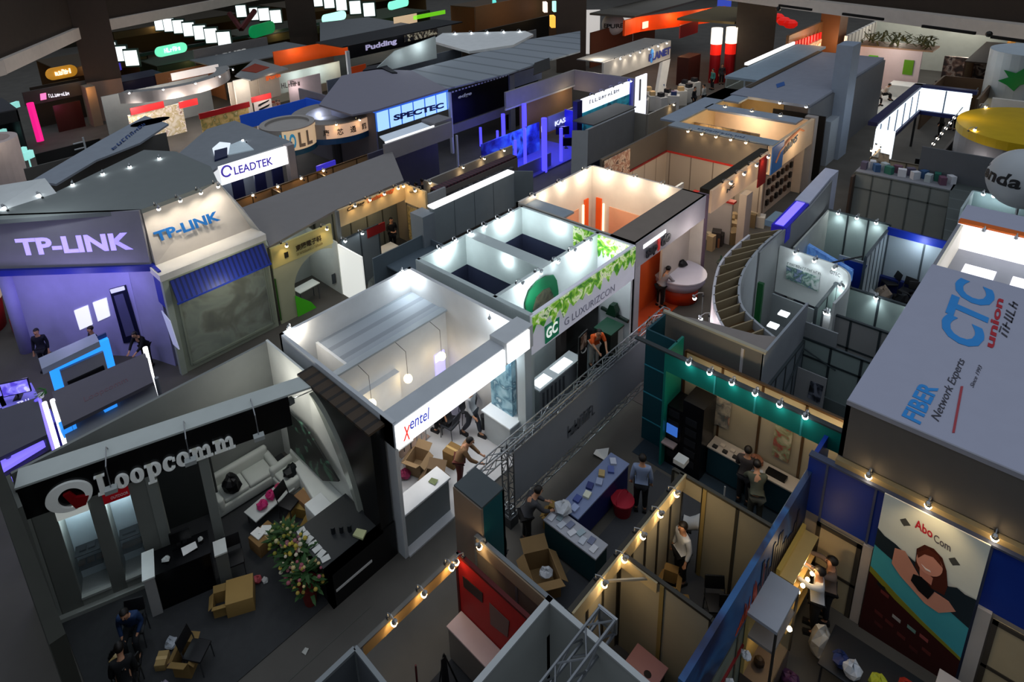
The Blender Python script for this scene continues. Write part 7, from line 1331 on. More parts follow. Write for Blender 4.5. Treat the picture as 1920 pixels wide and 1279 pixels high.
for i, (px, py) in enumerate(((1195, 205), (1207, 212), (1222, 205), (1238, 208), (1250, 200), (1262, 205), (1275, 196), (1290, 190), (1282, 182), (1240, 190), (1215, 196), (1300, 178))):
    q = P(px, py, 0); t = T('product_stand', 'x', 'display stand', (q.x, q.y, 0), 'white product stands under the white fascia'); MB().obox((q.x, q.y, .55), .8, .6, 1.1, .4*i).build('plinth', M('cfccc6', .5), t); MB().obox((q.x, q.y, 1.25), .4, .35, .3, .4*i).build('device', M(['1c1e24', '3a4a74', 'c8a878', '2a2c30'][i % 4], .4), t); DS.append(t)
series(DS, '%s of the white product stands under the white fascia'); glow((44, 22.2, 3.2), NEUT, 70, .3); glow((47.5, 22.5, 3.), NEUT, 40, .3)
for i, (px, py, c, l) in enumerate(((1318, 200, 'a8a8a4', 'pale dressed'), (1335, 168, '3c7a74', 'teal dressed'), (1352, 158, '28282c', 'dark dressed'), (1300, 205, '1c1c20', 'black dressed'))): q = P(px, py, 0); person((q.x, q.y), 60*i, 'stand', c, '1c1c20', l+' visitor in the aisle right of the slanting white pier')
bx(M7, 'low_wall', 46.5, 50.5, 19.6, 19.7, 0, 2.2, M('6c7470', .6)); bx(M7, 'low_wall', 42.2, 46.5, 18.2, 18.3, 0, 2.4, M('707a78', .6))
# ================================================================ FAR HALL: galleries, piers, distant booths
def st(name, x0, x1, y0, y1, z0, z1, mat, label): return struct(MB().box(x0, x1, y0, y1, z0, z1).build(name, mat), label, 'building')
def beam(name, a, b, z0, z1, t, mat, label): return struct(MB().wall(a, b, z0, z1, t).build(name, mat), label, 'beam')
BM, LIPM = M('3a3028', .8, var=.15), M('cabfb4', .7, var=.1)
la, lb = (-6, 43.6), (15.4, 59.3); lc_, ld = (15.4, 59.3), (58, 74)
beam('trim_2', (-14, 31.6), (6.81, 46.96), 7.0, 7.9, 1.0, LIPM, 'pale lower lip of the gallery at the top left'); beam('trim_3', (6.81, 46.96), (14.9, 59.2), 7.0, 7.9, .8, LIPM, 'pale gallery lip running to the left pier')
beam('trim_4', (16.4, 60.4), (35.5, 68.1), 7.0, 7.9, .8, LIPM, 'pale gallery lip between the two left piers'); beam('trim_5', (35.5, 68.1), (46, 71.5), 7.0, 7.9, .8, LIPM, 'pale gallery lip past the dark middle pier')
for i, (a, b) in enumerate((((-14, 31.9), (6.7, 47.3)), ((6.7, 47.3), (14.8, 59.6)), ((16.3, 60.8), (35.4, 68.5)), ((35.4, 68.5), (46, 71.9)))): beam('wall_gallery_%d' % (i+1), a, b, 7.9, 11.6 if i < 1 else 14.5, .6, BM, 'dark gallery parapet wall at the top left, bay %d' % (i+1))
ra, rb = (53.6, 24.5), (38.5, -6.5); beam('trim_6', ra, rb, 7.0, 7.75, .9, LIPM, 'pale lower lip of the gallery at the top right')
beam('wall_gallery_5', (54.2, 24.5), (39.1, -6.5), 7.75, 15, .6, BM, 'dark gallery wall at the top right'); beam('wall_gallery_6', (59, 42), (54.2, 24.5), 7.0, 12.5, .6, BM, 'dark gallery wall at the top behind the tall piers')
for k, (px, py) in enumerate(((1470, 14), (1590, 30), (1740, 53), (1870, 73))): 
    q = P(px, py-3, 7.7); o = MB().wall((q.x-.36, q.y+.18), (q.x-1.5, q.y-2.15), 7.7, 7.84, .12).build('vent_slot', M('0c0b0a', .8)); tag(o, ['leftmost', 'second', 'third', 'rightmost'][k]+' dark slot along the top right gallery lip', 'vent', 'dark slots along the gallery lip')
for k, (px, py) in enumerate(((1470, 15), (1867, 62))): 
    q = P(px, py, 7.3); tag(MB().ball((q.x-.45, q.y+.2, 7.3), .16, 10).build('dome_camera', M('141414', .3)), ['small dark dome on the gallery lip near the red lanterns', 'small dark dome on the gallery lip at the far right'][k], 'camera')
def pier(name, px0, px1, py, z, w, label, z1=15, z0=0, mat=None):
    q = P((px0+px1)/2, py, z); a = math.atan2(q.y, q.x); o = MB().obox((q.x, q.y, (z0+z1)/2), w, w, z1-z0, a).build(name, mat or M('3a322a', .8, var=.12)); struct(o, label, 'pillar'); return q
q = P(176, 66, 7.0); pd = math.atan2(q.y, q.x); struct(MB().obox((q.x, q.y, 9.2), 2.7, 2.7, 11.6, pd).build('pillar_1', M('3a302a', .8, var=.12)), 'dark upper part of the left square pier', 'pillar'); struct(MB().obox((q.x, q.y, 1.7), 2.6, 2.6, 3.4, pd).build('pillar_2', M('a88c7c', .7)), 'pale lower part of the left square pier', 'pillar')  # the light on the pier's foot is put into its paler colour
pier('pillar_3', 535, 597, 40, 5.0, 2.9, 'dark square pier right of the left gallery'); pier('pillar_4', 1045, 1097, 60, 3.6, 2.7, 'brown square pier behind the long grey roof', mat=M('4a3e36', .8)); q4 = P(1412, 100, 2.2); struct(MB().obox((q4.x, q4.y, 7), 2.9, 2.9, 14, math.atan2(q4.y, q4.x)).build('pillar_5', M('4a4138', .8, var=.12)), 'broad brown square pier near the red columns', 'pillar')
struct(MB().box(-30, 120, 104, 105, 0, 22).build('wall_rear', M('2a2418', .85, var=.3, scale=.15)), 'dark far wall of the hall', 'wall'); struct(MB().box(104, 105, -40, 105, 0, 22).build('wall_right', M('2c2118', .85, var=.3, scale=.15)), 'dark far right wall of the hall', 'wall')
# ---- green hall at the top left: square light panels, rounded green signs, booths
DKG = M('2a3c22', .7, var=.3, scale=.5)
def far_booth(label, x0, x1, y0, y1, h, col, roof=None, sign=None, lit=0, lc=WARM):
    t = booth(label, ((x0+x1)/2, (y0+y1)/2)); bx(t, 'wall', x0, x1, y1-.1, y1, 0, h, M(col, .6)); bx(t, 'side_wall', x1-.1, x1, y0, y1, 0, h, M(col, .6)); bx(t, 'fascia', x0, x1, y0, y0+.12, h-.8, h, M(sign or col, .5, emit=.12 if sign else 0))
    if roof: bx(t, 'roof', x0, x1, y0, y1, h, h+.08, M(roof, .7))
    if lit: glow(((x0+x1)/2, y0+.6, h-.9), lc, lit, .3); glow(((x0*.7+x1*.3), y0-.7, h+.1), lc, lit*.5, .3)
    return t
GT = booth('dark green gantry rail below the square light panels at upper left', (20, 66)); bx(GT, 'rail', 17, 42, 65.8, 66, 3.4, 3.7, M('20342c', .6))
def squares(pts, z, w, label, group):
    L = []
    for px, py in pts:
        q = P(px, py, z); t = T('square_lamp', 'x', 'light', (q.x, q.y, z-w/2), group); a = math.atan2(-q.x, q.y); MB().obox((q.x, q.y, z), w*.85, .1, w, -.74).build('panel', M('e8f4f4', .4, emit=1.3), t); MB().obox((q.x+.1, q.y+.1, z), w*1.05, .1, w*1.25, -.74).build('frame', M('20342c', .6), t); L.append(t)
    series(L, label, group)
squares([(192, 87), (207, 93), (226, 101), (246, 109)], 4.6, 1.3, '%s of the square light panels beside the left pier', 'square light panels left'); squares([(300, 45), (317, 47), (335, 50), (354, 55), (375, 61), (396, 67), (420, 74)], 4.8, 1.4, '%s of the square light panels in the row above the mint sign', 'square light panels upper row')
squares([(452, 21), (478, 26), (495, 27), (517, 31)], 5.0, 1.4, '%s of the square light panels left of the dark middle pier', 'square light panels before the middle pier'); squares([(595, 1), (617, 4), (640, 8), (666, 14), (692, 18)], 5.0, 1.5, '%s of the square light panels right of the dark middle pier', 'square light panels after the middle pier')
def round_sign(px0, py0, px1, py1, z, h, col, label, txt=None, tcol='e8fff4', em=1.0):
    a, b = P(px0, py0, z), P(px1, py1, z); d = (b-a).normalized(); t = T('rounded_sign', label, 'sign', (a.x, a.y, z-h/2)); n = 8; pts = []
    L = (b-a).length; r = h/2
    for i in range(n+1): an = PI/2+PI*i/n; pts.append((r+r*math.cos(an), r*math.sin(an)))
    for i in range(n+1): an = -PI/2+PI*i/n; pts.append((L-r+r*math.cos(an), r*math.sin(an)))
    MB().slab([a+d*u+Vector((0, 0, v)) for u, v in pts], .25).build('face', M(col, .4, emit=em), t)
    if txt: text('lettering', txt, a+d*(L*.3)+Vector((0, 0, -h*.22))+(CAM-a).normalized()*.3, d, (0, 0, 1), L*.5, h*.45, M(tcol, .4, emit=1.6), t, .05, .03)
    return t
round_sign(290, 99, 348, 87, 4.2, .95, '6ae0b0', 'mint green lit rounded sign beside the left gallery', '~6'); round_sign(466, 62, 512, 49, 4.4, 1.3, '0a8a4c', 'deep green rounded sign with white letters left of the middle pier', '~8', em=.5); round_sign(603, 37, 646, 27, 4.4, 1.0, 'a8f0d8', 'pale mint rounded sign right of the middle pier', em=1.3); round_sign(727, 12, 763, 3, 4.6, 1.0, '7ae8c0', 'mint rounded sign at the top centre left', em=1.2); round_sign(85, 141, 143, 130, 4.0, 1.0, 'c88a28', 'amber rounded sign behind the left gallery', '~7', 'fff4d8', .5)
far_booth('dark green stand block below the mint green sign', 21, 31, 61, 66, 3.0, '33422a', '1f2a18', None, 30); far_booth('olive stand block far behind the deep green sign', 33, 44, 66, 74, 3.2, '4a4428', '2c2a18', None, 60); far_booth('long olive stand block right of the middle pier', 42, 58, 64, 72, 3.0, '3c4a2c', '2a3420', None, 80); far_booth('brown stand block at the far top left', 14, 22, 66, 74, 3.4, '5a4024', '3a2c18', None, 60); far_booth('dim stand block at the far back left', 24, 40, 82, 90, 4.0, '4a3c20', '2c2414', None, 120); far_booth('dim stand block at the far back centre', 46, 70, 78, 88, 4.0, '5a4a30', '3a3020', None, 150); far_booth('amber stand block beyond the glowing white roof', 56, 72, 50, 58, 4.2, '7a5434', '4a3a28', None, 200)
t = T('hanging_emblem', 'dark red V shaped frame hung near the deep green sign', 'frame', tuple(P(452, 45, 4.5))); a, b, c = P(430, 25, 6.0), P(452, 55, 4.4), P(478, 20, 6.0); MB().tube([a, b], .3, 6).build('bar', M('5a1414', .5), t); MB().tube([c, b], .3, 6).build('bar', M('5a1414', .5), t); t = T('blue_cube_sign', 'violet blue cube sign beside the left pier', 'sign', tuple(P(212, 118, 3.6))); q = P(212, 118, 3.6); MB().obox(q, 1.3, .6, 1.6, .7).build('cube', M('4038b0', .4, emit=.6), t)
far_booth('brown carton coloured stand in front of the green gantry', 19.6, 24.5, 55, 58, 3.0, '9a6a48', None, '8c5a40', 40); far_booth('dark navy topped stand by the left pier', 16.4, 20.5, 58, 61, 2.8, '1c1c3a', '141430', None, 10)
# ---- dark stand with pink strip, left
Q8 = booth('dark stand with a magenta light strip and white letters at the left', (12, 58)); bx(Q8, 'fascia', 9.5, 14.2, 57.9, 58.1, 2.5, 3.6, M('3c3a38', .5)); textp('~10', ('y', 57.85), (92, 183), (130, 178), (91, 176), M('e8e8f0', .4, emit=1.), Q8, .04, .03); panel(('y', 57.8), [(75, 176), (86, 174), (87, 186), (76, 188)], .05, M('f07ab8', .4, emit=1.), Q8, 'logo'); bx(Q8, 'wall', 10.5, 14.2, 60.5, 60.6, 0, 3.4, M('4a4236', .5)); bx(Q8, 'red_panel', 11.2, 13.2, 57.4, 57.5, 0, 2.2, M('3c1410', .5)); bx(Q8, 'beige_wall', 13.6, 14.3, 56.5, 58, 0, 3.3, M('94806c', .5))
a, b = P(56, 193, 3.0), P(76, 265, .2); MB().tube([(a.x, a.y, 3.0), (b.x, b.y, .2)], .25, 8).build('magenta_strip', M('d81878', .4, emit=1.1), Q8); glow((11.5, 56.6, 2.0), (1., .2, .5), 12, .2); glow((13.5, 55.8, 3.0), ORNG, 40, .2)
bx(Q8, 'ladder_frame', 10.2, 10.3, 46.0, 46.1, 0, 2.2, M('b0b4b8', .4)); m = MB()
for z in (.3, .7, 1.1, 1.5, 1.9): m.tube([(9.6, 46.05, z), (10.3, 46.05, z)], .05, 5)
m.build('ladder_rungs', M('b0b4b8', .4), Q8)
t = T('drum_sign', 'white drum shaped display at the far left edge', 'display', (5.2, 46.6, 0)); MB().lathe([(1.6, 0), (1.6, 3.3), (1.2, 3.3), (1.1, 2.9), (0, 2.9)], (5.2, 46.6, 0), 28).build('drum', M('c8b8b4', .5), t, smooth=False); glow((5.6, 43.8, 3.6), NEUT, 30, .2)
far_booth('dark stand with teal lights at the far left edge', 2.5, 8.0, 52, 57, 3.6, '1a1c20', '3c3e44', None, 20, COOL); t = far_booth('very dark stand behind the white drum display', 7.5, 11.5, 44, 47, 1.6, '141414', None, None, 8, COOL)
for i, (px, py) in enumerate(((28, 197), (24, 222), (4, 234), (3, 250), (40, 285), (52, 291))): q = P(px, py, 1.6); tag(MB().obox(q, .7, .3, .5, .6).tube([(q.x, q.y, 0), (q.x, q.y, 1.4)], .05, 6).build('teal_lamp', M('8ad0c8', .4, emit=.9)), ORD[i]+' pale teal lamp in the dark stands at the left edge', 'lamp', 'teal lamps at the left edge')
# ---- red and white circular truss stand
R8 = booth('white and red stand under a big curved spotlit canopy', (18, 48)); cc = Vector((17.8, 51.5, 0)); MB().lathe([(5.2, 3.3), (5.2, 4.1)], cc, 30, -2.5, -.2).build('canopy_fascia', M('b0a8a4', .5, .2), R8); MB().lathe([(5.2, 4.05), (4.2, 4.05)], cc, 30, -2.5, -.2).build('canopy_top', M('8a8a88', .6), R8); bx(R8, 'rear_wall', 13.5, 22, 52.4, 52.5, 0, 3.2, M('9aa0a0', .5)); bx(R8, 'red_banner', 14.2, 16.6, 48.4, 48.5, 2.3, 2.8, M('c02428', .5, emit=.3)); bx(R8, 'shelf_wall', 14.0, 18.0, 48.6, 48.7, 0, 2.3, Mpic('shelfp', [(.4, 'd8d0c0'), (.52, 'b8a878'), (.6, 'e8e0d8'), (.7, '8a6a50')], 2, .2)); bx(R8, 'red_banner', 17.2, 18.6, 47.0, 47.1, 2.3, 2.8, M('b02024', .5, emit=.25)); bx(R8, 'poster_wall', 17.0, 20.6, 43.0, 43.1, 0, 2.3, Mpic('fruitp', [(.4, 'd0b070'), (.52, 'b89858'), (.6, '7a7a44'), (.7, 'd8c090')], 2.5, .15)); bx(R8, 'red_header', 16.9, 20.7, 42.9, 43.0, 2.3, 2.7, M('a01c1c', .5, emit=.15)); bx(R8, 'zigzag_wall', 21.2, 22.6, 43.2, 43.3, 0, 2.5, M('e0d4cc', .5)); bx(R8, 'red_header', 21.0, 22.6, 43.1, 43.2, 2.5, 2.9, M('c83434', .5, emit=.25))
m = MB()
for i in range(6): z = .4+i*.34; m.slab([(21.5, 43.15, z), (22.3, 43.15, z+.2), (22.4, 43.15, z+.32), (21.5, 43.15, z+.14)], .03, Vector((0, -1, 0)))
m.build('black_zigzag', M('141414', .5), R8)
for x, y, e in ((14.4, 47.6, 170), (16.8, 46.0, 170), (19.4, 45.8, 140), (18.2, 49.5, 170), (21.9, 42.0, 80)): glow((x, y, 3.0), (1., .88, .8), e, .25)
L = [spot(cc+Vector((math.cos(a)*5.2, math.sin(a)*5.2, 4.1)), (math.cos(a), math.sin(a)), 12, COOL, arm=.5) for a in (-2.3, -1.9, -1.5, -1.1, -.7)]; series(L, '%s of the spotlights on the curved canopy of the red and white stand', 'spotlights on the curved canopy')
TW = booth('white pillared stand lettered in orange with an orange roof hatch', (24, 47)); bx(TW, 'wall', 20.8, 25.0, 46.2, 46.3, 1.6, 3.6, M('c8beb0', .5)); bx(TW, 'post', 21.2, 22.4, 46.0, 46.2, 0, 3.7, M('dcd4c8', .5, emit=.15)); bx(TW, 'post', 23.2, 25.0, 46.0, 46.2, 1.7, 3.7, M('b4aca0', .5)); textp('iPorte', ('y', 45.95), (499, 152), (526, 144), (498, 143), M('d8602a', .5, emit=.4), TW, .05, .04); poly(TW, 'roof', [(440, 142), (478, 110), (540, 128), (470, 150)], 3.8, 3.7, M('7c7e7e', .7)); poly(TW, 'orange_hatch', [(452, 132), (478, 119), (505, 126), (480, 136)], 3.84, 3.8, M('8a2c10', .6)); bx(TW, 'red_shelf', 23.0, 24.6, 45.6, 45.8, 0, 1.5, Mpic('redsh', [(.45, '8a3424'), (.55, 'c0a490'), (.65, '4a3a34')], 3)); glow((21.8, 45, 3.3), NEUT, 45, .2); glow((24.0, 45, 3.9), (1., .7, .45), 16, .2)
bx(TW, 'letter_wall', 25.2, 28.2, 45.0, 45.1, 1.0, 3.0, M('c8b8b8', .5)); textp('~6', ('y', 44.95), (528, 166), (562, 160), (527, 156), M('3a2c2c', .5), TW, .04, .03); glow((25.8, 44.3, 2.4), (1., .85, .85), 30, .2)
GWL = booth('grey roofed stand with lettered parapet left of the orange fascia', (25, 56)); bx(GWL, 'parapet', 23.5, 31.0, 58.3, 58.5, 3.0, 4.4, M('757270', .6)); textp('1 BUSS', ('y', 58.25), (405, 112), (462, 99), (404, 103), M('d0d0cc', .5, emit=.25), GWL, .05, .04); bx(GWL, 'roof', 23.0, 33.0, 52.5, 58.3, 3.5, 3.6, M('6c7072', .7)); bx(GWL, 'white_letters_board', 18.8, 22.8, 51.9, 52.0, 3.4, 4.0, M('dcd4d0', .5, emit=.4)); textp('~7', ('y', 51.85), (395, 145), (440, 137), (394, 138), M('2c2828', .5), GWL, .05, .04)
# orange fascia stand
O8 = booth('stand with a glowing orange curved fascia and white spotlit walls', (30, 48)); orp = [(26.4, 49.0), (29.0, 48.8), (32.0, 48.4), (33.6, 47.6), (34.0, 46.4)]; MB().path(smooth([Vector((*p, 0)) for p in orp], 16), 3.4, 4.7, .15).build('fascia', M('d8500c', .5, emit=.1), O8); bx(O8, 'white_wall', 25.0, 33.0, 50.0, 50.1, 0, 3.3, M('b8bcb0', .5)); bx(O8, 'white_wall', 25.0, 31.5, 46.9, 47.0, 1.6, 3.2, M('c4ccc0', .5)); bx(O8, 'orange_panel', 31.6, 33.2, 45.4, 45.5, 0, 2.8, M('c0461c', .5, emit=.15)); bx(O8, 'dark_board', 33.4, 35.2, 45.4, 45.5, 0, 2.6, M('1c1c1e', .5)); 
for p, e, c in (((28.2, 47.9, 4.6), 45, WARM), ((33.2, 46.2, 4.7), 40, WARM), ((27.0, 46.0, 2.9), 35, COOL), ((29.2, 46.0, 2.9), 35, COOL), ((30.8, 46.0, 2.9), 30, NEUT)): glow(p, c, e, .2)
# ---- top centre: dark goods stands, amber walls
CN = booth('dark gallery stand with amber wood walls at the top centre', (58, 48)); bx(CN, 'amber_wall', 50, 66, 48.0, 48.2, 0, 5.4, M('6a4a30', .6)); bx(CN, 'dark_front', 44, 58, 44.5, 44.7, 0, 3.6, M('17140f', .6)); bx(CN, 'lime_strip', 43.0, 47.5, 50.0, 50.1, 4.9, 5.3, M('6ac81c', .4, emit=.7)); bx(CN, 'cream_strip', 40.5, 43.5, 50.0, 50.1, 4.6, 5.5, M('e8c8a0', .4, emit=.5)); t2 = [(927, 10, '5ac8c0'), (1022, 13, 'ffe8d8'), (1040, 12, 'a8e8d8'), (1036, 40, 'ffb848')]
for i, (px, py, c) in enumerate(t2): q = P(px, py, 4.2); tag(MB().obox(q, 1.2, .4, 1.1, .8).build('lit_sign', M(c, .4, emit=1.1)), ['teal globe like lit sign at the top centre', 'white glowing round sign at the top centre', 'mint lit square sign at the top centre', 'small amber lit sign at the top centre'][i], 'sign')
PB = []
for i, px in enumerate((905, 920, 935, 952, 968, 985, 1003, 1018)): q = P(px, 55, .2); PB.append(person((q.x, q.y), 40*i, 'stand', ['1a1614', '2a2420', '14120f', '3a2c24'][i % 4], '121110', 'x', group='dark visitors behind the glowing white roof'))
series(PB, '%s of the dark visitors behind the glowing white roof'); glow((54, 44, 5.0), WARM, 150, .4)
# ---- ball stand, orange canopy, red columns
EB = booth('white panelled stand with black letters beside the white ball', (56, 37)); 
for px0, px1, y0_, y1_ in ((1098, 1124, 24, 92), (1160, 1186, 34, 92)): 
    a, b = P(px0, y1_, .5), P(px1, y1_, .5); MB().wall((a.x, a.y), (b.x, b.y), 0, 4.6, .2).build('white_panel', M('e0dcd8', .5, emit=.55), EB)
bx(EB, 'roof_dark', 58, 70, 36, 42, 6.0, 6.2, M('4a4238', .7)); t = T('ball', 'white advertising ball with black letters at the top right of centre', 'balloon', tuple(P(1150, 72, .1))); q = P(1150, 45, 3.6); MB().ball(q, 1.1, 26).build('skin', M('c8c8cc', .5), t, smooth=True); MB().tube([(q.x, q.y, 0), (q.x, q.y, q.z-1.05)], .08, 8).build('mast', METAL_L, t); az0 = math.atan2(-q.y, -q.x); vs, fs = _glyphs('EPURE', .03, 0); mx_ = max(p.x for p in vs); my_ = max(p.y for p in vs)
MB().add([q+Vector((math.cos(az0+(p.x/mx_-.5)*1.9)*.99, math.sin(az0+(p.x/mx_-.5)*1.9)*.99, -.2+p.y/my_*.36))*1.1*(1.02 if p.z > 0 else .98) for p in vs], fs).build('lettering', M('22242c', .5), t)
OC = booth('stand under a glowing orange curved canopy at the top right', (58, 31)); MB().path(smooth([Vector((*p, 0)) for p in ((52.0, 31.5), (54.5, 31.4), (57, 30.4), (60, 29.0), (63.5, 27.5))], 16), 3.4, 4.8, .2).build('canopy', M('d84410', .5, emit=.12), OC); bx(OC, 'roof', 54, 66, 31.6, 36.5, 4.7, 4.9, M('6a655c', .7)); bx(OC, 'white_letters', 54.5, 56.6, 31.0, 31.1, 3.7, 4.3, M('f0e0d0', .4, emit=.6)); bx(OC, 'rear_wall', 52, 64, 35.0, 35.1, 0, 3.4, M('6a3c28', .6)); bx(OC, 'red_board', 56.5, 60.0, 28.4, 28.5, 2.7, 3.9, M('7a1c20', .5, emit=.1)); bx(OC, 'blue_screen', 64, 67, 28.4, 28.5, 4.2, 5.4, M('3c50c0', .4, emit=.6)); bx(OC, 'lower_wall', 48, 56, 30.8, 30.9, 0, 1.6, M('4a3c2c', .6))
for p in ((54.2, 30.2, 4.4), (57.5, 29.2, 4.4), (61, 27.6, 4.4)): glow(p, ORNG, 90, .25)
glow((53, 29.8, 2.4), (1., .85, .8), 60, .2); glow((50, 27, 3.), WARM, 60, .3)
RC = booth('stand of tall red columns under white light at the top right', (55, 23)); 
for i in range(3): x = 52.9+i*.85; y = 23.4-i*.85; MB().tube([(x, y, 0), (x, y, 2.4)], .42, 14).build('red_column', M('8c0f16', .4), RC); MB().tube([(x, y, 2.4), (x, y, 3.3)], .42, 14).build('column_head', M('e02014', .4, emit=.5), RC); MB().tube([(x, y, 3.3), (x, y, 4.6)], .44, 14).build('light_head', M('fff0d8', .4, emit=1.3), RC)
bx(RC, 'olive_roof', 54, 62, 22.5, 27.5, 4.8, 5.0, M('6a5c3c', .7)); bx(RC, 'dark_counter', 50.5, 52.6, 24.5, 25.5, 0, 2.4, M('3c1a14', .5)); glow((52, 22.6, 3.6), (1., .8, .6), 60, .2)
RL = booth('red lettered stand with wooden shelves behind the grey pier', (62, 19)); bx(RL, 'wood_wall', 51.0, 58.2, 17.2, 17.4, 0, 4.8, M('7a5230', .5)); m = MB()
for i in range(9):
    q = [ony(px, py, 17.0) for px, py in ((1489+i*5.6, 102-i*2), (1492+i*5.6, 101-i*2), (1494+i*5.6, 76-i*2), (1491+i*5.6, 77-i*2))]; m.slab(q, .08, Vector((0, -1, 0)))
m.build('red_letters', M('d01814', .5, emit=.45), RL); bx(RL, 'red_goods', 52.0, 58, 17.05, 17.2, 0, 2.0, Mpic('redg', [(.45, '6a1c14'), (.55, 'a8342c'), (.65, '3a2418')], 2, .1)); bx(RL, 'brown_end', 58.2, 60.2, 16.0, 17.4, 0, 5.6, M('6e4424', .6)); bx(RL, 'mint_bar', 62.5, 65.5, 19.6, 19.8, 5.0, 5.5, M('c8ece0', .4, emit=.9))
for i, (px, py) in enumerate(((1458, 33), (1470, 40), (1482, 45))): q = P(px, py, 4.6); tag(MB().ball(q, .55, 10, sz=.7).build('red_lantern', M('e01c14', .4, emit=.5)), ['leftmost', 'middle', 'rightmost'][i]+' red lantern shape below the top right gallery', 'lantern', 'red lanterns'); 
for p, e in (((54, 16.0, 4.6), 110), ((56.5, 16.0, 3.0), 60), ((56, 20.5, 3.4), 60)): glow(p, ORNG, e, .3)
# ---- right aisle: white lit stand with greenery, light ring, yellow disc, green logo drum
WS = booth('white lit stand with greenery on top and lime green boxes at the top right', (60, 12)); bx(WS, 'rear_wall', 66.0, 66.3, 5.5, 15.5, 0, 5.5, M('c4ccc4', .5)); bx(WS, 'side_wall', 58, 66, 15.3, 15.5, 0, 3.8, Mlines('wsl', 'd8d4cc', '8a8680', 'X', .9, .25)); bx(WS, 'mid_wall', 57.4, 57.6, 10.2, 14.3, 0, 3.2, M('c4b4b8', .5)); bx(WS, 'top_shelf', 57.4, 59.6, 9.6, 14.4, 3.2, 3.3, M('8a6a50', .5)); bx(WS, 'lime_box', 57.3, 57.4, 12.9, 13.5, 1.6, 2.6, M('4c9c0c', .5, emit=.2)); bx(WS, 'lime_box', 57.3, 57.4, 10.6, 11.2, 1.4, 2.5, M('4c7c0c', .5, emit=.1)); bx(WS, 'floor_deck', 48.5, 57.4, 9.5, 13.5, 0, .08, M('c0c4c0', .5)); bx(WS, 'white_counter', 55.5, 57.0, 9.6, 11.6, 0, .95, M('dce0de', .4)); bx(WS, 'gold_band', 61.0, 64.0, 5.8, 6.0, 3.2, 3.7, M('c8883c', .5, emit=.35)); bx(WS, 'product_wall', 59.5, 59.7, 6.2, 9.2, 0, 2.6, Mpic('wprod', [(.42, '3a2c28'), (.52, '8a6a5a'), (.6, 'c0b0a0'), (.7, '4a3430')], 2))
t = T('plants', 'mass of green plants on top of the pink walled stand at the top right', 'plants', (58.5, 12, 3.3)); b = MB(); rd = random.Random(31)
for i in range(160): p = Vector((58.5+rd.uniform(-.9, .9), 12+rd.uniform(-2.3, 2.3), 3.35+rd.uniform(0, .8))); b.obox(p, .12, .5, .01, rd.uniform(0, 6), rd.uniform(-1, 1))
b.build('foliage', M('4a4a24', .7, var=.5, scale=3), t)['kind'] = 'stuff'
for p, e in (((64, 9, 4.6), 130), ((63, 13, 4.6), 120), ((55.5, 12, 3.4), 110), ((52, 11.5, 3.2), 80), ((60, 8, 3.0), 60), ((57, 15.8, 3.6), 50)): glow(p, NEUT, e, .3)
for i, (px, py, k) in enumerate(((1650, 160, 'lean'), (1668, 155, 'stand'), (1640, 195, 'sitlean'), (1655, 188, 'sitlean'), (1628, 208, 'sitlean'))): q = P(px, py, .08); person((q.x, q.y), 70*i, k, ['3c3a40', '1c1c20', 'a89c90', 'b0a8a0', '8a8480'][i], '1c1a1c', ['leaning person at the white counter of the far lit stand', 'person in black at the white counter of the far lit stand', 'pale dressed seated person in the far lit stand', 'cream dressed seated person in the far lit stand', 'grey dressed seated person nearest the aisle in the far lit stand'][i], z=.08)
for i, (px, py) in enumerate(((1588, 215), (1600, 222), (1610, 205), (1595, 195), (1603, 180), (1612, 170))): q = P(px, py, 0); person((q.x, q.y), 50*i, ['walk', 'stand'][i % 2], ['16161a', '202024', '3a2c2c', '17171c', '4a3434', '1c1c1e'][i], '101012', ['dark visitor nearest in the aisle left of the light ring', 'second dark visitor in the aisle left of the light ring', 'third dark visitor, in maroon, in the aisle left of the light ring', 'fourth dark visitor along the aisle left of the light ring', 'fifth visitor, in dull red, along the aisle left of the light ring', 'farthest dark visitor in the aisle left of the light ring'][i])
bx(WS, 'poster_side', 54.5, 57, 16.8, 17.0, 0, 3.6, Mpic('posts', [(.4, 'c8a888'), (.52, '8a5a3c'), (.6, 'e8d8c0'), (.7, '5a3424')], 1.5, .12))
RG = booth('rectangular ring of white light panels with navy rims over the right aisle', (40.5, 6.8)); NV = M('101848', .5); WP = M('e8f4ff', .4, emit=1.15); x0, x1, y0, y1 = 36.2, 44.8, 5.4, 7.75
bx(RG, 'light_wall', x0, x1, y1-.1, y1, 2.3, 3.6, WP); bx(RG, 'light_wall', x1-.1, x1, y0, y1, 2.3, 3.6, WP); bx(RG, 'light_end', x0-.1, x0, y1-.8, y1, 2.0, 3.4, WP); bx(RG, 'navy_rim', x0-.2, x1+.3, y1-.05, y1+.35, 3.55, 3.75, NV); bx(RG, 'navy_rim', x1-.05, x1+.35, y0-.2, y1+.3, 3.55, 3.75, NV); bx(RG, 'navy_rim', x0, x1, y1-.2, y1, 2.1, 2.32, NV); bx(RG, 'navy_rim', x1-.3, x1, y0, y1, 2.1, 2.32, NV)
m = MB()
for i in range(6): m.box(x0+.2+i*1.5, x0+.26+i*1.5, y1-.14, y1-.1, 2.3, 3.6)
m.box(x1-.14, x1-.1, 6.5, 6.56, 2.3, 3.6); m.build('seams', M('5a6a80', .5), RG)
for x, y in ((x0, y1), (x1, y1), (x1, y0)): MB().tube([(x, y, 0), (x, y, 2.2)], .06, 8).build('post', METAL_D, RG)
tv((37.5, 5.6, 1.2), 1.2, .7, (-1, -.2), 'dark screen on a stand inside the light ring', M('0b0c10', .3), 1.0)
LN = []
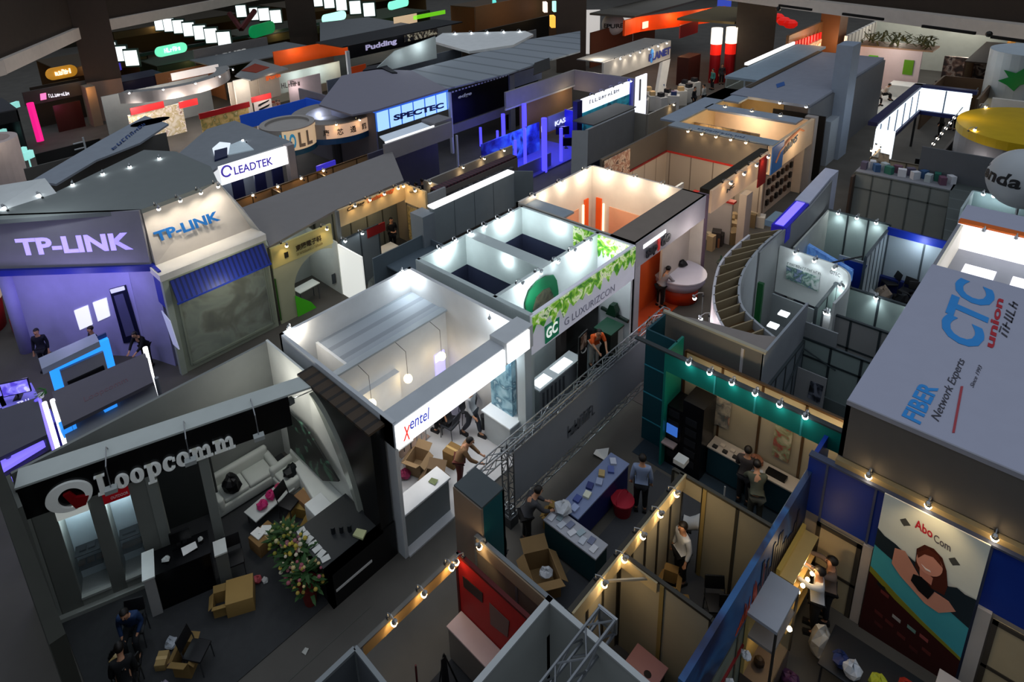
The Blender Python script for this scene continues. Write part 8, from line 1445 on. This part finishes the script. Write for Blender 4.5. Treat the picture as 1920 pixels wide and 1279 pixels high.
for i in range(11): q = P(1828-i*7.8, 172+i*9.8, 2.7); b = MB().ball(q, .07, 8).build('bulb', M('fff0d8', .4, emit=7)); LN.append(tag(b, 'x', 'bulb', 'string of bulbs beside the light ring'))
series(LN, '%s of the bulbs on the string beside the light ring'); a, b = P(1834, 165, 2.78), P(1742, 280, 2.78); one(MB().tube([a, b], .03, 5).build('lamp_rail', METAL_D), 'thin dark rail carrying the bulbs beside the light ring', 'rail'); bx(RG, 'bulb_wall', 36.0, 44.0, 5.05, 5.15, 0, 2.6, M('5a544e', .6))
YD = booth('grey stand with a large yellow oval roof disc at the right edge', (38, 2.5)); yc = P(1935, 236, 4.0); MB().lathe([(0, 4.0), (3.15, 4.0), (3.15, 3.6), (2.9, 3.6)], (yc.x, yc.y, 0), 40, sx=1., sy=.85).build('oval_disc', M('b89a08', .6), YD); MB().lathe([(3.1, 0), (3.1, 3.6)], (yc.x, yc.y, 0), 30, sx=1., sy=.85).build('drum_wall', M('77777c', .6), YD); bx(YD, 'white_panel', 36.2, 36.3, 3.3, 4.6, 0, 2.4, M('b4a8a8', .5)); bx(YD, 'red_bar', 36.1, 36.2, 3.2, 4.7, 2.2, 2.4, M('8c2018', .5)); bx(YD, 'white_wall', 43.5, 43.7, .5, 4.4, 0, 3.8, M('c8c4bc', .5))
L = [spot((yc.x-2.4, yc.y+1.9, 4.0), (.6, -.6), 30, WARM, arm=.3), spot((yc.x+2.2, yc.y+2.2, 4.0), (-.3, -.8), 30, WARM, arm=.3)]; series(L, '%s of the two spotlights on the yellow disc'); glow((yc.x-.2, yc.y+2.4, 4.7), WARM, 20, .1); glow((35.3, 3.8, 2.9), (1., .9, .85), 12, .1)
GLO = booth('white drum stand with a dark green leaf logo at the right edge', (52, 3.5)); gc = P(1926, 170, 2.0); MB().lathe([(2.2, 0), (2.2, 4.6), (0, 4.6)], (gc.x, gc.y, 0), 30).build('drum', M('a8b4bc', .5), GLO); a = math.atan2(-gc.y, -gc.x)-.35; p = Vector((gc.x+2.25*math.cos(a), gc.y+2.25*math.sin(a), 2.9)); u = Vector((math.sin(a), -math.cos(a), 0)); u = -u if u.dot(CR) < 0 else u
MB().slab([p+u*x+Vector((0, 0, z)) for x, z in ((-.7, 0), (-.2, .3), (-.5, .7), (.1, .6), (.5, 1.0), (.6, .4), (1.0, .2), (.4, -.1), (.2, -.5), (-.2, -.2))], .06).build('leaf_logo', M('0c6a2c', .5, emit=.1), GLO); glow((gc.x-2.5, gc.y+3, 4.0), COOL, 30, .2)
far_booth('dark stand with an amber lamp at the far right', 56, 64, 3.5, 7.5, 3.0, '3c281c', '2a2018', None, 40); far_booth('brown stand behind the light ring at the far right', 48.5, 54, 5.5, 8.2, 2.4, '4a3828', None, None, 14)
for i, (x, y) in enumerate(((47.5, 6.9), (49.5, 6.6), (52, 8.6), (55, 8.7), (46.5, 4.6))): person((x, y), 80*i, 'stand', '1a1614', '121010', ['nearest', 'second', 'third', 'fourth', 'fifth'][i]+' dark visitor standing beyond the light ring', group='dark visitors beyond the light ring')
# ================================================================ camera, ambient light, view
cam = bpy.data.cameras.new('camera'); co_ = bpy.data.objects.new('camera', cam); COL.objects.link(co_)
cam.sensor_fit = 'HORIZONTAL'; cam.sensor_width = 36.; cam.lens = 36.*FPX/1920
cam.shift_x = (960-PPX)/1920; cam.shift_y = -(639.5-PPY)/1920; cam.clip_end = 400; cam.clip_start = .1
co_.matrix_world = Matrix(((CR.x, CU.x, -CF.x, 0), (CR.y, CU.y, -CF.y, 0), (CR.z, CU.z, -CF.z, CAMZ), (0, 0, 0, 1)))
sc.camera = co_
w = bpy.data.worlds.new('hall'); sc.world = w; w.use_nodes = True; nt = w.node_tree; bg = nt.nodes['Background']
tc = nt.nodes.new('ShaderNodeTexCoord'); sp = nt.nodes.new('ShaderNodeSeparateXYZ'); nt.links.new(tc.outputs['Generated'], sp.inputs[0])
pw = nt.nodes.new('ShaderNodeMath'); pw.operation = 'POWER'; pw.use_clamp = True; pw.inputs[1].default_value = 2.5; 
mxx = nt.nodes.new('ShaderNodeMath'); mxx.operation = 'MAXIMUM'; mxx.inputs[1].default_value = 0.; nt.links.new(sp.outputs[2], mxx.inputs[0]); nt.links.new(mxx.outputs[0], pw.inputs[0])
ma = nt.nodes.new('ShaderNodeMath'); ma.operation = 'MULTIPLY_ADD'; ma.inputs[1].default_value = .68; ma.inputs[2].default_value = .17; nt.links.new(pw.outputs[0], ma.inputs[0])
bg.inputs[0].default_value = (.80, .88, 1., 1); nt.links.new(ma.outputs[0], bg.inputs[1])
sc.view_settings.view_transform = 'Standard'; sc.view_settings.look = 'None'; sc.view_settings.exposure = .15; sc.view_settings.gamma = 1.; sc.view_settings.use_curve_mapping = False
sc.cycles.use_denoising = True; sc.cycles.max_bounces = 6; sc.cycles.diffuse_bounces = 3; sc.cycles.glossy_bounces = 2; sc.cycles.transparent_max_bounces = 6
sc.cycles.sample_clamp_indirect = 4.
